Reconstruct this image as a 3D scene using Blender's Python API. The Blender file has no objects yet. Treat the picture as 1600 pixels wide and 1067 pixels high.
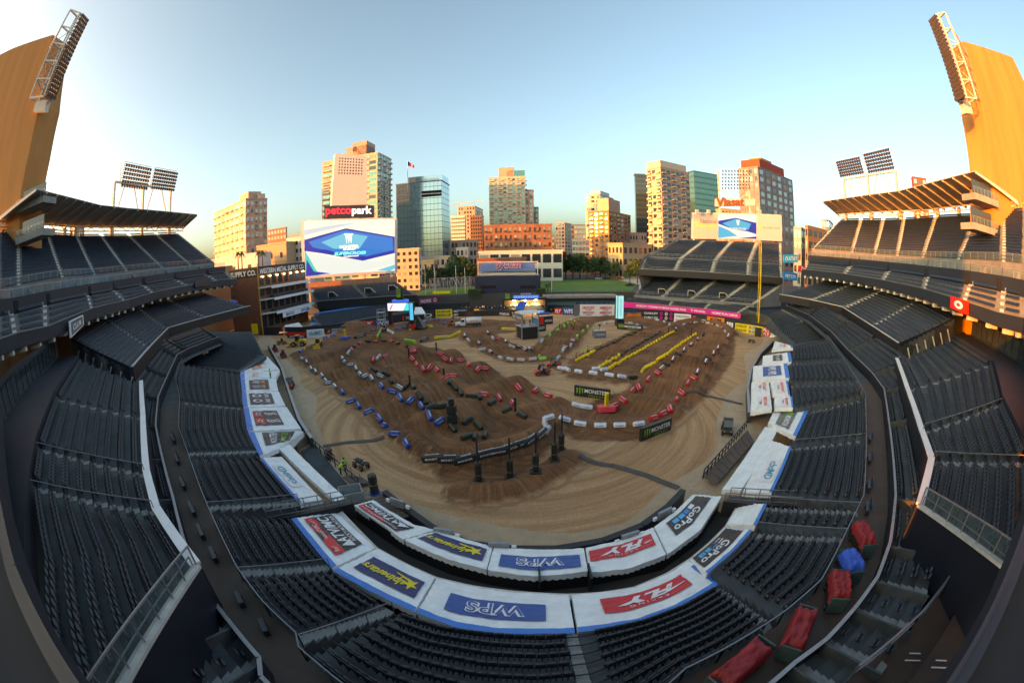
import bpy, math, random
import numpy as np
from mathutils import Vector, noise
random.seed(7); rng = np.random.default_rng(7)
SC = bpy.context.scene
COL = SC.collection
# ------------------------------------------------------------------ camera, sky, sun, exposure
CAM_H = 22.0; PITCH = math.radians(12.0); ROLL = math.radians(1.2); FPX = 667.0
cam = bpy.data.cameras.new('camera'); cam_ob = bpy.data.objects.new('camera', cam); COL.objects.link(cam_ob)
cam.type = 'PANO'; cam.panorama_type = 'FISHEYE_EQUISOLID'
cam.fisheye_lens = 36.0*FPX/1600.0; cam.fisheye_fov = math.radians(200)
cam.sensor_fit = 'HORIZONTAL'; cam.sensor_width = 36.0; cam.sensor_height = 24.0
cam.clip_start = 0.05; cam.clip_end = 20000
_fw = np.array([0, math.cos(PITCH), -math.sin(PITCH)]); _u0 = np.array([0, math.sin(PITCH), math.cos(PITCH)]); _r0 = np.array([1., 0, 0])
RT = _r0*math.cos(ROLL)-_u0*math.sin(ROLL); UP = _u0*math.cos(ROLL)+_r0*math.sin(ROLL)
from mathutils import Matrix
cam_ob.matrix_world = Matrix(((RT[0], UP[0], -_fw[0], 0), (RT[1], UP[1], -_fw[1], 0), (RT[2], UP[2], -_fw[2], CAM_H), (0, 0, 0, 1)))
SC.camera = cam_ob

SUN_EL = math.radians(4.2); SUN_AZ = math.radians(-114.0)      # azimuth from +Y, clockwise
sun_dir = Vector((math.sin(SUN_AZ)*math.cos(SUN_EL), math.cos(SUN_AZ)*math.cos(SUN_EL), math.sin(SUN_EL)))
world = bpy.data.worlds.new('World'); SC.world = world; world.use_nodes = True
wn = world.node_tree.nodes; wl = world.node_tree.links
bg = wn['Background']; sky = wn.new('ShaderNodeTexSky'); sky.sky_type = 'NISHITA'; sky.sun_disc = False
sky.sun_elevation = SUN_EL; sky.sun_rotation = SUN_AZ; sky.altitude = 30
sky.air_density = 0.6; sky.dust_density = 4.2; sky.ozone_density = 1.8
bg.inputs['Strength'].default_value = 0.15
wl.new(sky.outputs[0], bg.inputs['Color'])
sun = bpy.data.lights.new('sun', 'SUN'); sun_ob = bpy.data.objects.new('sun', sun); COL.objects.link(sun_ob)
sun.energy = 1.7; sun.angle = math.radians(0.6); sun.color = (1.0, 0.27, 0.045)
sun_ob.rotation_euler = sun_dir.to_track_quat('Z', 'Y').to_euler(); sun_ob.location = (-60, -30, 120)
SC.view_settings.view_transform = 'Standard'; SC.view_settings.look = 'None'
SC.view_settings.exposure = 2.85; SC.view_settings.gamma = 1.0; SC.view_settings.use_curve_mapping = False
SC.view_settings.use_white_balance = True; SC.view_settings.white_balance_temperature = 10500; SC.view_settings.white_balance_tint = 3   # camera set for shade
SC.cycles.max_bounces = 5; SC.cycles.diffuse_bounces = 3; SC.cycles.glossy_bounces = 2; SC.cycles.transparent_max_bounces = 8
SC.cycles.use_adaptive_sampling = True; SC.cycles.use_denoising = True

# ------------------------------------------------------------------ photo pixel -> world helpers
def ray(x, y):
    dx = x-800.0; dy = 533.5-y; r = math.hypot(dx, dy)
    if r < 1e-6: return _fw
    th = 2*math.asin(min(1, r/(2*FPX)))
    return _fw*math.cos(th)+(RT*dx/r+UP*dy/r)*math.sin(th)
def G(x, y, z=0.0):                      # meets the level plane z
    d = ray(x, y); t = (z-CAM_H)/d[2]; return Vector((d[0]*t, d[1]*t, z))
def D(x, y, Y):                          # meets the upright plane at depth Y
    d = ray(x, y); t = Y/d[1]; return Vector((d[0]*t, Y, CAM_H+d[2]*t))
def onplan(px, py, poly):                # meets an upright surface standing on a plan polyline
    d = ray(px, py); a = math.atan2(d[0], d[1]); s, c = math.sin(a), math.cos(a); best = None
    for (x0, y0), (x1, y1) in zip(poly[:-1], poly[1:]):
        dx, dy = x1-x0, y1-y0; det = s*(-dy)+dx*c
        if abs(det) < 1e-9: continue
        t = (x0*(-dy)+dx*y0)/det; X, Y = t*s, t*c
        L = ((X-x0)*dx+(Y-y0)*dy)/(dx*dx+dy*dy)
        if t > 0 and -.002 <= L <= 1.002: best = Vector((X, Y, CAM_H+d[2]/math.hypot(d[0], d[1])*t))
    return best
def lerp(a, b, t): return a+(b-a)*t
def lin(c): return tuple(((x/12.92) if x <= .04045 else ((x+.055)/1.055)**2.4) for x in c)

# ------------------------------------------------------------------ materials
MATS = {}
def mat(name, col, rough=0.7, metal=0.0, noise_amt=0.0, noise_scale=4.0, bump=0.0, bump_scale=20.0, emit=None, emit_s=0.0, spec=0.5, stretch=None, alpha=None, col2=None):
    if name in MATS: return MATS[name]
    m = bpy.data.materials.new(name); m.use_nodes = True; n = m.node_tree.nodes; l = m.node_tree.links
    p = n['Principled BSDF']; p.inputs['Base Color'].default_value = (*col, 1); p.inputs['Roughness'].default_value = rough
    p.inputs['Metallic'].default_value = metal; p.inputs['Specular IOR Level'].default_value = spec
    vec = None
    if noise_amt or bump:
        tc = n.new('ShaderNodeTexCoord'); vec = tc.outputs['Object']
        if stretch:
            mp = n.new('ShaderNodeMapping'); mp.inputs['Scale'].default_value = stretch; l.new(vec, mp.inputs[0]); vec = mp.outputs[0]
    if noise_amt:
        t = n.new('ShaderNodeTexNoise'); t.inputs['Scale'].default_value = noise_scale; t.inputs['Detail'].default_value = 6; t.inputs['Roughness'].default_value = .65
        l.new(vec, t.inputs['Vector'])
        mr = n.new('ShaderNodeMapRange'); mr.inputs[1].default_value = .25; mr.inputs[2].default_value = .75
        l.new(t.outputs['Fac'], mr.inputs[0])
        mx = n.new('ShaderNodeMix'); mx.data_type = 'RGBA'
        c2 = col2 if col2 else tuple(min(1, c*(1+noise_amt)) for c in col)
        mx.inputs['A'].default_value = (*[c*(1-noise_amt) for c in col], 1) if not col2 else (*col, 1)
        mx.inputs['B'].default_value = (*c2, 1)
        l.new(mr.outputs[0], mx.inputs['Factor']); l.new(mx.outputs['Result'], p.inputs['Base Color'])
        mr2 = n.new('ShaderNodeMapRange'); mr2.inputs[3].default_value = max(0.05, rough-.12); mr2.inputs[4].default_value = min(1, rough+.12)
        l.new(t.outputs['Fac'], mr2.inputs[0]); l.new(mr2.outputs[0], p.inputs['Roughness'])
    if bump:
        t2 = n.new('ShaderNodeTexNoise'); t2.inputs['Scale'].default_value = bump_scale; t2.inputs['Detail'].default_value = 5
        l.new(vec, t2.inputs['Vector']); b = n.new('ShaderNodeBump'); b.inputs['Strength'].default_value = bump; b.inputs['Distance'].default_value = .05
        l.new(t2.outputs['Fac'], b.inputs['Height']); l.new(b.outputs[0], p.inputs['Normal'])
    if emit:
        p.inputs['Emission Color'].default_value = (*emit, 1); p.inputs['Emission Strength'].default_value = emit_s
    if alpha is not None: p.inputs['Alpha'].default_value = alpha
    MATS[name] = m; return m
SEAT = mat('seat_plastic', (.013, .023, .034), .34, noise_amt=.35, noise_scale=.35)
SEATF = mat('seat_plastic_navy', (.013, .025, .045), .38, noise_amt=.3, noise_scale=.2)
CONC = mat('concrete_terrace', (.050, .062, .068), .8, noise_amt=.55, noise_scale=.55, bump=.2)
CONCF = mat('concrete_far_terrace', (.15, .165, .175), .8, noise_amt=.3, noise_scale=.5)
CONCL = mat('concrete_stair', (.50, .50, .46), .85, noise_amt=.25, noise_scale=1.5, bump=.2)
CONCS = mat('concrete_stair_grey', (.21, .22, .215), .85, noise_amt=.35, noise_scale=1.5, bump=.2)  # greyer stair concrete for the blocks nearer the camera
CONCW = mat('concrete_wall', (.26, .245, .22), .85, noise_amt=.3, noise_scale=.6, bump=.2)
WHITE = mat('white_paint', (.75, .76, .76), .5, noise_amt=.1, noise_scale=.8)
NAVY = mat('navy_paint', (.006, .010, .020), .5, noise_amt=.25, noise_scale=.4)
NAVYW = mat('navy_wall', (.010, .016, .027), .6, noise_amt=.25, noise_scale=.3)
BLACK = mat('black_paint', (.010, .010, .012), .5, noise_amt=.3, noise_scale=1)
BLACKM = mat('black_rubber', (.018, .018, .018), .75)
STEEL = mat('galvanised_steel', (.32, .33, .34), .45, metal=.6, noise_amt=.2, noise_scale=2)
STEELW = mat('cream_steel', (.55, .53, .48), .55, noise_amt=.15, noise_scale=1)
RAIL = mat('rail_steel', (.20, .22, .24), .4, metal=.5)
GLASSR = mat('rail_glass', (.10, .17, .18), .08, spec=.6, alpha=.35)
BROWNF = mat('aisle_floor', (.085, .058, .045), .8, noise_amt=.3, noise_scale=.6, bump=.15)
STUCCO = mat('sand_stucco', (.47, .205, .066), .9, noise_amt=.2, noise_scale=.35, bump=.25, bump_scale=3, stretch=(1, 1, .12))
STUCCO2 = mat('sand_stucco_smooth', (.42, .225, .10), .9, noise_amt=.12, noise_scale=.2, bump=.2, bump_scale=3)
BRICK = mat('red_brick', (.20, .075, .045), .85, noise_amt=.3, noise_scale=1.2, bump=.3, bump_scale=14)
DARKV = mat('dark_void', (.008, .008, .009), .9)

# ------------------------------------------------------------------ mesh builder
class MB:
    def __init__(s): s.v = []; s.f = []; s.m = []
    def add(s, vs, fs, m=0):
        b = len(s.v); s.v += [tuple(v) for v in vs]; s.f += [tuple(b+i for i in f) for f in fs]; s.m += [m]*len(fs); return s
    def quad(s, a, b, c, d, m=0): return s.add([a, b, c, d], [(0, 1, 2, 3)], m)
    def poly(s, pts, m=0): return s.add(pts, [tuple(range(len(pts)))], m)
    def obox(s, o, ax, ay, az, m=0):
        o = Vector(o); ax = Vector(ax); ay = Vector(ay); az = Vector(az)
        p = [o, o+ax, o+ax+ay, o+ay]; p += [q+az for q in p]
        return s.add(p, [(0, 3, 2, 1), (4, 5, 6, 7), (0, 1, 5, 4), (1, 2, 6, 5), (2, 3, 7, 6), (3, 0, 4, 7)], m)
    def box(s, c, size, rz=0.0, m=0):
        ca, sa = math.cos(rz), math.sin(rz); ax = Vector((ca, sa, 0))*size[0]; ay = Vector((-sa, ca, 0))*size[1]; az = Vector((0, 0, size[2]))
        return s.obox(Vector(c)-ax/2-ay/2-az/2, ax, ay, az, m)
    def bar(s, a, b, w, h=None, m=0):
        a = Vector(a); b = Vector(b); h = h or w; d = b-a
        if d.length < 1e-6: return s
        dn = d.normalized(); u = dn.cross(Vector((0, 0, 1)))
        if u.length < 1e-3: u = Vector((1, 0, 0))
        u.normalize(); v = u.cross(dn).normalized()
        return s.obox(a-u*w/2-v*h/2, d, u*w, v*h, m)
    def tube(s, a, b, r, r2=None, n=8, m=0, caps=True):
        a = Vector(a); b = Vector(b); r2 = r if r2 is None else r2; d = (b-a).normalized(); u = d.cross(Vector((0, 0, 1)))
        if u.length < 1e-3: u = Vector((1, 0, 0))
        u.normalize(); v = d.cross(u); p = []
        for k in range(n):
            t = 2*math.pi*k/n; e = u*math.cos(t)+v*math.sin(t); p += [a+e*r, b+e*r2]
        f = [(2*k, (2*k+2) % (2*n), (2*k+3) % (2*n), 2*k+1) for k in range(n)]
        if caps: f += [tuple(range(2*n-2, -1, -2)), tuple(range(1, 2*n, 2))]
        return s.add(p, f, m)
    def prism(s, pts, h, m=0):           # plan polygon (3-D points) extruded up by h (float or vector)
        n = len(pts); hv = Vector((0, 0, h)) if not isinstance(h, Vector) else h
        p = [Vector(q) for q in pts]; p += [q+hv for q in p]
        return s.add(p, [tuple(range(n-1, -1, -1)), tuple(range(n, 2*n))]+[(i, (i+1) % n, (i+1) % n+n, i+n) for i in range(n)], m)
    def lathe(s, c, prof, n=12, m=0):
        c = Vector(c); p = []
        for r, z in prof:
            for k in range(n):
                t = 2*math.pi*k/n; p.append(c+Vector((r*math.cos(t), r*math.sin(t), z)))
        f = [(i*n+k, i*n+(k+1) % n, (i+1)*n+(k+1) % n, (i+1)*n+k) for i in range(len(prof)-1) for k in range(n)]
        f += [tuple(range(n-1, -1, -1)), tuple((len(prof)-1)*n+k for k in range(n))]
        return s.add(p, f, m)
    def mesh(s, name, mats, smooth=False):
        me = bpy.data.meshes.new(name); me.from_pydata(s.v, [], s.f)
        for q in (mats if isinstance(mats, (list, tuple)) else [mats]): me.materials.append(q)
        if any(s.m): me.polygons.foreach_set('material_index', s.m)
        if smooth: me.polygons.foreach_set('use_smooth', [True]*len(s.f))
        me.update(); return me
    def build(s, name, mats, parent=None, smooth=False, loc=None):
        o = bpy.data.objects.new(name, s.mesh(name, mats, smooth)); COL.objects.link(o)
        if parent is not None: o.parent = parent
        if loc is not None: o.location = loc
        return o
def npmesh(name, V, Fq, mats, parent=None, mi=None, smooth=False):
    me = bpy.data.meshes.new(name); me.vertices.add(len(V)); me.vertices.foreach_set('co', np.asarray(V, np.float32).ravel())
    Fq = np.asarray(Fq, np.int32); k = Fq.shape[1]; me.loops.add(Fq.size); me.loops.foreach_set('vertex_index', Fq.ravel())
    me.polygons.add(len(Fq)); me.polygons.foreach_set('loop_start', np.arange(0, Fq.size, k, dtype=np.int32)); me.polygons.foreach_set('loop_total', np.full(len(Fq), k, np.int32))
    for q in (mats if isinstance(mats, (list, tuple)) else [mats]): me.materials.append(q)
    if mi is not None: me.polygons.foreach_set('material_index', np.asarray(mi, np.int32))
    if smooth: me.polygons.foreach_set('use_smooth', np.ones(len(Fq), bool))
    me.update(calc_edges=True); me.validate()
    o = bpy.data.objects.new(name, me); COL.objects.link(o)
    if parent is not None: o.parent = parent
    return o
def tag(o, label, cat, group=None, kind=None):
    o['label'] = label; o['category'] = cat
    if group: o['group'] = group
    if kind: o['kind'] = kind
    return o
def struct(o): o['kind'] = 'structure'; return o
def empty(name, loc=(0, 0, 0), rz=0.0):
    o = bpy.data.objects.new(name, None); COL.objects.link(o); o.location = loc; o.rotation_euler = (0, 0, rz); o.empty_display_size = .3; return o
def copy_tree(o, parent=None):
    c = o.copy(); COL.objects.link(c); c.parent = parent
    for ch in list(o.children): copy_tree(ch, c)
    return c
ORD = ['first', 'second', 'third', 'fourth', 'fifth', 'sixth', 'seventh', 'eighth', 'ninth', 'tenth', 'eleventh', 'twelfth', 'thirteenth', 'fourteenth', 'fifteenth', 'sixteenth', 'seventeenth', 'eighteenth', 'nineteenth', 'twentieth']
ORD += ['twenty-'+w for w in ORD[:9]]+['thirtieth']+['thirty-'+w for w in ORD[:9]]+['fortieth']

# lettering: font outline -> flat or extruded mesh, mapped by a function (u, v, h) -> point
TXT = {}
def text_mesh(body, bold=0.0, shear=0.0, space=1.0):
    key = (body, bold, shear, space)
    if key in TXT: return TXT[key]
    cu = bpy.data.curves.new('t', 'FONT'); cu.body = body; cu.size = 1.0; cu.align_x = 'LEFT'; cu.shear = shear; cu.offset = bold; cu.space_character = space
    cu.fill_mode = 'FRONT'; cu.resolution_u = 3
    o = bpy.data.objects.new('t', cu); me = o.to_mesh()
    v = np.array([tuple(q.co) for q in me.vertices]); f = [tuple(p.vertices) for p in me.polygons]; o.to_mesh_clear()
    bpy.data.objects.remove(o); bpy.data.curves.remove(cu)
    v[:, 0] -= v[:, 0].min(); w = v[:, 0].max(); y0, y1 = v[:, 1].min(), v[:, 1].max()
    v[:, 0] /= w; v[:, 1] = (v[:, 1]-y0)/(y1-y0); TXT[key] = (v, f, w/(y1-y0))
    return TXT[key]
def lettering(body, fn, box, m, parent, name='lettering', h=.03, bold=.012, shear=0.0, fit=True, space=1.0, outline=None):
    """body stretched into box (u0, v0, u1, v1) of the surface fn(u, v, h) -> point"""
    v, f, asp = text_mesh(body, bold, shear, space); u0, v0, u1, v1 = box
    mb = MB(); mb.add([fn(u0+a*(u1-u0), v0+b*(v1-v0), h) for a, b, _ in v], f)
    return mb.build(name, m, parent)
def plane_fn(o, ax, ay):                 # surface spanned by corner o, right edge ax, up edge ay
    o = Vector(o); ax = Vector(ax); ay = Vector(ay); n = ax.cross(ay).normalized()
    return lambda u, v, h=0.0: o+ax*u+ay*v+n*h
def quad_fn(p00, p10, p11, p01):
    n = (Vector(p10)-Vector(p00)).cross(Vector(p01)-Vector(p00)).normalized()
    return lambda u, v, h=0.0: lerp(lerp(Vector(p00), Vector(p10), u), lerp(Vector(p01), Vector(p11), u), v)+n*h
def patch(fn, box, m, parent, name, h=.02, nu=1, nv=1):
    mb = MB(); u0, v0, u1, v1 = box
    P = [[fn(lerp(u0, u1, i/nu), lerp(v0, v1, j/nv), h) for i in range(nu+1)] for j in range(nv+1)]
    mb.add([p for r in P for p in r], [(j*(nu+1)+i, j*(nu+1)+i+1, (j+1)*(nu+1)+i+1, (j+1)*(nu+1)+i) for j in range(nv) for i in range(nu)])
    return mb.build(name, m, parent)
def shape(fn, pts, m, parent, name='emblem', h=.03):
    return MB().poly([fn(u, v, h) for u, v in pts]).build(name, m, parent)
# ------------------------------------------------------------------ ground sheet and dirt field
def make_ground():
    mb = MB(); X = [-9000, -400, -140, -60, 0, 60, 140, 400, 9000]; prof = [(-6000, -.5), (165.5, -.5), (166.2, 5.9), (400, 5.9), (1500, 5.9), (12000, 5.9)]
    for (y0, z0), (y1, z1) in zip(prof[:-1], prof[1:]):
        for a, b in zip(X[:-1], X[1:]): mb.quad((a, y0, z0), (b, y0, z0), (b, y1, z1), (a, y1, z1))
    return struct(mb.build('ground', mat('asphalt_ground', (.055, .055, .055), .9, noise_amt=.3, noise_scale=.05)))
make_ground()
def P2(pts): return [(G(x, y).x, G(x, y).y) for x, y in pts]
LANES = [  # centre line (photo pixels on the dirt), half width, roller spacing, roller height, phase
    ([(480, 553), (530, 582), (568, 607), (610, 636), (661, 678)], 4.3, 8.5, 1.15, 0.),
    ([(560, 562), (590, 585), (640, 615), (685, 650), (715, 680)], 4.3, 9.5, 1.3, .3),
    ([(618, 562), (660, 590), (694, 621), (730, 648), (770, 668)], 4.3, 10.5, 1.5, .55),
    ([(660, 552), (700, 573), (745, 598), (800, 622), (850, 648)], 4.6, 12., 1.7, .2),
    ([(735, 520), (760, 536), (790, 551), (830, 556), (865, 549), (885, 527), (900, 508)], 4.2, 9., 1.0, .5),
    ([(985, 657), (1030, 628), (1052, 595), (1080, 560), (1112, 525)], 5.0, 9.5, 1.35, .4),
    ([(922, 566), (1017, 517)], 4.0, 3.9, .62, .0),
    ([(982, 580), (1070, 520)], 4.4, 2.6, .12, .0),
]
RIDGES = [  # crest line, height, half width
    ([(640, 698), (678, 722), (725, 724), (760, 716), (800, 705), (830, 694), (860, 674)], 1.9, 3.0),
    ([(728, 772), (790, 772), (850, 748), (888, 720)], 1.1, 3.2),
    ([(542, 558), (551, 546), (575, 537), (600, 536), (625, 540), (650, 552)], 2.3, 4.2),
    ([(1048, 522), (1062, 512), (1090, 506), (1112, 508), (1132, 517), (1142, 530)], 2.2, 4.6),
    ([(905, 505), (950, 497), (1000, 498), (1040, 508)], .8, 5.),
    ([(548, 517), (560, 516)], 3.0, 7.0),
    ([(612, 517), (640, 512)], 1.7, 5.5),
    ([(680, 505), (700, 503)], 1.2, 6.),
    ([(860, 655), (900, 664), (960, 668), (1005, 664), (1030, 655)], .9, 2.6),
    ([(792, 562), (850, 563), (874, 562)], 1.0, 2.4),
    ([(880, 578), (950, 589), (990, 592)], .6, 2.6),
    ([(905, 590), (960, 598)], 1.0, 4.5),
]
DARK = [
    [(462, 553), (500, 535), (545, 534), (600, 530), (650, 538), (700, 552), (760, 575), (850, 615), (875, 640), (872, 690), (835, 735), (790, 790), (730, 785), (680, 745), (640, 702), (560, 640)],
    [(470, 545), (545, 515), (640, 508), (720, 497), (820, 502), (835, 512), (800, 520), (760, 523), (700, 530), (640, 540), (540, 548)],
    [(722, 522), (765, 517), (805, 540), (830, 543), (856, 522), (885, 500), (930, 505), (900, 543), (876, 567), (790, 568), (742, 548)],
    [(1045, 512), (1090, 500), (1140, 515), (1150, 535), (1145, 565), (1105, 620), (1060, 660), (1000, 690), (900, 690), (850, 668), (890, 640), (940, 620), (985, 608), (975, 596), (870, 585), (925, 548), (1000, 513)],
    [(895, 498), (950, 484), (1030, 493), (1062, 508), (1040, 521), (1000, 508), (960, 500), (915, 508)],
]
FX0, FX1, FY0, FY1, FS = -100., 100., 18., 172., .5
fx = np.arange(FX0, FX1+FS/2, FS); fy = np.arange(FY0, FY1+FS/2, FS); XX, YY = np.meshgrid(fx, fy)
def inpoly(P):
    r = np.zeros(XX.shape, bool); n = len(P)
    for i in range(n):
        (x0, y0), (x1, y1) = P[i], P[(i+1) % n]
        c = ((y0 > YY) != (y1 > YY))
        if y1 != y0: r ^= c & (XX < (x1-x0)*(YY-y0)/(y1-y0)+x0)
    return r
def blur(a, k):
    for _ in range(k):
        b = np.pad(a, 1, 'edge'); a = (b[:-2, 1:-1]+b[2:, 1:-1]+b[1:-1, :-2]+b[1:-1, 2:]+b[1:-1, 1:-1])/5
    return a
def along(P):                             # nearest arc length and signed offset from a plan polyline
    bd = np.full(XX.shape, 1e9); bs = np.zeros(XX.shape); s0 = 0.; be = np.zeros(XX.shape)
    for i, ((x0, y0), (x1, y1)) in enumerate(zip(P[:-1], P[1:])):
        L = math.hypot(x1-x0, y1-y0); ux, uy = (x1-x0)/L, (y1-y0)/L
        t = np.clip((XX-x0)*ux+(YY-y0)*uy, 0, L); dx = XX-x0-ux*t; dy = YY-y0-uy*t; d = np.hypot(dx, dy)
        k = d < np.abs(bd); sg = np.where(ux*dy-uy*dx >= 0, 1., -1.)
        bd = np.where(k, d*sg, bd); bs = np.where(k, s0+t, bs); s0 += L
    return bs, bd, s0
def smooth(P, n=6):                       # Catmull-Rom
    P = [np.array(p) for p in P]; Q = []
    for i in range(len(P)-1):
        a = P[max(i-1, 0)]; b = P[i]; c = P[i+1]; d = P[min(i+2, len(P)-1)]
        for k in range(n):
            t = k/n; Q.append(tuple(.5*((2*b)+(c-a)*t+(2*a-5*b+4*c-d)*t*t+(3*b-a-3*c+d)*t**3)))
    Q.append(tuple(P[-1])); return Q
def vnoise(scale, seed):
    r = np.random.default_rng(seed); nx = int((FX1-FX0)/scale)+3; ny = int((FY1-FY0)/scale)+3; g = r.random((ny, nx))
    u = (XX-FX0)/scale; v = (YY-FY0)/scale; i = u.astype(int); j = v.astype(int); a = u-i; b = v-j; a = a*a*(3-2*a); b = b*b*(3-2*b)
    return (g[j, i]*(1-a)+g[j, i+1]*a)*(1-b)+(g[j+1, i]*(1-a)+g[j+1, i+1]*a)*b
dark = np.zeros(XX.shape)
for p in DARK: dark = np.maximum(dark, inpoly(P2(p)).astype(float))
dark = blur(dark, 6)
HGT = np.zeros(XX.shape); lane_u = np.zeros(XX.shape); lane_v = np.zeros(XX.shape); lane_w = np.full(XX.shape, 1e-3)
# home-plate sweeps where no lane runs
rr = np.hypot(XX-0, YY-56); lane_u[:] = np.where(YY > 78, XX, np.arctan2(XX, 56-YY)*14); lane_v[:] = np.where(YY > 78, YY, rr)
for pts, hw, lam, A, ph in LANES:
    P = smooth(P2(pts), 5); s, d, L = along(P); w = np.clip((hw+2.2-np.abs(d))/3.0, 0, 1); w = w*w*(3-2*w); end = np.clip(np.minimum(s, L-s)/3+.3, 0, 1)
    jit = (vnoise(9, int(lam*100)) - .5)*2.2
    wave = .5+.5*np.cos(2*np.pi*((s+jit)/lam+ph)); wave = np.where(((s+jit)/lam+ph) % 1 < .5, wave**1.7, wave**1.0)
    HGT += 1.15*A*wave*w*end*(.85+.3*vnoise(14, 5)); dark = np.maximum(dark, w*.95)
    k = w > .2; lane_u = np.where(k, s, lane_u); lane_v = np.where(k, d, lane_v)
for pts, h, hw in RIDGES:
    P = smooth(P2(pts), 5); s, d, L = along(P); w = np.exp(-(d/(hw*.62))**2)
    HGT = np.maximum(HGT, HGT*.4+h*w); dark = np.maximum(dark, np.clip(w*1.5, 0, 1)*.9)
    k = (w > .25)&(h > 1.0); lane_u = np.where(k, d*1.2+300, lane_u); lane_v = np.where(k, s*1.0, lane_v)
HGT += dark*((vnoise(1.3, 1)-.5)*.16+(vnoise(3.1, 2)-.5)*.22)+(vnoise(5, 3)-.5)*.10
ruts = np.sin(lane_v*5.0+3*vnoise(7, 9))*(.5+.5*vnoise(4, 11)); HGT += dark*ruts*.018
def terr(x, y):
    i = min(max((x-FX0)/FS, 0), len(fx)-1.001); j = min(max((y-FY0)/FS, 0), len(fy)-1.001); a = int(i); b = int(j); u = i-a; v = j-b
    return float((HGT[b, a]*(1-u)+HGT[b, a+1]*u)*(1-v)+(HGT[b+1, a]*(1-u)+HGT[b+1, a+1]*u)*v)
def GT(px, py):                           # photo pixel -> point on the dirt surface
    d = ray(px, py); t = (4.0-CAM_H)/d[2]
    for _ in range(400):
        x, y, z = d[0]*t, d[1]*t, CAM_H+d[2]*t
        h = terr(x, y)
        if z <= h: break
        t += max(.05, (z-h)*.6)
    return Vector((x, y, h))
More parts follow.
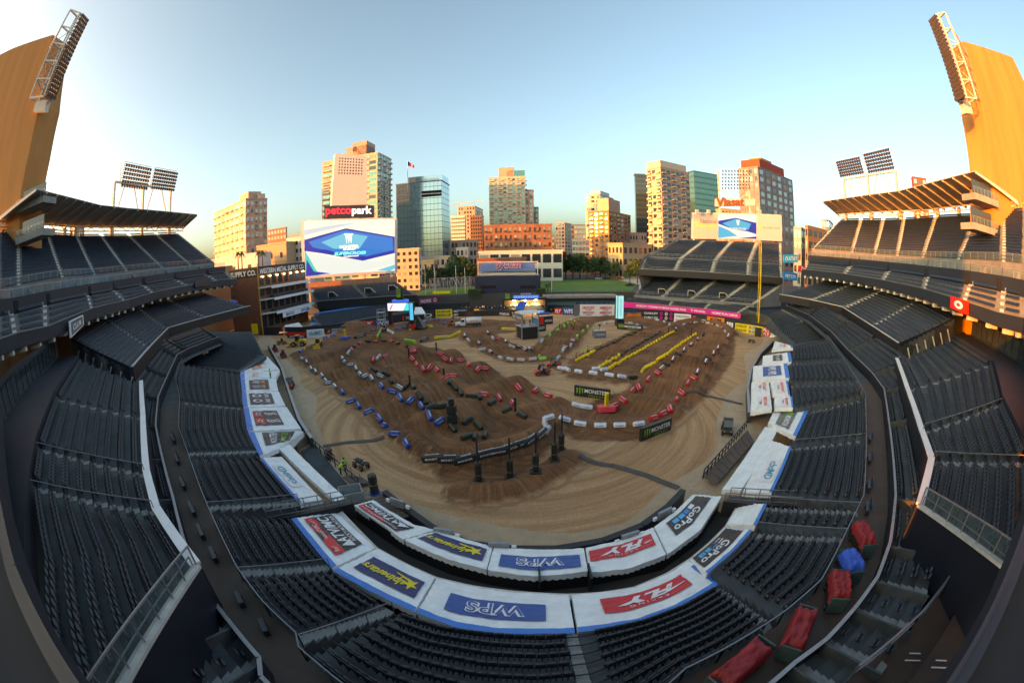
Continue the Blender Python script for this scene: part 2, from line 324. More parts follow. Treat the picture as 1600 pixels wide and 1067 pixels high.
# warning strip (pale boards and concrete) along the stands
WALL = [(-84, 124), (-66.6, 100.0), (-47.5, 75.5), (-36.2, 59.0), (-29.0, 48.6), (-24.3, 42.9), (-20.6, 38.6), (-15.6, 33.3), (-12.1, 31.6), (-9.0, 29.4), (-5.4, 27.1), (-2.2, 25.7), (1.6, 24.9), (5.4, 25.3), (10.0, 27.2), (15.0, 31.0), (19.8, 34.6), (26.8, 41.6), (33.0, 49.2), (39.6, 60.2), (54.0, 78.8), (65.2, 91.1), (76, 104)]
s, d, L = along(WALL); strip = np.clip((1.6+3.4*vnoise(11, 21)-np.abs(d))/1.0, 0, 1)
strip *= 1-np.clip(dark*1.3, 0, 1)
def make_field():
    ny, nx = XX.shape; V = np.stack([XX, YY, HGT], -1).reshape(-1, 3); idx = np.arange(nx*ny).reshape(ny, nx)
    F = np.stack([idx[:-1, :-1], idx[:-1, 1:], idx[1:, 1:], idx[1:, :-1]], -1).reshape(-1, 4)
    m = bpy.data.materials.new('track_dirt'); m.use_nodes = True; n = m.node_tree.nodes; l = m.node_tree.links; p = n['Principled BSDF']
    at = n.new('ShaderNodeAttribute'); at.attribute_name = 'soil'; sp = n.new('ShaderNodeSeparateColor'); l.new(at.outputs['Color'], sp.inputs[0])
    al = n.new('ShaderNodeAttribute'); al.attribute_name = 'lane'
    tc = n.new('ShaderNodeTexCoord')
    def noisen(scale, vec, detail=6, rough=.6):
        t = n.new('ShaderNodeTexNoise'); t.inputs['Scale'].default_value = scale; t.inputs['Detail'].default_value = detail; t.inputs['Roughness'].default_value = rough; l.new(vec, t.inputs['Vector']); return t.outputs['Fac']
    def mp(vec, sc):
        q = n.new('ShaderNodeMapping'); q.inputs['Scale'].default_value = sc; l.new(vec, q.inputs[0]); return q.outputs[0]
    def math_(op, a, b):
        q = n.new('ShaderNodeMath'); q.operation = op
        for i, s_ in enumerate((a, b)):
            if isinstance(s_, (int, float)): q.inputs[i].default_value = s_
            else: l.new(s_, q.inputs[i])
        return q.outputs[0]
    def rng_(a, lo, hi, o0=0., o1=1.):
        q = n.new('ShaderNodeMapRange'); q.inputs[1].default_value = lo; q.inputs[2].default_value = hi; q.inputs[3].default_value = o0; q.inputs[4].default_value = o1; l.new(a, q.inputs[0]); return q.outputs[0]
    def mix(f, a, b):
        q = n.new('ShaderNodeMix'); q.data_type = 'RGBA'; l.new(f, q.inputs['Factor'])
        for k, s_ in (('A', a), ('B', b)):
            if isinstance(s_, tuple): q.inputs[k].default_value = (*s_, 1)
            else: l.new(s_, q.inputs[k])
        return q.outputs['Result']
    big = noisen(.11, tc.outputs['Object'], 7, .65); mid = noisen(.6, tc.outputs['Object'], 7, .7); fine = noisen(3.5, tc.outputs['Object'], 4, .7)
    rut = noisen(1.0, mp(al.outputs['Vector'], (.14, 1.7, 1)), 8, .8); rut2 = noisen(1.0, mp(al.outputs['Vector'], (.05, .75, 1)), 6, .7)
    drk = rng_(math_('ADD', sp.outputs[0], math_('MULTIPLY', math_('SUBTRACT', math_('ADD', big, mid), 1.0), .9)), .35, .75)
    tan = mix(rng_(mid, .3, .7), (.60, .335, .17), (.84, .55, .31)); tan = mix(rng_(rut2, .42, .62), tan, (.48, .27, .135)); tan = mix(rng_(fine, .62, .72), tan, (.80, .54, .31))
    brown = mix(rng_(math_('ADD', math_('MULTIPLY', rut, .6), math_('MULTIPLY', big, .4)),   .38, .58), (.070, .029, .013), (.40, .185, .085)); brown = mix(rng_(rut2, .5, .8), brown, (.17, .08, .036))
    grey = mix(rng_(fine, .3, .7), (.52, .38, .25), (.74, .57, .40))
    c = mix(drk, tan, brown); g2 = rng_(math_('ADD', sp.outputs[1], math_('MULTIPLY', math_('SUBTRACT', mid, .5), .8)), .35, .65); c = mix(g2, c, grey)
    brk = rng_(math_('ADD', math_('MULTIPLY', fine, .6), math_('MULTIPLY', mid, .5)), .45, .72); c = mix(math_('MULTIPLY', brk, .38), c, (.10, .052, .027))
    wet = rng_(noisen(.35, tc.outputs['Object'], 5, .7), .60, .72); c = mix(math_('MULTIPLY', wet, math_('MULTIPLY', drk, .45)), c, (.11, .05, .024))
    l.new(c, p.inputs['Base Color']); l.new(rng_(math_('MULTIPLY', wet, drk), 0, 1, .9, .5), p.inputs['Roughness']); p.inputs['Specular IOR Level'].default_value = .3
    b = n.new('ShaderNodeBump'); b.inputs['Strength'].default_value = .9; b.inputs['Distance'].default_value = .5
    clod = noisen(7.0, tc.outputs['Object'], 3, .7)
    l.new(math_('ADD', math_('MULTIPLY', rut, .7), math_('ADD', math_('MULTIPLY', mid, .8), math_('ADD', math_('MULTIPLY', fine, .4), math_('MULTIPLY', clod, .16)))), b.inputs['Height']); l.new(b.outputs[0], p.inputs['Normal'])
    o = npmesh('dirt_field', V, F, m, smooth=True); me = o.data
    a = me.attributes.new('soil', 'FLOAT_COLOR', 'POINT'); a.data.foreach_set('color', np.stack([dark, strip, 0*dark, 0*dark+1], -1).astype(np.float32).ravel())
    a = me.attributes.new('lane', 'FLOAT_VECTOR', 'POINT'); a.data.foreach_set('vector', np.stack([lane_u, lane_v, 0*dark], -1).astype(np.float32).ravel())
    return struct(o)
make_field()
# ------------------------------------------------------------------ stands
def boxfaces(cx, cy, cz, sx, sy, sz, tilt=0.0):
    v = []
    for dz in (-.5, .5):
        for dx, dy in ((-.5, -.5), (.5, -.5), (.5, .5), (-.5, .5)):
            x, y, z = cx+dx*sx, cy+dy*sy, cz+dz*sz
            v.append((x, y+tilt*dz*sz, z))
    return v, [(4, 5, 6, 7), (0, 1, 5, 4), (1, 2, 6, 5), (2, 3, 7, 6), (3, 0, 4, 7)]
def tmpl(parts):
    V = []; F = []
    for p in parts:
        v, f = boxfaces(*p); b = len(V); V += v; F += [tuple(b+i for i in q) for q in f]
    return np.array(V), np.array(F)
SEAT_NEAR = tmpl([(0, .10, .66, .41, .06, .42, .16), (0, -.05, .55, .38, .08, .32, .22), (-.24, .02, .40, .03, .30, .30), (0, .04, .28, .05, .07, .26)])
SEAT_FAR = tmpl([(0, .10, .52, .44, .07, .36, .25), (0, -.08, .40, .42, .16, .14, .2)])
def polyl(pts, t):                        # point and tangent on a polyline at arc length t
    s = 0
    for a, b in zip(pts[:-1], pts[1:]):
        L = (b-a).length
        if t <= s+L or b is pts[-1]: return a+(b-a)*((t-s)/max(L, 1e-6)), (b-a).normalized()
        s += L
def place_seats(line, out, gap0, gap1, sp):
    L = sum((b-a).length for a, b in zip(line[:-1], line[1:])); n = int((L-gap0-gap1)/sp)
    if n < 1: return []
    o0 = gap0+((L-gap0-gap1)-n*sp)/2+sp/2
    return [polyl(line, o0+i*sp) for i in range(n)]
def seat_verts(T, places, outv):
    V = []; F = []
    for i, (p, d) in enumerate(places):
        d2 = Vector((d.x, d.y, 0)).normalized(); o = Vector((-d2.y, d2.x, 0))
        if o.dot(outv) < 0: o = -o
        M = np.array([[d2.x, o.x, 0], [d2.y, o.y, 0], [d.z*.0, 0, 1]])
        V.append(T[0] @ M.T + np.array(p)); F.append(T[1]+i*len(T[0]))
    return np.concatenate(V), np.concatenate(F)
SEAT_ONE = {}
def section(label, F, B, n, group, detail=1, gap=(.6, .6), sp=.5, stair=True, name='seating_section', seatmat=None, conc=None, z_skirt=1.5, single=False, seat_rows=None, cat='stand', stairmat=None):
    """stepped seating between front line F and back line B (lists of points); one part per row of seats"""
    seatmat = seatmat or SEAT; conc = conc or CONC; m = len(F); F = [Vector(p) for p in F]; B = [Vector(p) for p in B]
    mb = MB(); prev = None; lines = []
    def row(k, t):
        zz = k/(n-1) if n > 1 else 0
        return [Vector((lerp(f.x, b.x, t), lerp(f.y, b.y, t), lerp(f.z, b.z, zz))) for f, b in zip(F, B)]
    for k in range(n):
        a = row(k, k/n); b = row(k, (k+1)/n); lines.append((row(k, (k+.55)/n), a, b))
        below = row(k-1, k/n) if k else [Vector((p.x, p.y, p.z-z_skirt)) for p in a]
        for i in range(m-1):
            mb.quad(below[i], below[i+1], a[i+1], a[i]); mb.quad(a[i], a[i+1], b[i+1], b[i])
    # flanks and back
    zb = min(f.z for f in F)-z_skirt
    for i in (0, m-1):
        for k in range(n):
            _, a, b = lines[k]; mb.quad(a[i], b[i], (b[i].x, b[i].y, zb), (a[i].x, a[i].y, zb))
    b = lines[-1][2]
    for i in range(m-1): mb.quad(b[i], b[i+1], (b[i+1].x, b[i+1].y, zb), (b[i].x, b[i].y, zb))
    root = mb.build(name, conc); tag(root, label, cat, group)
    outv = (B[m//2]-F[m//2]); outv.z = 0
    allV = []; allF = []; base = 0
    for k, (ln, a, b) in enumerate(lines):
        if seat_rows and k not in seat_rows: continue
        pl = place_seats(ln, outv, gap[0], gap[1], sp)
        if not pl: continue
        if single:
            r = MB()
            for p, q in zip(ln[:-1], ln[1:]): r.bar(p+Vector((0, 0, .36)), q+Vector((0, 0, .36)), .05, .05)
            rail = r.build('seat_row', BLACK, root)
            if 'me' not in SEAT_ONE:
                SEAT_ONE['me'] = npmesh('seat', SEAT_NEAR[0], SEAT_NEAR[1], seatmat); COL.objects.unlink(SEAT_ONE['me'])
            for p, d in pl:
                d2 = Vector((d.x, d.y, 0)).normalized(); o = Vector((-d2.y, d2.x, 0))
                if o.dot(outv) < 0: d2 = -d2
                c = SEAT_ONE['me'].copy(); COL.objects.link(c); c.name = 'seat'; c.parent = rail; c.location = p; c.rotation_euler = (0, 0, math.atan2(d2.y, d2.x))
        else:
            V, Fq = seat_verts(SEAT_NEAR if detail == 2 else SEAT_FAR, pl, outv)
            if detail >= 1: npmesh('seat_row', V, Fq, seatmat, root)
            else: allV.append(V); allF.append(Fq+base); base += len(V)
    if allV:
        s = npmesh('seats', np.concatenate(allV), np.concatenate(allF), seatmat, root); s['kind'] = 'stuff'
    if stair:
        st = MB(); w = gap[1]
        for k in range(n):
            _, a, b = lines[k]; p0 = a[-1]; p1 = b[-1]; d = (F[-1]-F[-2]); d.z = 0; d.normalize(); up = (lines[min(k+1, n-1)][1][-1].z-p0.z) or .3
            e = (p1-p0); e.z = 0
            st.obox(p0-d*w*.95+Vector((0, 0, -.02)), d*w*.9, e*1.0, Vector((0, 0, .05))); st.obox(p0-d*w*.95+e*.52, d*w*.9, e*.47, Vector((0, 0, max(.06, up*.5))))
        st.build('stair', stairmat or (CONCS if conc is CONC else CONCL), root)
        if detail == 2 and not single:
            hr_ = MB(); a_ = lines[0][1][-1]; b_ = lines[-1][2][-1]; hr_.bar(a_+Vector((0, 0, .9)), b_+Vector((0, 0, .9)), .05)
            for t_ in (0, .33, .66, 1): q_ = lerp(a_, b_, t_); hr_.bar(q_, q_+Vector((0, 0, .9)), .045)
            hr_.build('stair_rail', RAIL, root)
    return root
def rail_line(pts, h, parent, name='handrail', post=2.0, r=.03, glass=False, m=None):
    mb = MB(); pts = [Vector(p) for p in pts]
    for a, b in zip(pts[:-1], pts[1:]):
        mb.bar(a+Vector((0, 0, h)), b+Vector((0, 0, h)), r*2)
        if not glass: mb.bar(a+Vector((0, 0, h*.5)), b+Vector((0, 0, h*.5)), r*1.4)
        L = (b-a).length; k = max(1, int(L/post))
        for i in range(k+1):
            p = lerp(a, b, i/k); mb.bar(p, p+Vector((0, 0, h)), r*1.8)
    o = mb.build(name, m or RAIL, parent)
    if glass:
        g = MB()
        for a, b in zip(pts[:-1], pts[1:]): g.quad(a+Vector((0, 0, .1)), b+Vector((0, 0, .1)), b+Vector((0, 0, h-.05)), a+Vector((0, 0, h-.05)))
        g.build('rail_glass', GLASSR, o)
    return o
def GL(lst, z): return [G(x, y, z) for x, y in lst]
def away(p, d, dz=0.0, c=(0, 58)):        # push a point outwards from the field's middle
    v = Vector((p.x-c[0], p.y-c[1], 0)).normalized(); return Vector((p.x+v.x*d, p.y+v.y*d, p.z+dz))

# --- lower bowl, in front of the cross aisle (front line z 5, back line z 8)
LBG = 'seating sections of the lower bowl below the cross aisle'
bowl = [
    ('dark rows fanning out in the far left corner below the foul pole', [G(353, 540, 7.6), G(412, 553, 4.6)], [G(322, 523, 9.8), G(396, 522, 6)], 9, 1),
    ('dark fanned rows just above the corner tarp with the orange banners', [G(284, 570, 6.2), G(330, 576, 5.5), G(377, 582, 5)], [G(353, 541, 7.4), G(386, 548, 5.9), G(416, 556, 4.2)], 10, 1),
    ('dark lower bowl block beside the pale tarps with the tall and round logo banners', GL([(376, 585), (380, 612), (384, 640)], 5), GL([(285, 573), (277, 602), (284, 634)], 8), 11, 1),
    ('dark lower bowl block with bent rows beside the red and black banners', GL([(384, 640), (387, 672), (404, 706)], 5), GL([(284, 634), (283, 682), (295, 716)], 8), 10, 1),
    ('dark lower bowl block behind the tarp with the turquoise lettered white banner at left', GL([(407, 716), (438, 753), (468, 787)], 5), GL([(298, 722), (310, 762), (329, 803)], 8), 9, 2),
    ('dark lower bowl block behind the upper red and white motor shop banner', GL([(458, 813), (488, 853), (517, 889)], 5), GL([(334, 814), (355, 858), (381, 907)], 8), 9, 2),
    ('dark curved seating block behind the upper navy banner with yellow lettering', GL([(522, 893), (560, 923), (616, 957)], 5), [G(387, 914, 8), G(425, 965, 8), G(476, 1012, 8)], 9, 2),
    ('black seats at the bottom centre below the larger blue three-letter banner', GL([(622, 959), (700, 982), (780, 991), (850, 994), (903, 990)], 5), [Vector((-8.0, 8.2, 8)), Vector((-5.2, 6.6, 8)), Vector((-2.4, 5.7, 8)), Vector((.2, 5.5, 8)), Vector((2.7, 5.65, 8))], 9, 3),
    ('black seats at the bottom right of centre below the red racing banner', GL([(903.5, 990), (1000, 973), (1062, 950), (1124, 914)], 5), [Vector((2.72, 5.66, 8)), G(1060, 1066, 8), G(1120, 1036, 8), G(1205, 983, 8)], 9, 3),
    ('dark seating block behind the upper grey banner with blue squares at right', GL([(1112, 897), (1150, 864), (1180, 832)], 5), GL([(1216, 975), (1270, 929), (1316, 846)], 8), 9, 2),
    ('narrow dark seating block beside the small plain tarp right of the walkway', GL([(1184, 824), (1197, 791)], 5), GL([(1320, 840), (1339, 804)], 8), 9, 2),
    ('dark seating block behind the tarp with the turquoise lettered banner at right', GL([(1206, 772), (1221, 740), (1236, 700)], 5), GL([(1341, 795), (1347, 742), (1349, 692)], 8), 9, 2),
    ('dark seating block behind the tarp with the black and green banner at right', GL([(1237, 698), (1250, 668), (1262, 644)], 5), GL([(1349, 690), (1350, 660), (1348, 629)], 8), 9, 1),
    ('dark seating block behind the two small white tire banners at right', GL([(1240, 638), (1236, 603)], 5), GL([(1346, 621), (1334, 602)], 8), 11, 1),
    ('dark seating block behind the blue double banner on the right side', GL([(1233, 597), (1231, 570)], 5), GL([(1333, 599), (1314, 566)], 8), 12, 1),
    ('dark seating block behind the small grey double banner on the right side', GL([(1237, 566), (1239, 545)], 5), GL([(1313, 564), (1294, 534)], 8), 12, 1),
    ('dark fanned rows in the far right corner behind the yellow boards', [G(1239, 542, 5), G(1266, 536, 5.8), G(1294, 530, 6.6)], [G(1212, 517, 4.4), G(1233, 511, 5.9), G(1256, 503, 7.4)], 11, 1),
    ('dark rows below the tall yellow foul pole at the far right', [G(1212, 515, 4.8), G(1256, 502, 7.8)], [G(1198, 498, 6), G(1224, 485, 9.4)], 9, 1),
]
for lab, F, B, n, det in bowl:
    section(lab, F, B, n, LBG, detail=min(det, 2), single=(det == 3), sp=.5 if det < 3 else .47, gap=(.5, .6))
# --- cross aisle floor, its rails, rows behind it
AIS_L_in = GL([(347, 540), (300, 560), (286, 569), (276, 600), (284, 634), (283, 682), (298, 722), (329, 803), (355, 858), (382, 910), (425, 965), (476, 1012)], 8)+[Vector((-8., 8.2, 8)), Vector((-5.2, 6.6, 8)), Vector((-2.4, 5.7, 8)), Vector((.2, 5.5, 8))]
AIS_L_out = GL([(343, 537), (295, 557), (279, 567), (266, 600), (252, 638), (250, 686), (263, 740), (283, 805), (304, 875), (336, 947), (383, 1005), (430, 1058)], 8)+[Vector((-8.6, 6.1, 8)), Vector((-5.9, 4.6, 8)), Vector((-2.8, 3.7, 8)), Vector((.2, 3.5, 8))]
AIS_R_in = GL([(1222, 487), (1258, 503), (1292, 532), (1313, 565), (1334, 601), (1349, 628), (1349, 690), (1341, 797), (1317, 844), (1270, 931), (1212, 980), (1117, 1038), (1060, 1066)], 8)+[Vector((3., 5.7, 8)), Vector((.2, 5.5, 8))]
AIS_R_out = GL([(1228, 485), (1263, 501), (1297, 529), (1322, 560), (1359, 599), (1377, 627), (1382, 680), (1386, 805), (1373, 880), (1350, 935), (1315, 980), (1267, 1030), (1217, 1065)], 8)+[Vector((3.6, 3.8, 8)), Vector((.2, 3.5, 8))]
def strip_mesh(A, B, name, m, dz=0.0):
    mb = MB()
    for a, b, c, d in zip(A[:-1], A[1:], B[1:], B[:-1]):
        z = Vector((0, 0, dz)); mb.quad(a+z, b+z, c+z, d+z)
    return struct(mb.build(name, m))
strip_mesh(AIS_L_in[4:], AIS_L_out[4:], 'cross_aisle_floor', BROWNF, .12); strip_mesh(AIS_R_in[4:], AIS_R_out[4:], 'cross_aisle_floor', BROWNF, .12); strip_mesh(AIS_L_in[:5], AIS_L_out[:5], 'upper_aisle_floor', CONC, .10); strip_mesh(AIS_R_in[:5], AIS_R_out[:5], 'upper_aisle_floor', CONC, .10)
for A, side in ((AIS_L_in, 'left'), (AIS_R_in, 'right')):
    tag(rail_line([p+Vector((0, 0, .13)) for p in A[2:]], .95, None, name='aisle_railing', glass=True, post=1.6), f'long grey railing along the inner edge of the brown cross aisle on the {side}', 'railing')
BACKG = 'short seating boxes behind the cross aisle'
for A, side in ((AIS_L_out, 'left'), (AIS_R_out, 'right')):
    nb = len(A)-1
    for i in range(0, nb-1):
        a, b = A[i], A[i+1]
        F = [a+Vector((0, 0, .7)), b+Vector((0, 0, .7))]; sh_ = side == 'right' and i > 6; B = [away(a, 3.3 if sh_ else 6.5, 1.5 if sh_ else 2.9), away(b, 3.3 if sh_ else 6.5, 1.5 if sh_ else 2.9)]
        r = section(f'short dark seating box behind the brown aisle on the {side}, {ORD[i]} counted from the outfield', F, B, 4 if sh_ else 6, BACKG, detail=1 if i > 3 else 0, gap=(.9, .9), sp=.52, z_skirt=.75)
        fr = MB(); d = (b-a).normalized(); o = Vector((-d.y, d.x, 0)); o = o if o.dot(B[0]-F[0]) > 0 else -o
        fr.obox(a+Vector((0, 0, .12)), b-a, o*.12, Vector((0, 0, 1.3))); fr.build('parapet', NAVY, r)
        cap = MB(); cap.obox(a+Vector((0, 0, 1.42))-o*.04, b-a, o*.2, Vector((0, 0, .06))); cap.build('parapet_cap', STEEL, r)
        dv = MB(); e = (B[0]-F[0]); dv.obox(F[0]+Vector((0, 0, -.3)), e, d*.12, Vector((0, 0, .85))); dv.build('divider_wall', CONC, r)
    # back wall of the concourse under the deck
    w = MB(); Q = [away(p, 6.9) for p in A]
    for a, b in zip(Q[:-1], Q[1:]): w.quad(Vector((a.x, a.y, -.4)), Vector((b.x, b.y, -.4)), Vector((b.x, b.y, 16.5 if -9.5 < min(a.x, b.x) and max(a.x, b.x) < 15 else 10.4)), Vector((a.x, a.y, 16.5 if -9.5 < min(a.x, b.x) and max(a.x, b.x) < 15 else 10.4)))  # raised behind home plate only to block the low sun
    ob = w.build('concourse_wall', mat('concourse_wall', (.06, .045, .035), .9, noise_amt=.3, noise_scale=.2)); struct(ob)

# --- club deck: near block (z 11) and far block (z 12)
CLG = 'seating sections of the middle deck'
def deck_edge(F, label, top=.35, depth=2.2, cap=WHITE, face=NAVY, inset=10., cat='deck edge', name='deck_fascia', capw=.55, end_soffit=True):
    """white cap and dark fascia along the front line of a deck, with the soffit running back underneath"""
    mb = MB(); C = MB(); S = MB()
    for a, b in zip(F[:-1], F[1:]):
        d = (b-a); d.z = 0; d.normalize(); o = Vector((-d.y, d.x, 0)); mid = (a+b)/2
        if o.dot(Vector((mid.x, mid.y-58, 0))) < 0: o = -o
        z = Vector((0, 0, 1)); lo = -z*depth
        mb.obox(a-o*.35+lo, b-a, o*.32, z*(depth+top)); C.obox(a-o*.42+z*(top+.003), b-a, o*capw, z*.14)
        S.quad(a+lo+o*.01, b+lo+o*.01, b+lo*1.35+o*inset, a+lo*1.35+o*inset)
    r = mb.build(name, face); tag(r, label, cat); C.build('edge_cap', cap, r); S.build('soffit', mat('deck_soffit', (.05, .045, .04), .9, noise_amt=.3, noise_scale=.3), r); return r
cAL_F = GL([(220, 601), (223, 655), (229, 745), (245, 805), (308, 896)], 11)
cAL_B = GL([(125, 566), (88, 630), (63, 712), (57, 775)], 13.5)+[Vector((-8.6, -1.7, 13.5))]
cAL_F2 = [lerp(cAL_F[3], cAL_F[4], .0), lerp(cAL_F[3], cAL_F[4], .5), cAL_F[4]]; cAL_B2 = [cAL_B[3], G(82, 905, 13.5), cAL_B[4]]
names_a = ['farthest from the camera', 'second from the far end', 'third from the far end']
for i in range(3):
    section(f'left middle deck block above the white edge, {names_a[i]}', cAL_F[i:i+2], cAL_B[i:i+2], 8, CLG, detail=2 if i else 1, sp=.52)
section('left middle deck block nearest the camera, ending at the navy wall', cAL_F2, cAL_B2, 8, CLG, detail=2, sp=.52)
cAR_F = GL([(1402, 565), (1418, 612), (1440, 680), (1455, 725), (1436, 800)], 11)
cAR_B = [Vector((64, 33, 13.6)), G(1550, 575, 13.6), G(1562, 640, 13.6), G(1600, 735, 13.4), G(1590, 932, 12.9)]
for i in range(4):
    section(f'right middle deck block above the white edge, {(names_a+["nearest the camera beside the glass rail"])[i]}', cAR_F[i:i+2], cAR_B[i:i+2], 8, CLG, detail=2 if i else 1, sp=.52)
for F, B, side in ((cAL_F, cAL_B, 'left'), (cAR_F, cAR_B, 'right')):
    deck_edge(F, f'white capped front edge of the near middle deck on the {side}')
    # end wall with glass rail
    a, b = F[-1], B[-1]; w = MB(); d = (b-a); d.z = 0; o = Vector((-d.y, d.x, 0)).normalized()
    if o.dot(Vector((0, 1, 0))) < 0: o = -o
    if side == 'left': o = Vector((d.y, -d.x, 0)).normalized(); o = o if o.x > 0 else -o
    else: o = o if o.x < 0 else -o
    w.add([a+o*.05+Vector((0, 0, .35)), b+o*.05+Vector((0, 0, .6)), Vector((b.x, b.y, 8.3))+o*.05, Vector((a.x, a.y, 8.7))+o*.05,
           a+o*.35+Vector((0, 0, .35)), b+o*.35+Vector((0, 0, .6)), Vector((b.x, b.y, 8.3))+o*.35, Vector((a.x, a.y, 8.7))+o*.35],
          [(0, 1, 2, 3), (7, 6, 5, 4), (0, 4, 5, 1), (1, 5, 6, 2), (2, 6, 7, 3), (3, 7, 4, 0)])
    r = w.build('deck_end_wall', NAVY); tag(r, f'navy end wall with glass rail closing the {side} middle deck near the camera', 'wall')
    cp = MB(); cp.bar(a+o*.2+Vector((0, 0, .42)), b+o*.2+Vector((0, 0, .67)), .42, .14); cp.build('wall_cap', CONCL, r)
    rail_line([a+o*.2+Vector((0, 0, .45)), b+o*.2+Vector((0, 0, .7))], 1.0, r, glass=True, post=1.3, r=.035, m=STEEL)
    bw = MB()
    for p, q in zip(B[:-1], B[1:]): bw.quad(p, q, q+Vector((0, 0, 1.1)), p+Vector((0, 0, 1.1))); bw.quad(away(p, 5, 1.1), away(q, 5, 1.1), away(q, 5, 4.2), away(p, 5, 4.2)); bw.quad(p+Vector((0, 0, 1.1)), q+Vector((0, 0, 1.1)), away(q, 5, 1.1), away(p, 5, 1.1))
    bwo = struct(bw.build('deck_back_wall', NAVYW))
    for p, q in zip(B[:-1], B[1:]):
        a, b = away(p, 4.93, 1.35), away(q, 4.93, 1.35); k = max(2, int((b-a).length/2.2))
        for j in range(k): g = MB(); g.quad(lerp(a, b, (j+.06)/k), lerp(a, b, (j+.94)/k), lerp(a, b, (j+.94)/k)+Vector((0, 0, 2.3)), lerp(a, b, (j+.06)/k)+Vector((0, 0, 2.3))); g.build('suite_window', mat('suite_glass', (.03, .045, .05), .08, spec=.9), bwo)
cBL_F = GL([(205, 578), (235, 543), (262, 515), (325, 497), (390, 480)], 12.3); cBL_B = [onplan(x, y, [(-52, 20), (-66, 33), (-80, 56), (-88, 85), (-90, 120)]) for x, y in [(112, 533), (165, 500), (212, 482), (262, 472), (318, 460)]]
cBR_F = GL([(1219, 462), (1265, 470), (1317, 482), (1360, 510), (1405, 540)], 12.3); cBR_B = [onplan(x, y, [(90, 120), (88, 85), (80, 56), (66, 33), (52, 20)]) for x, y in [(1290, 441), (1340, 444), (1388, 453), (1437, 471), (1492, 500)]]
for F, B, side in ((cBL_F, cBL_B, 'left'), (cBR_F, cBR_B, 'right')):
    for i in range(4):
        k = i if side == 'left' else 3-i
        section(f'raised middle deck block on the {side} under the upper deck, {ORD[k]} from the near corner', F[i:i+2], B[i:i+2], 13, CLG, detail=1, sp=.52, seatmat=SEATF, conc=CONCF)
    deck_edge(F, f'pale capped black front edge of the raised middle deck on the {side}', depth=1.6, face=BLACK, cap=STEELW, inset=14, capw=.3)
    a, b = (F[0], B[0]) if side == 'left' else (F[-1], B[-1])
    w = MB(); w.quad(a+Vector((0, 0, .4)), b+Vector((0, 0, .4)), Vector((b.x, b.y, 11.5)), Vector((a.x, a.y, 10.6))); q = (F[1]-F[0] if side == 'left' else F[-2]-F[-1]).normalized()*.3
    w.quad(a+q+Vector((0, 0, .4)), b+q+Vector((0, 0, .4)), b+Vector((0, 0, .4)), a+Vector((0, 0, .4))); tag(w.build('deck_side_wall', NAVY), f'dark slanting side wall at the near end of the raised middle deck on the {side}', 'wall')
    tr = MB()                              # cream truss under the near end
    for j in range(7):
        p = lerp(a, b, j/7); p2 = lerp(a, b, (j+.6)/7); tr.bar(Vector((p.x, p.y, p.z-.9)), Vector((p2.x, p2.y, p2.z-3.2)), .22)
    tag(tr.build('deck_truss', STEELW), f'row of cream struts carrying the near end of the raised middle deck on the {side}', 'truss')
# ------------------------------------------------------------------ upper deck ring
PL0 = [(-50, -10), (-52, 10), (-60, 32), (-73, 56), (-80, 85), (-82, 130)]
def offs(P, o):
    Q = []
    for i in range(len(P)):
        a = np.array(P[max(i-1, 0)], float); b = np.array(P[min(i+1, len(P)-1)], float); t = (b-a)/np.linalg.norm(b-a); Q.append((P[i][0]-t[1]*o, P[i][1]+t[0]*o))
    return Q
def mirror(P): return [(-x, y) for x, y in P]
def ring(o, side): return offs(PL0, o) if side == 'left' else mirror(offs(PL0, o))
UD = {
    'left': dict(f=[(0, 575), (32, 554), (75, 525), (147, 486), (200, 467), (245, 458), (300, 447), (345, 440), (368, 434)], lb=[(0, 492), (20, 473), (72, 463), (138, 452), (176, 443), (222, 437), (272, 427), (322, 422), (352, 419)],
                 uf=[(0, 440), (32, 434), (100, 430), (150, 428), (200, 422), (255, 417), (300, 415), (335, 409)], ut=[(0, 352), (32, 358), (75, 366), (120, 372), (158, 371), (200, 370), (243, 367), (277, 365)]),
    'right': dict(f=[(1600, 525), (1560, 502), (1500, 478), (1440, 455), (1375, 440), (1315, 430), (1255, 425)], lb=[(1600, 452), (1565, 435), (1515, 425), (1450, 418), (1390, 410), (1330, 405), (1262, 402)],
                  uf=[(1600, 408), (1565, 404), (1495, 404), (1440, 402), (1400, 400), (1365, 398), (1330, 393), (1268, 388)], ut=[(1600, 315), (1565, 322), (1525, 331), (1462, 341), (1412, 346), (1380, 346), (1345, 345), (1312, 346)]),
}
UDG = 'seating sections of the upper deck'
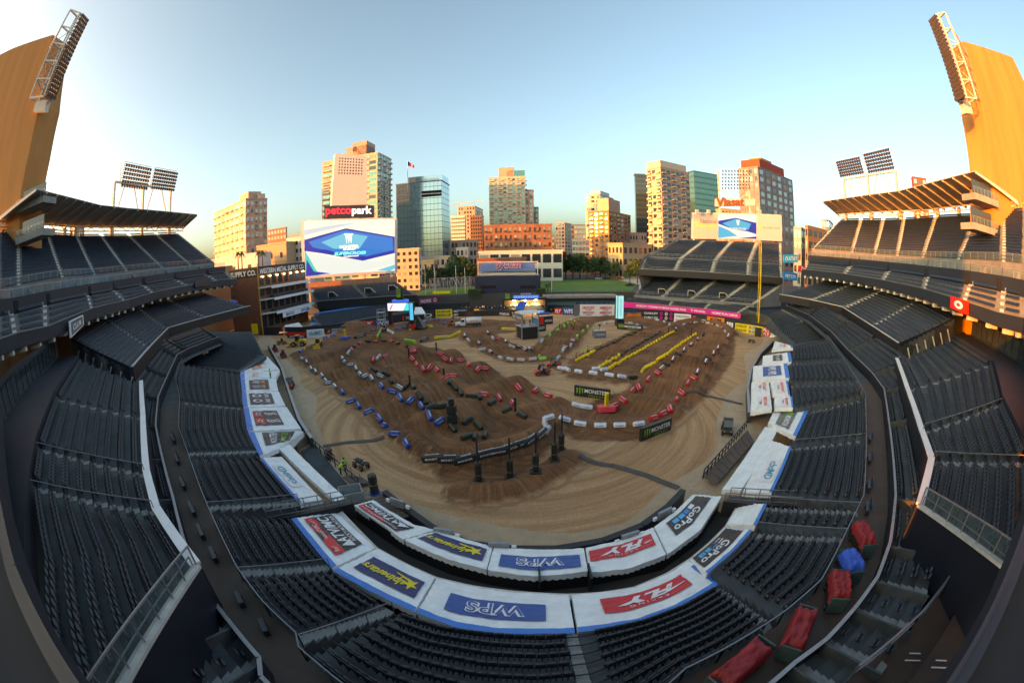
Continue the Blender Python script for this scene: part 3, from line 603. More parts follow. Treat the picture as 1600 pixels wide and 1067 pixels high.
for side in ('left', 'right'):
    u = UD[side]; P = {k: [onplan(x, y, ring(o, side)) for x, y in u[k]] for k, o in (('f', 0), ('lb', 5), ('uf', 8.5), ('ut', 26))}
    zf = [p.z for p in P['f']]
    for q, z in (('f', 19.3), ('lb', 22.2), ('uf', 26.0), ('ut', 36.9)):      # level each line; the sections are flat rings
        for p in P[q]: p.z = z if abs(p.z-z) > .9 else p.z*.5+z*.5
    u['P'] = P
    # lower rows of the upper deck
    nf = min(len(P['f']), len(P['lb']))
    for i in range(nf-1):
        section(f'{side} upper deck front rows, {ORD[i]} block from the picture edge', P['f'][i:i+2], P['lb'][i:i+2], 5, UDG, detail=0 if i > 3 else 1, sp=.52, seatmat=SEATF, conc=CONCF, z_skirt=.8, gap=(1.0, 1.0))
    deck_edge(P['f'], f'navy front fascia of the upper deck on the {side}', depth=.9, top=.75, face=NAVYW, cap=RAIL, inset=14, capw=.12)
    # brackets under the fascia
    fas = [o for o in COL.objects if o.name.startswith('deck_fascia')][-1]
    for a, b in zip(P['f'][:-1], P['f'][1:]):
        k = max(2, int((b-a).length/3.2))
        for j in range(k):
            p = lerp(a, b, (j+.5)/k); q = away(p, 2.2); br = MB(); br.obox(Vector((p.x, p.y, p.z-1.5)), Vector((q.x-p.x, q.y-p.y, 0)), Vector((-(q.y-p.y), q.x-p.x, 0))*.25, Vector((0, 0, .55))); br.build('deck_bracket', STEELW, fas)
    # inner wall with glass rail between the two tiers, with the stair mouths
    w = MB(); rl = []
    for i in range(nf-1):
        a, b = P['lb'][i], P['lb'][i+1]; a2, b2 = away(a, .05), away(b, .05)
        w.obox(a2, b2-a2, away(a, .3)-a2, Vector((0, 0, 2.1))); 
        e = MB()
    rw = w.build('tier_wall', NAVYW); tag(rw, f'navy wall with vertical stair mouths between the two upper deck tiers on the {side}', 'wall')
    rail_line([away(p, .2, 2.1) for p in P['lb']], 1.1, rw, glass=True, post=2.4, m=STEEL)
    for i in range(1, nf-1):               # pale slanted stair flanks rising from the wall
        a = P['lb'][i]; d = (P['lb'][i+1]-P['lb'][i-1]).normalized(); q = away(a, 3.6, 3.2); s_ = MB()
        s_.add([a-d*1.2, away(a, 3.6)-d*1.2, q-d*1.2, a-d*1.2+Vector((0, 0, .6)), a-d*.9, away(a, 3.6)-d*.9, q-d*.9, a-d*.9+Vector((0, 0, .6))], [(0, 1, 2, 3), (7, 6, 5, 4), (3, 2, 6, 7), (0, 3, 7, 4)])
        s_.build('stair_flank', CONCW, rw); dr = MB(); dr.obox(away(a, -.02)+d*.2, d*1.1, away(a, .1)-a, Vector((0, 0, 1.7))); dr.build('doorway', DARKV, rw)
    nu = min(len(P['uf']), len(P['ut']))
    for i in range(nu-1):
        section(f'steep {side} upper deck rows under the canopy, {ORD[i]} block from the picture edge', P['uf'][i:i+2], P['ut'][i:i+2], 19, UDG, detail=0, sp=.52, seatmat=SEATF, conc=CONCF, z_skirt=3.5, gap=(.7, 1.0))
    fr = MB(); 
    rail_o = rail_line([p+Vector((0, 0, .1)) for p in P['uf']], 1.1, None, name='deck_railing', glass=True, post=2.2, m=STEEL); tag(rail_o, f'glass railing along the foot of the steep upper rows on the {side}', 'railing')
    top = rail_line(P['ut'], 1.5, None, name='back_fence', post=1.0, r=.03, m=STEELW); tag(top, f'thin wire fence along the top row of the {side} upper deck', 'fence')

# the ring goes on behind the camera: plain seating bowl and outer wall, seen from nowhere in the picture but casting its shade
def back_ring():
    front = [UD['left']['P']['f'][0], Vector((-44, 11, 18.6)), Vector((-29.8, 7.3, 17.6)), Vector((-15.3, 2.4, 17.2)), Vector((-9, .6, 17.2)), Vector((-4, -.4, 17.2)), Vector((4, -.4, 17.2)), Vector((9, .6, 17.2)), Vector((15.3, 2.0, 17.2)), Vector((29.8, 7.0, 17.6)), Vector((44, 10, 18.6)), UD['right']['P']['f'][0]]
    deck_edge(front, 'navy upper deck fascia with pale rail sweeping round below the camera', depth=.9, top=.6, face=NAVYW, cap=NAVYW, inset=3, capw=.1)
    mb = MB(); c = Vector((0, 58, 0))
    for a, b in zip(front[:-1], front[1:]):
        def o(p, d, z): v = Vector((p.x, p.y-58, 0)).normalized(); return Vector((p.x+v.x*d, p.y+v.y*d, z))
        full = max(abs(a.x), abs(b.x)) > 40  # tall profile at the ends blocks the sun; middle left open for skylight
        for (d0, z0), (d1, z1) in ((((0, 17.5), (2.5, 17.5)), ((2.5, 17.5), (9, 17.5)), ((9, 17.5), (9, 25)), ((9, 25), (27, 37)), ((27, 37), (27, -.4))) if full else (((0, 17.3), (3.5, 17.3)), ((3.5, 18.6), (3.5, 16.6)))):  # low back wall added behind the deck strip to stop a sun leak
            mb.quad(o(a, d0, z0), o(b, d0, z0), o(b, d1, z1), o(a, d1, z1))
    struct(mb.build('home_stand_and_sun_blocker', mat('stand_shade_concrete', (.010, .012, .016), .85, noise_amt=.5, noise_scale=.6)))
    mb = MB(); G_ = MB()
    for side in ('left', 'right'):
        for a, b in zip(UD[side]['P']['ut'][:-1], UD[side]['P']['ut'][1:]):
            a2, b2 = away(a, .5), away(b, .5); mb.quad(Vector((a2.x, a2.y, -.4)), Vector((b2.x, b2.y, -.4)), Vector((b2.x, b2.y, a2.z)), Vector((a2.x, a2.y, b2.z)))
        u0 = away(UD[side]['P']['ut'][0], .5); f0 = UD[side]['P']['f'][0]; v0 = Vector((f0.x, f0.y-58, 0)).normalized(); h0 = Vector((f0.x+v0.x*27, f0.y+v0.y*27, 37))
        mb.quad(Vector((u0.x, u0.y, -.4)), Vector((h0.x, h0.y, -.4)), Vector((h0.x, h0.y, 37)), Vector((u0.x, u0.y, 37)))  # closing wall added so low sun cannot leak through the gap
    mb.quad((-107.6, 105.5, -.4), (-110, 142, -.4), (-110, 142, 25), (-107.6, 105.5, 25))  # extra wall added out of view to keep sun off the warehouse side
    struct(mb.build('outer_wall_and_sun_blocker', STUCCO2))
back_ring()

# ------------------------------------------------------------------ roof canopies over the upper deck
def canopy(side, tips, label, cols):
    fr = [onplan(x, y, ring(12, side)) for x, y in tips]
    for p in fr: p.z = 41.0
    bk = [away(p, 15, -1.9) for p in fr]; root = empty('roof_canopy', (fr[0]+bk[0])/2); tag(root, label, 'canopy')
    inv = Matrix.Translation(-root.location)
    def B(mb, n, m): o = mb.build(n, m, root); o.matrix_parent_inverse = inv; return o
    sl = MB()
    for a, b, c, d in zip(fr[:-1], fr[1:], bk[1:], bk[:-1]):
        z = Vector((0, 0, .16)); sl.add([a, b, c, d, a+z, b+z, c+z, d+z], [(0, 1, 2, 3), (7, 6, 5, 4), (0, 4, 5, 1), (1, 5, 6, 2), (2, 6, 7, 3), (3, 7, 4, 0)])
    B(sl, 'roof_deck', mat('canopy_deck', (.42, .39, .33), .6, noise_amt=.15, noise_scale=.3))
    for a, b, c, d in zip(fr[:-1], fr[1:], bk[1:], bk[:-1]):
        k = max(2, int((b-a).length/4.0))
        for j in range(k+1):
            p = lerp(a, b, j/k); q = lerp(d, c, j/k); rb = MB(); dn = Vector((0, 0, -1)); e = (b-a).normalized()*.14
            rb.add([p-e+dn*.05, p-e+dn*.35, q-e+dn*.7, q-e+dn*.05, p+e+dn*.05, p+e+dn*.35, q+e+dn*.7, q+e+dn*.05], [(0, 1, 2, 3), (7, 6, 5, 4), (1, 5, 6, 2), (0, 4, 5, 1), (2, 6, 7, 3)]); B(rb, 'roof_rib', STEELW)
        tr = MB(); t0 = Vector((0, 0, -.5)); t1 = Vector((0, 0, -1.5)); m_ = max(3, int((c-d).length/2.2))
        d_, c_ = lerp(d, a, .12), lerp(c, b, .12)
        tr.bar(d_+t0, c_+t0, .22); tr.bar(d_+t1, c_+t1, .22)
        for j in range(m_):
            p = lerp(d_, c_, j/m_); q = lerp(d_, c_, (j+1)/m_); tr.bar(p+(t0 if j % 2 else t1), q+(t1 if j % 2 else t0), .14)
        B(tr, 'roof_truss', STEELW)
    for x, y in cols:
        p = onplan(x, y, ring(25.5, side)); cm = MB(); cm.box((p.x, p.y, 37.9), (.9, .9, 2.6)); B(cm, 'column', STEELW)
    return root
canopy('left', [(58, 280), (157, 323), (200, 327), (308, 333)], 'pale slatted roof canopy with trusses above the left upper deck', [(101, 355), (117, 358), (173, 355), (221, 355), (263, 355)])
canopy('right', [(1286, 314), (1405, 306), (1523, 262)], 'sunlit orange roof canopy with trusses above the right upper deck', [(1322, 335), (1362, 335), (1408, 335), (1435, 330), (1465, 330), (1498, 325)])

# ------------------------------------------------------------------ light towers
LAMP = mat('lamp_housing', (.05, .036, .03), .4, metal=.3); LGLASS = mat('lamp_glass', (.10, .09, .085), .3, metal=.3)
def lamp_bank(o, ax, ay, nx, ny, parent, inv=None, size=.5):
    """grid of round floodlights on a frame spanned by ax (across) and ay (up)"""
    o = Vector(o); ax = Vector(ax); ay = Vector(ay); n = ax.cross(ay).normalized()
    fr = MB()
    for j in range(ny+1): fr.bar(o+ay*(j/ny), o+ax+ay*(j/ny), .12)
    for i in range(0, nx+1, 3): fr.bar(o+ax*(i/nx), o+ax*(i/nx)+ay, .12)
    l = MB(); g = MB()
    for i in range(nx):
        for j in range(ny):
            c = o+ax*((i+.5)/nx)+ay*((j+.5)/ny); d = (n*.8+Vector((0, 0, -.55))).normalized(); l.tube(c, c+d*size*1.1, size*.3, size*.62, 7, 0); g.tube(c+d*size*1.09, c+d*size*1.13, size*.56, size*.56, 7)
    a = fr.build('rack_frame', STEELW, parent); b = l.build('floodlights', LAMP, parent); b['kind'] = 'stuff'; c = g.build('floodlight_glass', LGLASS, parent); c['kind'] = 'stuff'
    if inv is not None:
        for q in (a, b, c): q.matrix_parent_inverse = inv
def light_tower(side, posts, top, banks, label):
    r_ = ring(28, side); foot = [onplan(x, 345, r_) for x in posts]; z0 = 36.0; root = empty('light_tower', (foot[1].x, foot[1].y, z0)); tag(root, label, 'light tower', 'light towers above the upper decks'); inv = Matrix.Translation(-root.location)
    def B(mb, n, m): o = mb.build(n, m, root); o.matrix_parent_inverse = inv; return o
    zt = onplan(posts[1], top, r_).z
    for p in foot: t = MB(); t.bar((p.x, p.y, z0), (p.x, p.y, zt), .75); B(t, 'post', STEELW)
    b = MB(); b.bar((foot[0].x, foot[0].y, zt), (foot[-1].x, foot[-1].y, zt), .8, .5); B(b, 'crossbeam', STEELW)
    for a, c in zip(foot[:-1], foot[1:]):
        m_ = lerp(a, c, .5)
        for k, (q, s_) in enumerate(((a, .35), (c, .65))): t = MB(); x = lerp(a, c, s_); t.bar((x.x, x.y, zt), (q.x, q.y, z0+3), .3); B(t, 'brace', STEELW)
    for (x0, x1, yb, yt) in banks:
        a = onplan(x0, yb, r_); c = onplan(x1, yb, r_); h = onplan(x0, yt, r_).z-a.z
        ax = Vector((c.x-a.x, c.y-a.y, 0)); n = Vector((ax.y, -ax.x, 0)).normalized(); n = n if n.dot(Vector((0, 58, 0))-a) > 0 else -n
        if ax.cross(Vector((0, 0, 1))).dot(n) < 0: a, ax = a+ax, -ax
        lamp_bank(Vector((a.x, a.y, a.z)), ax, Vector((0, 0, h))+n*1.6, 11, 6, root, inv, .8)
        s2 = MB(); s2.bar((a.x, a.y, zt), a+Vector((0, 0, h))-n*.3, .18); B(s2, 'rack_stay', STEELW); s2 = MB(); s2.bar((a+ax)+Vector((0, 0, zt-a.z)), a+ax+Vector((0, 0, h))-n*.3, .18); B(s2, 'rack_stay', STEELW)
light_tower('left', [176, 222, 265], 291, [(187, 229, 291, 254), (234, 271, 294, 263)], 'cream light tower with two floodlight racks behind the left upper deck')
light_tower('right', [1322, 1360, 1405], 274, [(1314, 1352, 276, 252), (1358, 1400, 270, 240)], 'cream light tower with two floodlight racks behind the right upper deck')

# ------------------------------------------------------------------ the two big sandstone towers with slanted lamp racks
def big_tower(side):
    s = -1 if side == 'left' else 1
    line = [(s*56, 41.4), (s*110, 17.9)]
    pts = [(1505, 65), (1582, 90), (1600, 128)] if side == 'right' else [(83, 55), (20, 76), (0, 86)]
    low = [(1537, 183), (1549, 252), (1552, 330), (1552, 420)] if side == 'right' else [(62, 165), (45, 240), (33, 300), (30, 420)]
    T = [onplan(x, y, line) for x, y in pts]; Lw = [onplan(x, y, line) for x, y in low]
    far = Vector((T[-1].x+s*12, T[-1].y-5.2, T[-1].z-14)); base = [Vector((far.x, far.y, 12)), Vector((Lw[-1].x, Lw[-1].y, 12))]
    outl = [T[0], *T[1:], far, base[0], base[1], *Lw[::-1]]; dv = Vector((s*2.2, 7.2, 0))
    root = empty('stadium_tower', (Lw[-1].x, Lw[-1].y, 12)); tag(root, 'tall sandstone tower in shade at the left with a slanted floodlight rack' if side == 'left' else 'tall sandstone tower glowing orange in the sun at the right with a slanted floodlight rack', 'tower', 'tall towers flanking the stands'); inv = Matrix.Translation(-root.location)
    def B(mb, n, m): o = mb.build(n, m, root); o.matrix_parent_inverse = inv; return o
    w = MB(); n = len(outl); p = [Vector(q) for q in outl]; w.poly(p if side == 'left' else p); p2 = [q+dv for q in p]; w.poly(p2[::-1])
    for i in range(n): w.quad(p[i], p2[i], p2[(i+1) % n], p[(i+1) % n])
    B(w, 'tower_wall', STUCCO)
    # balconies at the inner edge
    for (x0, x1, yt, yb) in ([(1517, 1553, 300, 312), (1515, 1553, 345, 358)] if side == 'right' else [(31, 73, 318, 335), (31, 72, 370, 383)]):
        a = onplan(x0, yb, line); c = onplan(x1, yb, line); q = MB(); e = c-a; e.z = 0; nn = Vector((-.38*s, -.92, 0))
        q.obox(a+nn*1.5, e, -nn*4.5, Vector((0, 0, 1.1))); bo = B(q, 'balcony', CONCW)
        rr_ = rail_line([a+nn*1.4+Vector((0, 0, 1.1)), a+nn*1.4+e+Vector((0, 0, 1.1))], 1.1, bo, glass=True, post=1.0, m=STEEL); rr_.matrix_parent_inverse = Matrix()
        dk = MB(); dk.obox(a-nn*.1+e*.1+Vector((0, 0, 1.1)), e*.8, nn*.15, Vector((0, 0, 2.6))); B(dk, 'balcony_door', mat('tower_glass', (.04, .06, .06), .1, spec=.8))
    # small skewed vent / sign bracket on the broad face
    # slanted lamp rack
    pr = [(1497, 160), (1512, 162), (1455, 33), (1466, 30)] if side == 'right' else [(82, 158), (60, 160), (135, 32), (120, 26)]
    a, b, c, d = [onplan(x, y, line) for x, y in pr]; nn = Vector((-.38*s, -.92, 0)); inw = Vector((-s*.92, .39, 0))
    a2, b2, c2, d2 = [q+nn*3.4 for q in (a, b, c, d)]
    fr = MB()
    for u, v in ((a, c), (b, d), (a2, c2), (b2, d2), (c, d), (c2, d2), (a, b), (a2, b2), (a, a2), (b, b2), (c, c2), (d, d2)): fr.bar(u, v, .3)
    for k in range(1, 5):
        t = k/5; fr.bar(lerp(a, c, t), lerp(b, d, t), .25); fr.bar(lerp(a2, c2, t), lerp(b2, d2, t), .25); fr.bar(lerp(b, d, t), lerp(b2, d2, t), .25); fr.bar(lerp(b2, d2, t-.2), lerp(b, d, t), .14)
        anc = lerp(T[0], Lw[0], 1-t); fr.bar(lerp(b2, d2, t), anc if anc.z < T[0].z else T[0], .35)
    B(fr, 'lamp_rack', STEELW)
    l = MB(); g = MB()
    for k in range(20):
        for j in range(5):
            t = (k+.5)/20; q = lerp(lerp(a, c, t), lerp(a2, c2, t), (j+.5)/5)+inw*.25; dd = (inw+Vector((0, 0, -.45))).normalized(); l.tube(q, q+dd*.75, .2, .42, 7); g.tube(q+dd*.74, q+dd*.78, .38, .38, 7)
    o = B(l, 'floodlights', LAMP); o['kind'] = 'stuff'; o = B(g, 'floodlight_glass', LGLASS); o['kind'] = 'stuff'
    pod = MB(); pod.obox(b+nn*1.0+Vector((0, 0, -2.2)), (a-b)*.8, -nn*1.5, Vector((0, 0, 2.2))); B(pod, 'maintenance_pod', STEELW)
big_tower('left'); big_tower('right')
# ------------------------------------------------------------------ tarps over the front rows, with banners lying on them
def tarp_mat():
    m = mat('tarp_cloth', (.76, .82, .83), .6, noise_amt=.16, noise_scale=.9, bump=.9, bump_scale=2.2); return m
TARP = tarp_mat(); TBLUE = mat('tarp_blue_edge', (.0, .19, .62), .5, noise_amt=.12, noise_scale=1.0)
def resample(pts, n):
    L = [0]
    for a, b in zip(pts[:-1], pts[1:]): L.append(L[-1]+(b-a).length)
    out = []
    for i in range(n+1):
        t = L[-1]*i/n; k = 0
        while k < len(L)-2 and L[k+1] < t: k += 1
        out.append(lerp(pts[k], pts[k+1], (t-L[k])/max(L[k+1]-L[k], 1e-6)))
    return out
TAN = {}
def tarp(key, front, back, zf, zb, label, edge='b', ribs=6, skirt=True, wr=.035):
    Fr = resample(GL(front, zf), 32); Bk = resample(GL(back, zb), 32); sd = len(TAN)*13.7
    def fn(u, v, h=0.0):
        i = min(max(u, 0)*32, 31.999); k = int(i); f = lerp(Fr[k], Fr[k+1], i-k); b = lerp(Bk[k], Bk[k+1], i-k); p = lerp(f, b, v)
        w = wr*(noise.noise(Vector((p.x*.8+sd, p.y*.8, 1)))*2.0+noise.noise(Vector((p.x*2.3, p.y*2.3+sd, 5)))*1.0-1.2*abs(noise.noise(Vector((p.x*1.5+sd, p.y*.5, 9)))))+.045*abs(math.sin(v*math.pi*ribs))
        return p+Vector((0, 0, w+h))
    nu, nv = 40, 3*ribs; mb = MB(); P = [[fn(i/nu, j/nv, .12) for i in range(nu+1)] for j in range(nv+1)]
    mb.add([p for r in P for p in r], [(j*(nu+1)+i, (j+1)*(nu+1)+i, (j+1)*(nu+1)+i+1, j*(nu+1)+i+1) for j in range(nv) for i in range(nu)])
    if skirt:
        for i in range(nu):
            for j, dz in ((0, -.7), (nv, -.5)):
                a, b = P[j][i], P[j][i+1]; z = Vector((0, 0, dz*(1+.15*math.sin(i*2.1)))); z2 = Vector((0, 0, dz*(1+.15*math.sin((i+1)*2.1)))); mb.quad(a, b, b+z2, a+z)
        for j in range(nv):
            for i in (0, nu): a, b = P[j][i], P[j+1][i]; z = Vector((0, 0, -.5)); mb.quad(a, b, b+z, a+z)
    o = mb.build('tarp', TARP, smooth=False); tag(o, label, 'tarp', 'pale tarps covering the front rows')
    if 'b' in edge: patch(fn, (0, .905, 1, 1.015), TBLUE, o, 'blue_edge', .15, 40, 2)
    if 'r' in edge: patch(fn, (.955, .2, 1.01, 1.0), TBLUE, o, 'blue_side_edge', .155, 2, 16)
    TAN[key] = fn; return o
GLOSSY = lambda n, c: mat(n, c, .45, noise_amt=.08, noise_scale=1.5)
B_BLUE = GLOSSY('banner_blue', (.008, .085, .33)); B_RED = GLOSSY('banner_red', (.62, .015, .03)); B_NAVY = GLOSSY('banner_navy', (.008, .022, .13)); B_BLACK = GLOSSY('banner_black', (.022, .023, .026))
B_WHITE = GLOSSY('banner_white', (.75, .76, .78)); B_YEL = GLOSSY('banner_yellow', (.78, .62, .02)); B_GREEN = GLOSSY('banner_green', (.22, .50, .03)); B_CYAN = GLOSSY('banner_cyan', (.0, .42, .78)); B_CYAN2 = GLOSSY('banner_mid_blue', (.01, .22, .60)); B_TURQ = GLOSSY('banner_turquoise', (.0, .33, .45)); B_ORANGE = GLOSSY('banner_orange', (.80, .20, .01)); B_PINK = GLOSSY('banner_pink', (.75, .01, .28)); B_GREY = GLOSSY('banner_grey', (.12, .125, .13)); B_BRED = GLOSSY('banner_bright_red', (.72, .02, .02)); B_LBLUE = GLOSSY('banner_light_blue', (.03, .28, .68))
STAR = [(.5, 1), (.62, .64), (1, .62), (.7, .4), (.82, 0), (.5, .24), (.18, 0), (.3, .4), (0, .62), (.38, .64)]
def ring_pts(cx, cy, rx, ry, n=20): return [(cx+rx*math.cos(2*math.pi*i/n), cy+ry*math.sin(2*math.pi*i/n)) for i in range(n)]
def ringshape(fn, cx, cy, rx, ry, t, m, parent, h, name='emblem'):
    o = [fn(x, y, h) for x, y in ring_pts(cx, cy, rx, ry, 24)]; i_ = [fn(x, y, h) for x, y in ring_pts(cx, cy, rx*(1-t), ry*(1-t*rx/ry if False else 1-t), 24)]; mb = MB()
    for k in range(24): mb.quad(o[k], o[(k+1) % 24], i_[(k+1) % 24], i_[k])
    return mb.build(name, m, parent)
def claw(fn, box, m, parent, h):           # three ragged vertical strokes
    u0, v0, u1, v1 = box
    for k, (a, top, bot) in enumerate(((.0, .92, .12), (.38, 1.0, .0), (.76, .94, .2))):
        pts = [(a, top), (a+.26, top+.02), (a+.20, .7), (a+.24, .5), (a+.17, .3), (a+.12, bot), (a+.06, .35), (a+.09, .55), (a+.03, .75)]
        shape(fn, [(lerp(u0, u1, x), lerp(v0, v1, min(y, 1))) for x, y in pts], m, parent, 'claw_mark', h)
def art(kind, f, r, h):
    """writing and marks of one banner on its local surface f(s, t, h): s along the words, t up"""
    T = lambda b, box, m, hh=0.0, **k: lettering(b, f, box, m, r, h=h+hh, **k)
    S = lambda pts, m, hh=0.0: shape(f, pts, m, r, 'emblem', h+hh)
    if kind == 'wps':
        T('WPS', (.20, .20, .80, .82), B_WHITE, bold=.065, space=1.08); T('WPS', (.215, .235, .785, .785), B_BLUE, .03, bold=.0, space=1.16)
    elif kind == 'fly':
        T('FLY', (.16, .20, .86, .70), B_WHITE, bold=.05, shear=.35); S([(.06, .55), (.42, .62), (.34, .72), (.02, .58)], B_WHITE); T('RACING', (.30, .76, .74, .90), B_WHITE, bold=.0, space=1.6)
    elif kind == 'alp':
        T('alpinestars', (.22, .30, .97, .80), B_YEL, bold=.03, shear=.25); S([(.03+.26*x, .18+.62*y) for x, y in STAR], B_YEL); S([(.12, .28), (.48, .16), (.44, .24), (.2, .36)], B_YEL, .01)
    elif kind == 'atv':
        S([(0, .66), (1, .66), (1, 1), (0, 1)], B_BRED, -.03); T('RockymountainATVMC.com', (.05, .73, .95, .93), B_WHITE, bold=.0, shear=.2); T('ATV/MC', (.14, .24, .97, .60), B_WHITE, bold=.03, shear=.3); T('ROCKY MOUNTAIN', (.12, .05, .95, .19), B_WHITE, shear=.2); S([(.02, .22), (.13, .60), (.16, .40), (.22, .22)], B_WHITE)
    elif kind == 'gopro':
        T('GoPro', (.30, .50, .95, .90), B_WHITE, bold=.025)
        for k, mm in enumerate((B_WHITE, B_BLUE if False else B_CYAN2, B_CYAN2, B_CYAN)): S([(.30+.155*k, .16), (.43+.155*k, .16), (.43+.155*k, .42), (.30+.155*k, .42)], (B_WHITE, B_CYAN2, B_CYAN, B_CYAN)[k])
    elif kind == 'cbd': T('cbdMD', (.12, .25, .90, .80), B_TURQ, bold=.02)
    elif kind == 'toy2':
        for k in (0, 1):
            S([(.04+.5*k, .66), (.46+.5*k, .66), (.46+.5*k, .97), (.04+.5*k, .97)], B_BRED); ringshape(f, .25+.5*k, .81, .10, .09, .3, B_WHITE, r, h+.01)
        for k in (0, 1): lettering('TOYOTA', (lambda s, t, hh, k=k: f(.10+.5*k+.30*(1-t), .06+.52*s, hh)), (0, .2, 1, .8), B_WHITE, r, h=h, bold=.03)
    elif kind == 'oo':
        for k in (0, 1):
            ringshape(f, .28+.46*k, .68, .13, .2, .38, B_WHITE, r, h); T('OAKLEY', (.10+.46*k, .16, .46+.46*k, .36), B_WHITE)
    elif kind == 'pics':
        for k in (0, 1):
            S([(.08+.46*k, .2), (.42+.46*k, .2), (.42+.46*k, .85), (.08+.46*k, .85)], B_GREY); S([(.10+.46*k, .22), (.40+.46*k, .22), (.30+.46*k, .45)], B_ORANGE, .01); T('III', (.12+.46*k, .5, .4+.46*k, .8), B_WHITE, .01)
    elif kind == 'mon':
        claw(f, (.06, .18, .26, .86), B_GREEN, r, h); T('MONSTER', (.30, .45, .95, .80), B_WHITE, bold=.02); T('ENERGY', (.42, .14, .84, .32), B_GREEN, bold=.0, space=1.4)
    elif kind == 'monv':
        S([(.05, .05), (.45, .05), (.45, .4), (.05, .4)], B_GREEN, -.01); T('MONSTER', (.08, .55, .92, .8), B_WHITE); T('ENERGY', (.5, .2, .9, .4), B_GREEN)
    elif kind == 'tire': T('DISCOUNT', (.08, .56, .92, .84), B_BRED, bold=.035); T('TIRE', (.30, .20, .70, .42), B_BLACK, bold=.02, space=1.3)
    elif kind == 'wps2':
        for k in (0, 1): T('WPS', (.07+.48*k, .28, .45+.48*k, .74), B_WHITE, bold=.03)
    elif kind == 'grey2':
        for k in (0, 1): S([(.06+.5*k, .15), (.46+.5*k, .15), (.46+.5*k, .85), (.06+.5*k, .85)], B_BLACK); T('III', (.12+.5*k, .3, .4+.5*k, .7), B_WHITE, .01)
    elif kind == 'orange': S([(.08, .3), (.92, .3), (.92, .75), (.08, .75)], B_ORANGE); T('KTM', (.2, .38, .8, .68), B_WHITE, .01)
def banner(tk, box, kind, bgm, label, group='sponsor banners lying on the tarps', flip=False):
    fn = TAN[tk]; u0, v0, u1, v1 = box; root_p = fn((u0+u1)/2, (v0+v1)/2, 0)
    f = (lambda s, t, h: fn(lerp(u0, u1, s), lerp(v1, v0, t), h)) if flip else (lambda s, t, h: fn(lerp(u1, u0, s), lerp(v0, v1, t), h))
    r = patch(f, (0, 0, 1, 1), bgm, None, 'banner', .19, 16, 10); tag(r, label, 'banner', group); art(kind, f, r, .23); return r
# bottom rows
tarp('t2a', [(525, 801), (587, 857)], [(457, 812), (520, 890)], 3.4, 5.0, 'pale tarp with blue edge under the upper motor shop banner at bottom left')
tarp('t2b', [(590, 859), (680, 904)], [(522, 893), (648, 957)], 3.4, 5.0, 'pale tarp with blue edge under the upper navy and yellow banner')
tarp('t2c', [(683, 905), (740, 918), (800, 926), (888, 931)], [(652, 958), (710, 981), (780, 991), (898, 990)], 3.4, 5.0, 'pale tarp with blue edge under the larger blue three-letter banner')
tarp('t2d', [(893, 931), (990, 920), (1040, 900), (1075, 878)], [(903, 989), (1000, 974), (1060, 951), (1126, 912)], 3.4, 5.0, 'pale tarp with blue edge under the lower red racing banner', edge='br')
tarp('t2e', [(1077, 876), (1108, 850), (1133, 826)], [(1104, 898), (1142, 866), (1174, 831)], 3.4, 5.0, 'pale tarp with blue edge under the right-hand black banner with blue squares')
tarp('t2f', [(1135, 820), (1155, 787)], [(1180, 823), (1197, 790)], 3.4, 5.0, 'small plain pale tarp with blue edge right of the walkway')
tarp('t1a', [(584, 783), (648, 822), (683, 829)], [(554, 791), (600, 822), (630, 844)], 1.5, 2.4, 'pale tarp by the field wall under the lower motor shop banner', edge='')
tarp('t1b', [(686, 830), (770, 856)], [(633, 845), (700, 875), (760, 891)], 1.5, 2.4, 'pale tarp by the field wall under the lower navy and yellow banner', edge='')
tarp('t1c', [(772, 857), (840, 860), (912, 858)], [(762, 891), (835, 902), (918, 894)], 1.5, 2.4, 'pale tarp by the field wall under the smaller blue three-letter banner', edge='')
tarp('t1d', [(915, 857), (970, 845), (1020, 826)], [(921, 896), (980, 890), (1040, 868)], 1.5, 2.4, 'pale tarp by the field wall under the upper red racing banner', edge='')
tarp('t1e', [(1022, 824), (1055, 800), (1082, 774)], [(1043, 867), (1095, 828), (1127, 777)], 1.5, 2.4, 'pale tarp by the field wall under the left black banner with blue squares', edge='')
# left side
tarp('tla', [(441, 715), (504, 782)], [(407, 717), (469, 788)], 3.6, 5.0, 'pale tarp with blue edge under the turquoise lettered banner at left')
tarp('tls', [(453, 696), (540, 779)], [(436, 702), (525, 785)], 2.9, 3.2, 'long plain pale tarp strip beside the left pit', edge='', ribs=2)
tarp('tl0', [(418, 558), (437, 578)], [(379, 581), (376, 584)], 2.0, 5.0, 'three-cornered pale tarp with blue edge at the far left corner')
tarp('tl1', [(437, 580), (431, 591)], [(376, 585), (377, 593)], 2.0, 5.0, 'narrow pale tarp below the three-cornered one at the far left')
tarp('tl2', [(431, 592), (435, 612)], [(377, 594), (379, 612)], 2.0, 5.0, 'pale tarp on the left under the black banner with two small pictures')
tarp('tl3', [(436, 613), (446, 635)], [(379, 613), (381, 638)], 2.0, 5.0, 'pale tarp on the left under the black banner with two white rings')
tarp('tl4', [(448, 637), (471, 671)], [(382, 639), (388, 675)], 2.0, 5.0, 'pale tarp on the left under the black and red banner')
tarp('tl5', [(474, 675), (455, 694)], [(389, 677), (407, 714)], 2.0, 5.0, 'pale tarp on the left under the black and green banner')
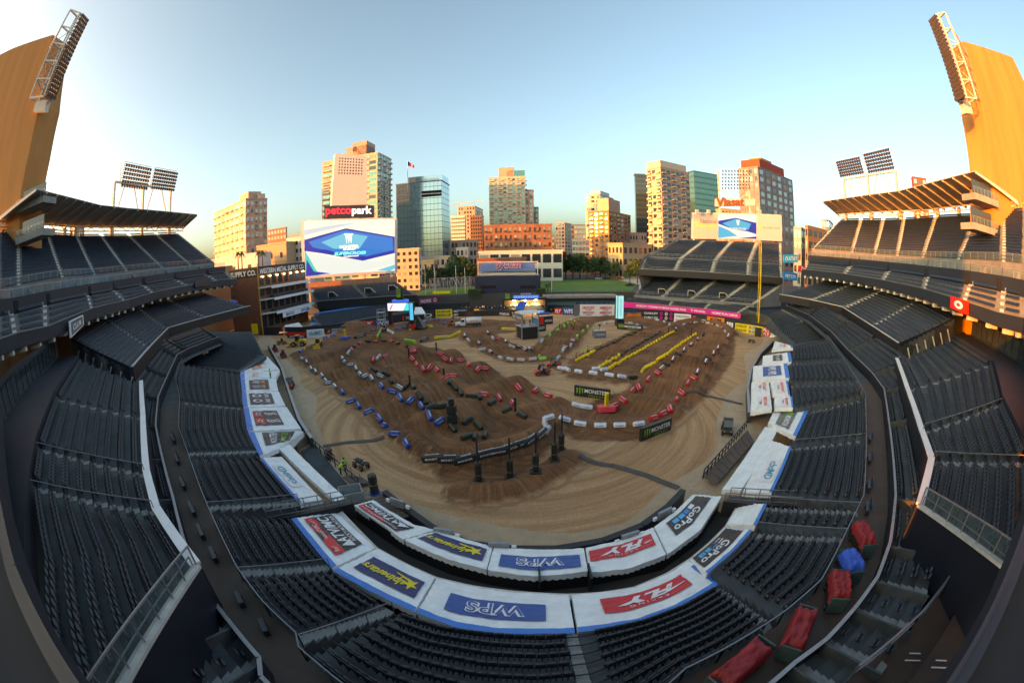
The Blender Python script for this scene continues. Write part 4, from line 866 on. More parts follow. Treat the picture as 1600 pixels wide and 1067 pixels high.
# right side (order runs from near to far)
tarp('tra', [(1160, 770), (1183, 725), (1205, 690)], [(1205, 772), (1221, 738), (1236, 700)], 3.6, 5.0, 'pale tarp with blue edge under the turquoise lettered banner at right')
tarp('trs', [(1128, 766), (1195, 668)], [(1157, 768), (1216, 672)], 2.9, 3.2, 'long plain pale tarp strip beside the right ramp', edge='', ribs=2)
tarp('trb', [(1200, 662), (1209, 643)], [(1243, 684), (1262, 643)], 3.0, 5.0, 'pale tarp with blue edge under the dark banner with a green corner at right')
tarp('trc', [(1173, 646), (1174, 599)], [(1206, 640), (1201, 598)], 1.8, 3.6, 'pale lumpy tarp by the right wall under two white tire banners', edge='', wr=.09)
tarp('trd', [(1211, 639), (1210, 622)], [(1239, 638), (1237, 621)], 3.9, 5.0, 'small pale tarp with blue edge under the lower back tire banner')
tarp('tre', [(1208, 618), (1204, 597)], [(1234, 619), (1230, 596)], 3.9, 5.0, 'small pale tarp with blue edge under the upper back tire banner')
tarp('trf', [(1176, 596), (1177, 573)], [(1233, 592), (1229, 569)], 2.0, 5.0, 'pale tarp with blue edge under the blue double banner at right')
tarp('trg', [(1191, 570), (1192, 557)], [(1237, 567), (1234, 551)], 2.0, 5.0, 'pale tarp with blue edge under the grey double banner at right')
tarp('trh', [(1206, 548), (1211, 534)], [(1239, 545), (1237, 541)], 2.0, 5.0, 'three-cornered pale tarp with blue edge at the right corner')
tarp('tri', [(1203, 525), (1209, 514)], [(1229, 521), (1225, 517)], 2.0, 4.5, 'small far pale tarp at the right corner by the red banner')
# banners
banner('t2a', (.07, .16, .86, .78), 'atv', B_BLACK, 'red, black and white motor shop banner on the blue-edged tarp at left')
banner('t2b', (.12, .26, .93, .74), 'alp', B_NAVY, 'navy banner with yellow lettering and star on the blue-edged tarp')
banner('t2c', (.16, .32, .83, .74), 'wps', B_BLUE, 'larger blue banner with white outlined letters nearest the bottom seats')
banner('t2d', (.18, .24, .83, .66), 'fly', B_RED, 'red racing banner with white letters on the blue-edged tarp')
banner('t2e', (.03, .06, .95, .74), 'gopro', B_BLACK, 'black banner with blue squares on the blue-edged tarp at right')
banner('t1a', (.05, .25, .82, .92), 'atv', B_BLACK, 'red, black and white motor shop banner on the front tarp by the wall')
banner('t1b', (.06, .2, .93, .75), 'alp', B_NAVY, 'navy banner with yellow lettering and star on the front tarp')
banner('t1c', (.10, .32, .94, .82), 'wps', B_BLUE, 'smaller blue banner with white outlined letters on the front tarp')
banner('t1d', (.03, .18, .92, .62), 'fly', B_RED, 'red racing banner with white letters on the front tarp')
banner('t1e', (.18, .16, .95, .70), 'gopro', B_BLACK, 'black banner with blue squares on the front tarp at right')
banner('tla', (.22, .22, .72, .78), 'cbd', B_WHITE, 'white banner with turquoise lettering on the left blue-edged tarp')
banner('tra', (.18, .35, .62, .85), 'cbd', B_WHITE, 'white banner with turquoise lettering on the right blue-edged tarp')
banner('tl0', (.25, .25, .75, .85), 'orange', B_WHITE, 'white banner with an orange stripe on the three-cornered left tarp')
banner('tl1', (.15, .45, .85, .8), 'orange', B_WHITE, 'small white and orange banner on the narrow left tarp')
banner('tl2', (.12, .25, .9, .8), 'pics', B_BLACK, 'black banner with two small pictures on the left tarp')
banner('tl3', (.15, .25, .88, .84), 'oo', B_BLACK, 'black banner with two white rings on the left tarp')
banner('tl4', (.18, .30, .82, .84), 'toy2', B_BLACK, 'black banner with two red squares on the left tarp')
banner('tl5', (.05, .15, .72, .78), 'monv', B_BLACK, 'black banner with green corner on the lowest left tarp')
banner('trb', (.1, .25, .92, .72), 'mon', B_GREY, 'dark banner with green claw mark on the right tarp')
banner('trc', (.08, .3, .42, .9), 'tire', B_WHITE, 'white tire banner on the lumpy right tarp, nearer one')
banner('trc', (.62, .3, .97, .9), 'tire', B_WHITE, 'white tire banner on the lumpy right tarp, farther one')
banner('trd', (.1, .3, .9, .82), 'tire', B_WHITE, 'white tire banner on the lower small back tarp at right')
banner('tre', (.1, .2, .9, .8), 'tire', B_WHITE, 'white tire banner on the upper small back tarp at right')
banner('trf', (.2, .3, .85, .82), 'wps2', B_BLUE, 'blue banner with two white letter groups on the right tarp')
banner('trg', (.2, .38, .85, .72), 'grey2', B_GREY, 'small grey banner with two dark panels on the right tarp')
banner('trh', (.2, .3, .9, .75), 'tire', B_WHITE, 'white banner with red writing on the three-cornered right tarp')

# ------------------------------------------------------------------ walls, pit and walkways round the dirt
def wall_run(pts, z0, z1, th, name, m, label, cat='wall', cap=None):
    mb = MB(); c = MB()
    for a, b in zip(pts[:-1], pts[1:]):
        a = Vector((a.x, a.y, z0)); b = Vector((b.x, b.y, z0)); d = (b-a).normalized(); o = Vector((-d.y, d.x, 0)); mid = (a+b)/2
        if o.dot(Vector((mid.x, mid.y-58, 0))) < 0: o = -o
        mb.obox(a, b-a, o*th, Vector((0, 0, z1-z0))); c.obox(a-o*.04+Vector((0, 0, z1-z0+.003)), b-a, o*(th+.08), Vector((0, 0, .07)))
    r = mb.build(name, m); tag(r, label, cat)
    if cap: c.build('wall_cap', cap, r)
    return r
PADM = mat('navy_wall_pad', (.010, .014, .028), .35, noise_amt=.3, noise_scale=.8)
cw = wall_run(GL([(604, 766), (640, 793), (685, 825), (735, 845), (800, 853), (870, 853), (940, 841), (1000, 818), (1040, 789), (1064, 764)], 1.35), 0, 1.35, .5, 'field_wall', PADM, 'padded navy field wall curving along the dirt below the front tarps', cap=BLACK)
wall_run([Vector(p+(0,)) for p in WALL[1:6]]+[G(490, 690, 1)], -.2, 1.5, .35, 'field_wall', mat('wall_mesh_dark', (.05, .055, .055), .7, noise_amt=.4, noise_scale=.6), 'dark grey field wall on the left beside the pale tarps', cap=STEEL)
wall_run([G(1168, 650, 1), G(1166, 610, 1), G(1172, 580, 1), G(1186, 556, 1), G(1207, 535, 1)], -.2, 1.5, .35, 'field_wall', mat('wall_mesh_dark', (.05, .055, .055), .7), 'dark grey field wall on the right beside the pale tarps', cap=STEEL)
for i, (x, y) in enumerate([(632, 785), (700, 829), (781, 849), (974, 836), (1026, 802)]):
    p = G(x, y, 1.2); q = Vector((-p.x, 52-p.y, 0)).normalized(); rz = math.atan2(q.y, q.x)-math.pi/2
    mb = MB(); mb.box((0, 0, .35), (1.5, .22, .8)); m_ = mb.build('wall_monitor', STEEL); m_.location = p-q*.9+Vector((0, 0, .1)); m_.rotation_euler = (0, 0, rz); tag(m_, f'silver monitor box on the navy field wall, {ORD[i]} from the left', 'monitor', 'monitor boxes on the field wall')
    for sx in (-1.1, 1.1): k = MB(); k.box((sx, 0, .3), (.35, .2, .3)); k.build('speaker', B_WHITE, m_)
wall_run([p for p in GL([(532, 797), (590, 857), (640, 884), (683, 903), (740, 916), (800, 924), (888, 929), (940, 926), (990, 918), (1040, 897), (1077, 874), (1108, 848), (1133, 823), (1155, 784)], 3.45)], .8, 3.45, .45, 'concrete_wall', CONCW, 'low curved concrete wall with dark bolts between the two banner rows', cap=CONCL)
mo = MB(); A = GL([(525, 800), (590, 858), (683, 905), (800, 927), (888, 931), (990, 921), (1077, 877), (1135, 825), (1160, 780)], 3.4); Bq = GL([(545, 785), (630, 844), (700, 875), (762, 891), (835, 902), (918, 894), (1040, 868), (1095, 828), (1127, 777)], 2.3)
for a, b, c, d in zip(A[:-1], A[1:], Bq[1:], Bq[:-1]): mo.quad(Vector((a.x, a.y, .9)), Vector((b.x, b.y, .9)), Vector((c.x, c.y, .9)), Vector((d.x, d.y, .9)))
struct(mo.build('walkway_floor', mat('walkway_floor', (.045, .042, .04), .9)))
mo = MB(); A2 = [Vector((p.x, p.y, .1)) for p in Bq]
for a, b in zip(A2[:-1], A2[1:]): mo.quad(a, b, b+Vector((0, 0, 2.2)), a+Vector((0, 0, 2.2)))
struct(mo.build('tarp_back_curtain', BLACK))
# stair well in the front rows
st = empty('stair_well', G(885, 905, 1)); tag(st, 'dark stair opening between the blue and red front banners', 'stairs'); inv = Matrix.Translation(-st.location)
for k in range(4):
    q = MB(); a = G(842, 912, 1.0); q.box((a.x+2.4, a.y+.9+.32*k, 1.0+.18*k), (1.2, .3, .16)); o = q.build('step', CONC, st); o.matrix_parent_inverse = inv
q = MB(); a = G(842, 906, 2.4); q.box((a.x+.05, a.y+.3, 1.9), (.12, 1.6, 1.6)); o = q.build('side_wall', BLACK, st); o.matrix_parent_inverse = inv
q = MB(); q.box((a.x+3.3, a.y+.3, 1.9), (.12, 1.6, 1.6)); o = q.build('side_wall', BLACK, st); o.matrix_parent_inverse = inv
# cross walkways with railings (bottom left and bottom right)
for nm, pts, z in (('left', [(415, 812), (545, 786)], 5.2), ('right', [(1135, 782), (1252, 790)], 5.2)):
    a = G(*pts[0], z); b = G(*pts[1], 3.4) if nm == 'left' else G(*pts[1], z)
    if nm == 'right': a = G(*pts[0], 3.4)
    mb = MB(); d = (b-a).normalized(); o = Vector((-d.y, d.x, 0)); mb.obox(a-o*.6, b-a, o*1.2, Vector((0, 0, .15))); mb.obox(a-o*.62+Vector((0, 0, -1.2)), b-a, -o*.12, Vector((0, 0, 1.5)))
    r = mb.build('walkway', BLACK); tag(r, f'dark sloping walkway with railings cutting through the {nm} tarps', 'walkway')
    rail_line([a-o*.55, b-o*.55], 1.0, r, post=1.2); rail_line([a+o*.55, b+o*.55], 1.0, r, post=1.2)
# left pit (dug-out with boards) and right ramp
def plank_deck(c0, c1, c2, c3, n, label, name, m):
    root = empty(name, (c0+c2)/2); tag(root, label, 'deck'); inv = Matrix.Translation(-root.location)
    for k in range(n):
        a = lerp(c0, c3, k/n+.004); b = lerp(c1, c2, k/n+.004); c = lerp(c1, c2, (k+.93)/n); d = lerp(c0, c3, (k+.93)/n); mb = MB(); mb.prism([a, b, c, d], .09); o = mb.build('plank', m, root); o.matrix_parent_inverse = inv
    return root
PLANK = mat('brown_plank', (.10, .075, .06), .75, noise_amt=.35, noise_scale=1.2)
plank_deck(G(604, 770, .9), G(570, 782, .9), G(622, 812, .9), G(648, 806, .9), 8, 'brown planked platform at the left end of the navy field wall', 'plank_platform', PLANK)
plank_deck(G(1168, 672, .5), G(1178, 690, .5), G(1118, 758, .5), G(1096, 745, .5), 10, 'long brown planked ramp beside the right tarp strip', 'plank_ramp', PLANK)
rr_ = rail_line(GL([(1166, 668), (1098, 748)], .6), 1.1, None, 'pit_railing', post=1.1, r=.05, m=BLACK); tag(rr_, 'black railing along the planked ramp at right', 'railing')
rr_ = rail_line(GL([(488, 696), (562, 762)], .3), 1.1, None, 'pit_railing', post=1.3, r=.045, m=BLACK); tag(rr_, 'black railing along the left pit', 'railing')
ORW = mat('copper_rail', (.55, .28, .16), .5)
for (x0, y0, x1, y1, lab) in ((513, 711, 564, 752, 'copper coloured barrier rail beside the two workers at left'), (546, 699, 573, 711, 'loose copper coloured rail lying on the dirt at left')):
    a, b = G(x0, y0, .05), G(x1, y1, .05); mb = MB(); h = .95 if y0 > 705 else .12
    mb.bar(a+Vector((0, 0, h)), b+Vector((0, 0, h)), .09)
    if y0 > 705: mb.bar(a+Vector((0, 0, .45)), b+Vector((0, 0, .45)), .07)
    r = mb.build('barrier_rail', ORW); tag(r, lab, 'barrier')
    if y0 > 705:
        for k in range(5): p = lerp(a, b, k/4); q = MB(); q.bar(p, p+Vector((0, 0, 1.0)), .08); q.build('post', ORW, r)
pf = MB(); pf.prism(GL([(492, 694), (545, 760), (520, 768), (470, 706)], .12), .08); tag(pf.build('pit_floor', CONC), 'grey concrete floor of the pit beside the left tarp strip', 'floor')
pw = MB(); pw.obox(G(466, 703, 0), G(486, 690, 0)-G(466, 703, 0), Vector((.1, .25, 0)), Vector((0, 0, 1.6))); tag(pw.build('pit_end_wall', mat('tan_plywood', (.36, .25, .16), .8, noise_amt=.2, noise_scale=1)), 'tan wall panel closing the far end of the left pit', 'wall')
crate = MB(); c = G(550, 779, .1)
for s_ in ((0, -.9, .55, 2.2, .08, 1.1), (0, .9, .55, 2.2, .08, 1.1), (-1.1, 0, .55, .08, 1.8, 1.1), (1.1, 0, .55, .08, 1.8, 1.1), (0, 0, .06, 2.2, 1.8, .06)): crate.box(s_[:3], s_[3:])
o = crate.build('metal_bin', mat('grey_bin', (.33, .35, .35), .5, noise_amt=.2)); o.location = c; o.rotation_euler = (0, 0, .5); tag(o, 'open grey metal bin at the left end of the front tarp', 'bin')
stp = empty('pit_steps', G(548, 762, 0)); tag(stp, 'short brown steps leading down beside the grey metal bin', 'steps'); 
for k in range(5): q = MB(); q.box((.42*k, 0, .9-.17*k), (.4, 2.0, .12)); o = q.build('step', PLANK, stp); 
stp.rotation_euler = (0, 0, .9)
# drainage strips crossing the sand
for pts, lab in (([(505, 698), (540, 692), (600, 682)], 'dark cable cover strip crossing the sand at left'), ([(905, 712), (960, 728), (1010, 743), (1060, 763)], 'long dark cable cover strip crossing the sand at bottom right'), ([(1072, 613), (1110, 620), (1160, 632)], 'dark cable cover strip crossing the sand at right')):
    mb = MB(); Q = [GT(x, y)+Vector((0, 0, .05)) for x, y in pts]; Q2 = []
    for a, b in zip(Q[:-1], Q[1:]): Q2 += [lerp(a, b, k/6) for k in range(6)]
    Q2.append(Q[-1])
    for k, (a, b) in enumerate(zip(Q2[:-1], Q2[1:])):
        d = (b-a); d.z = 0; o = Vector((-d.y, d.x, 0)).normalized()*.45; a = Vector((a.x, a.y, terr(a.x, a.y)+.05)); b = Vector((b.x, b.y, terr(b.x, b.y)+.05)); mb.add([a-o, b-o, b+o, a+o, a-o*.6+Vector((0, 0, .09)), b-o*.6+Vector((0, 0, .09)), b+o*.6+Vector((0, 0, .09)), a+o*.6+Vector((0, 0, .09))], [(0, 1, 5, 4), (4, 5, 6, 7), (7, 6, 2, 3)])
    tag(mb.build('cable_cover', mat('cable_cover', (.08, .075, .068), .85, noise_amt=.4, noise_scale=1.5)), lab, 'cable cover')
# ------------------------------------------------------------------ foam track blocks and bales
def bevel_box(L, W, Hh, b=.14):            # long block with chamfered edges
    mb = MB(); pr = [(-W/2, b), (-W/2+b, 0), (W/2-b, 0), (W/2, b), (W/2*.82, Hh-b), (W/2*.82-b, Hh), (-W/2*.82+b, Hh), (-W/2*.82, Hh-b)]
    xs = [-L/2, -L/2+b, L/2-b, L/2]; sc = [.86, 1, 1, .86]; n = len(pr); v = []
    for x, s_ in zip(xs, sc):
        for y, z in pr: v.append((x, y*s_, Hh/2+(z-Hh/2)*s_))
    f = [(i*n+k, (i+1)*n+k, (i+1)*n+(k+1) % n, i*n+(k+1) % n) for i in range(3) for k in range(n)]; f += [tuple(range(n)), tuple(range(4*n-1, 3*n-1, -1))]
    return mb.add(v, f)
BK = {}
def block_kind(kind, cov, panel, L=1.55, W=.66, Hh=.62, word=None, wm=None):
    o = bevel_box(L, W, Hh).build('track_block', cov); me = o.data
    parts = []
    for s_ in (1, -1):
        p = MB(); y = s_*(W/2*.91+.012); x = L*.36
        q = [(-x*s_*-1, y, Hh*.30), (x*s_*-1, y, Hh*.30), (x*s_*-1, y*.93, Hh*.72), (-x*s_*-1, y*.93, Hh*.72)]; p.quad(*q); pm = p.mesh('logo_panel', panel); parts.append(('logo_panel', pm))
    p = MB(); p.quad((-L*.36, -W*.22, Hh+.012), (L*.36, -W*.22, Hh+.012), (L*.36, W*.22, Hh+.012), (-L*.36, W*.22, Hh+.012)); parts.append(('logo_panel', p.mesh('logo_panel', panel)))
    if word:                               # lettering on the top panel and the two sides
        v, f, asp = text_mesh(word, .02)
        for fnc in ((lambda a, b: (-L*.32+a*L*.64, -W*.16+b*W*.32, Hh+.03)), (lambda a, b: (-L*.32+a*L*.64, -(W/2*.91+.035-b*.02), Hh*.36+b*Hh*.28)), (lambda a, b: (L*.32-a*L*.64, (W/2*.91+.035-b*.02), Hh*.36+b*Hh*.28))):
            t = MB(); t.add([fnc(a, b) for a, b, _ in v], f); parts.append(('lettering', t.mesh('lettering', wm)))
    bpy.data.objects.remove(o); BK[kind] = (me, parts, Hh)
BM = lambda n, c: mat(n, c, .38, noise_amt=.12, noise_scale=2.0)
blkB = BM('block_blue', (.004, .065, .36)); blkR = BM('block_red', (.62, .02, .035)); blkK = BM('block_black', (.02, .026, .022)); blkW = BM('block_white', (.74, .78, .82)); blkG = BM('block_lime', (.20, .62, .04)); blkY = BM('block_yellow', (.85, .62, .015)); blkS = BM('block_slate', (.13, .16, .19)); blkM = BM('block_maroon', (.16, .03, .04)); blkD = BM('bale_olive', (.055, .065, .045))
pW = B_WHITE; pB = B_LBLUE
block_kind('blue', blkB, blkB, word='YAMAHA', wm=B_WHITE); block_kind('slate', blkS, B_WHITE); block_kind('red', blkR, blkR, word='HONDA', wm=B_WHITE)
block_kind('black', blkK, blkK, word='MONSTER', wm=GLOSSY('dim_green', (.07, .12, .04))); block_kind('white', blkW, blkW, word='cbdMD', wm=B_LBLUE); block_kind('lime', blkG, blkG, word='KX', wm=B_WHITE)
block_kind('yellow', blkY, B_YEL, L=.8, W=.62, Hh=.56); block_kind('olive', blkD, blkD, L=.75, W=.6, Hh=.5); block_kind('maroon', blkM, B_WHITE); block_kind('silver', BM('block_silver', (.45, .47, .50)), B_WHITE, word='TOYOTA', wm=B_BLACK)
block_kind('banner_black', blkK, B_BLACK, L=2.5, W=.6, Hh=.85, word='MONSTER', wm=B_WHITE)
block_kind('low_yellow', blkY, blkY, L=4.2, W=.5, Hh=.8, word='SUZUKI', wm=B_BLUE); block_kind('low_lime', blkG, blkG, L=4.2, W=.5, Hh=.8, word='Kawasaki', wm=B_BLACK); block_kind('low_black', blkK, blkK, L=4.0, W=.5, Hh=.8, word='OAKLEY', wm=B_WHITE); block_kind('low_white', blkW, blkW, L=3.6, W=.5, Hh=.8, word='TOYOTA', wm=B_BLACK)
CN = {'blue': 'blue', 'slate': 'slate grey and white', 'red': 'red', 'black': 'black', 'white': 'white', 'lime': 'lime green', 'yellow': 'yellow', 'olive': 'dark olive', 'maroon': 'maroon and white', 'silver': 'silver grey', 'banner_black': 'long black', 'low_yellow': 'low yellow', 'low_lime': 'low lime green', 'low_black': 'low black', 'low_white': 'low white'}
def put_block(kind, p, rz, label, group, name='track_block', tilt=(0, 0)):
    me, parts, _ = BK[kind]; o = bpy.data.objects.new(name, me); COL.objects.link(o); o.location = p; o.rotation_euler = (tilt[0], tilt[1], rz); tag(o, label, 'track block' if name == 'track_block' else 'bale', group)
    for nm, pm in parts: c = bpy.data.objects.new(nm, pm); COL.objects.link(c); c.parent = o
    return o
def block_row(pts, where, group, cross=(), name='track_block'):
    """pts: (x, y, kind[, turn]) photo pixels; each block follows the row unless it turns across it"""
    Q = [GT(p[0], p[1]) for p in pts]
    cnt = {}
    for i, p in enumerate(pts):
        a = Q[max(i-1, 0)]; b = Q[min(i+1, len(Q)-1)]; d = b-a; rz = math.atan2(d.y, d.x)+(p[3] if len(p) > 3 else 0)+random.uniform(-.1, .1)
        while rz > math.pi/2: rz -= math.pi
        while rz <= -math.pi/2: rz += math.pi
        e = 1.0; c = Vector((math.cos(rz), math.sin(rz), 0)); z0 = terr(Q[i].x-c.x*.7, Q[i].y-c.y*.7); z1 = terr(Q[i].x+c.x*.7, Q[i].y+c.y*.7)
        k = p[2]; cnt[k] = cnt.get(k, 0)+1; noun = 'bale' if name != 'track_block' else 'block'
        put_block(k, Vector((Q[i].x, Q[i].y, (z0+z1)/2-.04)), rz, f'{CN[k]} {noun}, {ORD[cnt[k]-1]} of its colour in the {where}', group, name, (0, -math.atan2(z1-z0, 1.4)))
T_ = 1.2
block_row([(472, 562, 'slate'), (479, 567, 'slate'), (486, 577, 'slate'), (493, 582, 'slate'), (503, 588, 'slate'), (509, 597, 'slate'), (513, 601, 'slate', T_), (523, 605, 'slate'), (535, 615, 'blue'), (549, 628, 'blue', T_), (560, 636, 'blue'), (577, 644, 'blue', T_), (592, 655, 'blue'), (602, 668, 'blue'), (617, 681, 'blue', T_), (635, 695, 'blue')], 'leftmost row', 'blocks lining the left rhythm lanes')
block_row([(535, 561, 'slate'), (539, 567, 'slate'), (548, 572, 'slate', T_), (556, 577, 'slate'), (563, 586, 'slate'), (571, 590, 'slate', T_), (580, 592, 'slate'), (596, 604, 'blue'), (612, 614, 'blue', T_), (625, 621, 'blue'), (642, 628, 'blue', T_), (658, 637, 'blue'), (671, 650, 'blue'), (687, 661, 'blue', T_)], 'second row from the left', 'blocks lining the left rhythm lanes')
block_row([(584, 579, 'black'), (593, 589, 'slate'), (602, 587, 'black', T_), (612, 596, 'black'), (624, 608, 'slate'), (637, 604, 'black', T_), (646, 607, 'black'), (655, 619, 'black'), (665, 629, 'black'), (677, 637, 'black', T_), (690, 637, 'black', T_), (707, 672, 'black'), (729, 685, 'black', T_), (742, 685, 'black', T_), (758, 683, 'black'), (747, 669, 'black'), (731, 660, 'black', T_)], 'third row from the left', 'blocks lining the left rhythm lanes')
block_row([(644, 562, 'red'), (651, 571, 'red'), (661, 577, 'red'), (673, 575, 'red', T_), (683, 580, 'red'), (698, 591, 'red', T_), (708, 588, 'red', T_), (702, 598, 'black'), (710, 607, 'black'), (720, 616, 'black'), (735, 621, 'black', T_), (749, 621, 'black', T_), (756, 618, 'red'), (769, 630, 'black'), (780, 624, 'red', T_), (801, 632, 'red'), (794, 642, 'black', T_), (815, 652, 'black')], 'fourth row from the left', 'blocks lining the left rhythm lanes')
block_row([(647, 548, 'red'), (687, 554, 'red'), (694, 562, 'red'), (705, 565, 'red', T_), (719, 565, 'red', T_), (732, 571, 'red'), (747, 579, 'red', T_), (757, 578, 'red', T_), (809, 607, 'red'), (837, 612, 'red', T_), (856, 620, 'red')], 'fifth row from the left', 'blocks lining the left rhythm lanes')
block_row([(545, 552, 'silver'), (549, 547, 'red'), (554, 543, 'black'), (562, 538, 'red'), (575, 535, 'black'), (588, 534, 'red'), (600, 534, 'black'), (612, 535, 'red'), (622, 538, 'black'), (635, 542, 'black'), (648, 548, 'red')], 'arc on the left berm', 'blocks along the left berm')
block_row([(584, 563, 'red', T_), (592, 559, 'silver', T_), (602, 558, 'red', T_)], 'cluster inside the left berm', 'blocks along the left berm')
block_row([(678, 720, 'banner_black'), (702, 722, 'banner_black'), (727, 722, 'banner_black'), (759, 714, 'banner_black'), (778, 710, 'banner_black'), (797, 704, 'banner_black'), (814, 698, 'banner_black'), (830, 691, 'banner_black'), (845, 683, 'banner_black'), (855, 675, 'silver'), (852, 667, 'silver')], 'curved row on the bottom berm', 'long black blocks on the bottom berm')
block_row([(857, 655, 'white'), (881, 660, 'white'), (906, 665, 'white'), (938, 667, 'white'), (968, 667, 'white'), (998, 665, 'white'), (1021, 656, 'red'), (1036, 648, 'red'), (1047, 640, 'red', .5), (1057, 627, 'red'), (1064, 615, 'red', T_), (1075, 600, 'red'), (1083, 592, 'red', T_), (1090, 582, 'maroon'), (1103, 566, 'maroon'), (1106, 560, 'black', T_), (1115, 553, 'maroon'), (1122, 545, 'maroon'), (1131, 536, 'maroon'), (1137, 528, 'maroon')], 'outer row of the right lane', 'blocks lining the right lane')
block_row([(901, 635, 'white'), (917, 639, 'white'), (960, 637, 'red'), (973, 627, 'red', T_), (988, 613, 'red'), (998, 607, 'red', T_), (1013, 594, 'red'), (1027, 584, 'red', T_), (1035, 577, 'maroon'), (1041, 571, 'black', T_), (1052, 563, 'maroon'), (1059, 555, 'black', T_), (1069, 548, 'maroon'), (1080, 540, 'maroon'), (1090, 531, 'maroon'), (1099, 523, 'black')], 'inner row of the right lane', 'blocks lining the right lane')
block_row([(1056, 515, 'maroon'), (1069, 508, 'silver'), (1078, 506, 'maroon'), (1087, 505, 'silver'), (1097, 505, 'maroon'), (1106, 506, 'silver'), (1114, 508, 'maroon'), (1121, 510, 'silver'), (1128, 514, 'maroon'), (1133, 519, 'silver'), (1138, 525, 'maroon')], 'arc on the far right berm', 'blocks along the far right berm')
block_row([(877, 577, 'white'), (886, 579, 'white'), (904, 582, 'white'), (927, 585, 'white'), (952, 588, 'white'), (971, 590, 'white'), (989, 592, 'black')], 'row below the yellow bales', 'white blocks below the yellow bales')
block_row([(931, 578, 'white', .6), (944, 579, 'white', 1.0)], 'pair at the foot of the yellow bales', 'white blocks below the yellow bales')
block_row([(726, 525, 'maroon'), (732, 532, 'silver'), (748, 538, 'maroon'), (754, 547, 'silver', T_), (766, 551, 'maroon'), (782, 560, 'silver'), (797, 563, 'silver'), (814, 564, 'silver'), (833, 563, 'silver'), (848, 562, 'lime'), (872, 561, 'silver'), (880, 549, 'silver'), (883, 544, 'maroon', T_), (892, 541, 'silver'), (895, 533, 'maroon', T_), (902, 527, 'lime'), (911, 518, 'lime'), (918, 512, 'lime')], 'lower row of the middle lane', 'blocks lining the middle lane')
block_row([(762, 521, 'maroon'), (770, 529, 'silver'), (779, 531, 'red', T_), (790, 535, 'maroon'), (799, 543, 'silver', T_), (810, 543, 'maroon', T_), (820, 546, 'maroon'), (828, 546, 'silver'), (847, 534, 'silver'), (859, 525, 'lime'), (871, 517, 'lime'), (882, 511, 'lime'), (887, 506, 'lime')], 'upper row of the middle lane', 'blocks lining the middle lane')
def bale_row(a, b, n, kind, where, grp, name='hay_bale'): block_row([(lerp(a[0], b[0], i/(n-1)), lerp(a[1], b[1], i/(n-1))+random.uniform(-.5, .5), kind, random.choice((0, 0, .5))) for i in range(n)], where, grp, name=name)
bale_row((1003, 581), (1087, 522), 22, 'yellow', 'rightmost yellow line', 'yellow bales of the sand lane', 'foam_bale'); bale_row((953, 576), (1052, 519), 24, 'yellow', 'second yellow line from the right', 'yellow bales of the sand lane', 'foam_bale')
bale_row((938, 574), (967, 557), 7, 'yellow', 'third yellow line from the right', 'yellow bales of the sand lane', 'foam_bale'); bale_row((902, 564), (928, 550), 7, 'yellow', 'leftmost yellow line', 'yellow bales of the sand lane', 'foam_bale')
bale_row((972, 553), (1031, 520), 17, 'olive', 'right edge of the whoops', 'dark bales of the whoops lane', 'foam_bale'); bale_row((933, 547), (1002, 515), 18, 'olive', 'left edge of the whoops', 'dark bales of the whoops lane', 'foam_bale')
block_row([(592, 523, 'low_lime'), (610, 520, 'low_white'), (641, 535, 'low_lime'), (663, 532, 'low_black'), (691, 529, 'low_yellow'), (710, 526, 'low_yellow')], 'row along the far straight', 'low sponsor blocks beside the far straight')
block_row([(563, 527, 'low_black'), (647, 514, 'low_yellow'), (666, 511, 'low_yellow'), (795, 516, 'low_yellow')], 'row beyond the far straight', 'low sponsor blocks beside the far straight')
block_row([(470, 550, 'blue'), (476, 546, 'yellow', .4)], 'small pile by the left corner', 'blocks by the left corner')
block_row([(508, 529, 'blue'), (520, 526, 'blue'), (583, 517, 'blue'), (600, 514, 'blue'), (622, 516, 'blue'), (632, 513, 'blue'), (655, 507, 'blue'), (668, 503, 'blue'), (683, 500, 'blue'), (695, 506, 'blue'), (708, 498, 'blue')], 'far row behind the straight', 'blue blocks round the finish jump')
block_row([(894, 500, 'silver'), (905, 496, 'silver'), (915, 494, 'silver'), (926, 492, 'silver'), (940, 492, 'silver'), (955, 492, 'silver')], 'far row below the white tire board', 'blocks round the obelisk turn')
block_row([(936, 508, 'silver'), (947, 506, 'silver'), (956, 505, 'silver'), (985, 506, 'silver'), (996, 509, 'silver'), (1004, 513, 'silver')], 'ring round the obelisk', 'blocks round the obelisk turn')
block_row([(1015, 498, 'silver'), (1027, 501, 'silver'), (1038, 504, 'silver'), (1046, 508, 'silver')], 'far right row by the obelisk', 'blocks round the obelisk turn')
# the black stacked pile with posts and the short marker posts
def marker(px, py, lab, r=.16, h=1.9, m=BLACKM, name='marker_post'):
    p = GT(px, py); mb = MB(); mb.lathe((0, 0, 0), [(r*1.3, 0), (r*1.3, .12), (r, .16), (r, h-.1), (r*.8, h)], 10); o = mb.build(name, m); o.location = p; tag(o, lab, 'post', 'short black marker posts on the track'); return o
for i, (x, y) in enumerate([(639, 558), (682, 549), (641, 604), (694, 592), (805, 642), (1044, 522), (1080, 524)]): marker(x, y, f'short black marker post beside a jump, {ORD[i]} from the left')
pile = empty('stacked_block_tower', GT(707, 660)); tag(pile, 'black upright stack of padded blocks beside the third block row', 'block stack')
for k, (w, h, z, a) in enumerate(((1.3, 1.2, 0, .1), (1.15, 1.2, 1.2, -.15), (.7, .9, 2.4, .3))): q = bevel_box(w, .9, h, .12); o = q.build('padded_block', blkK, pile); o.location = (0, 0, z); o.rotation_euler = (0, 0, a)
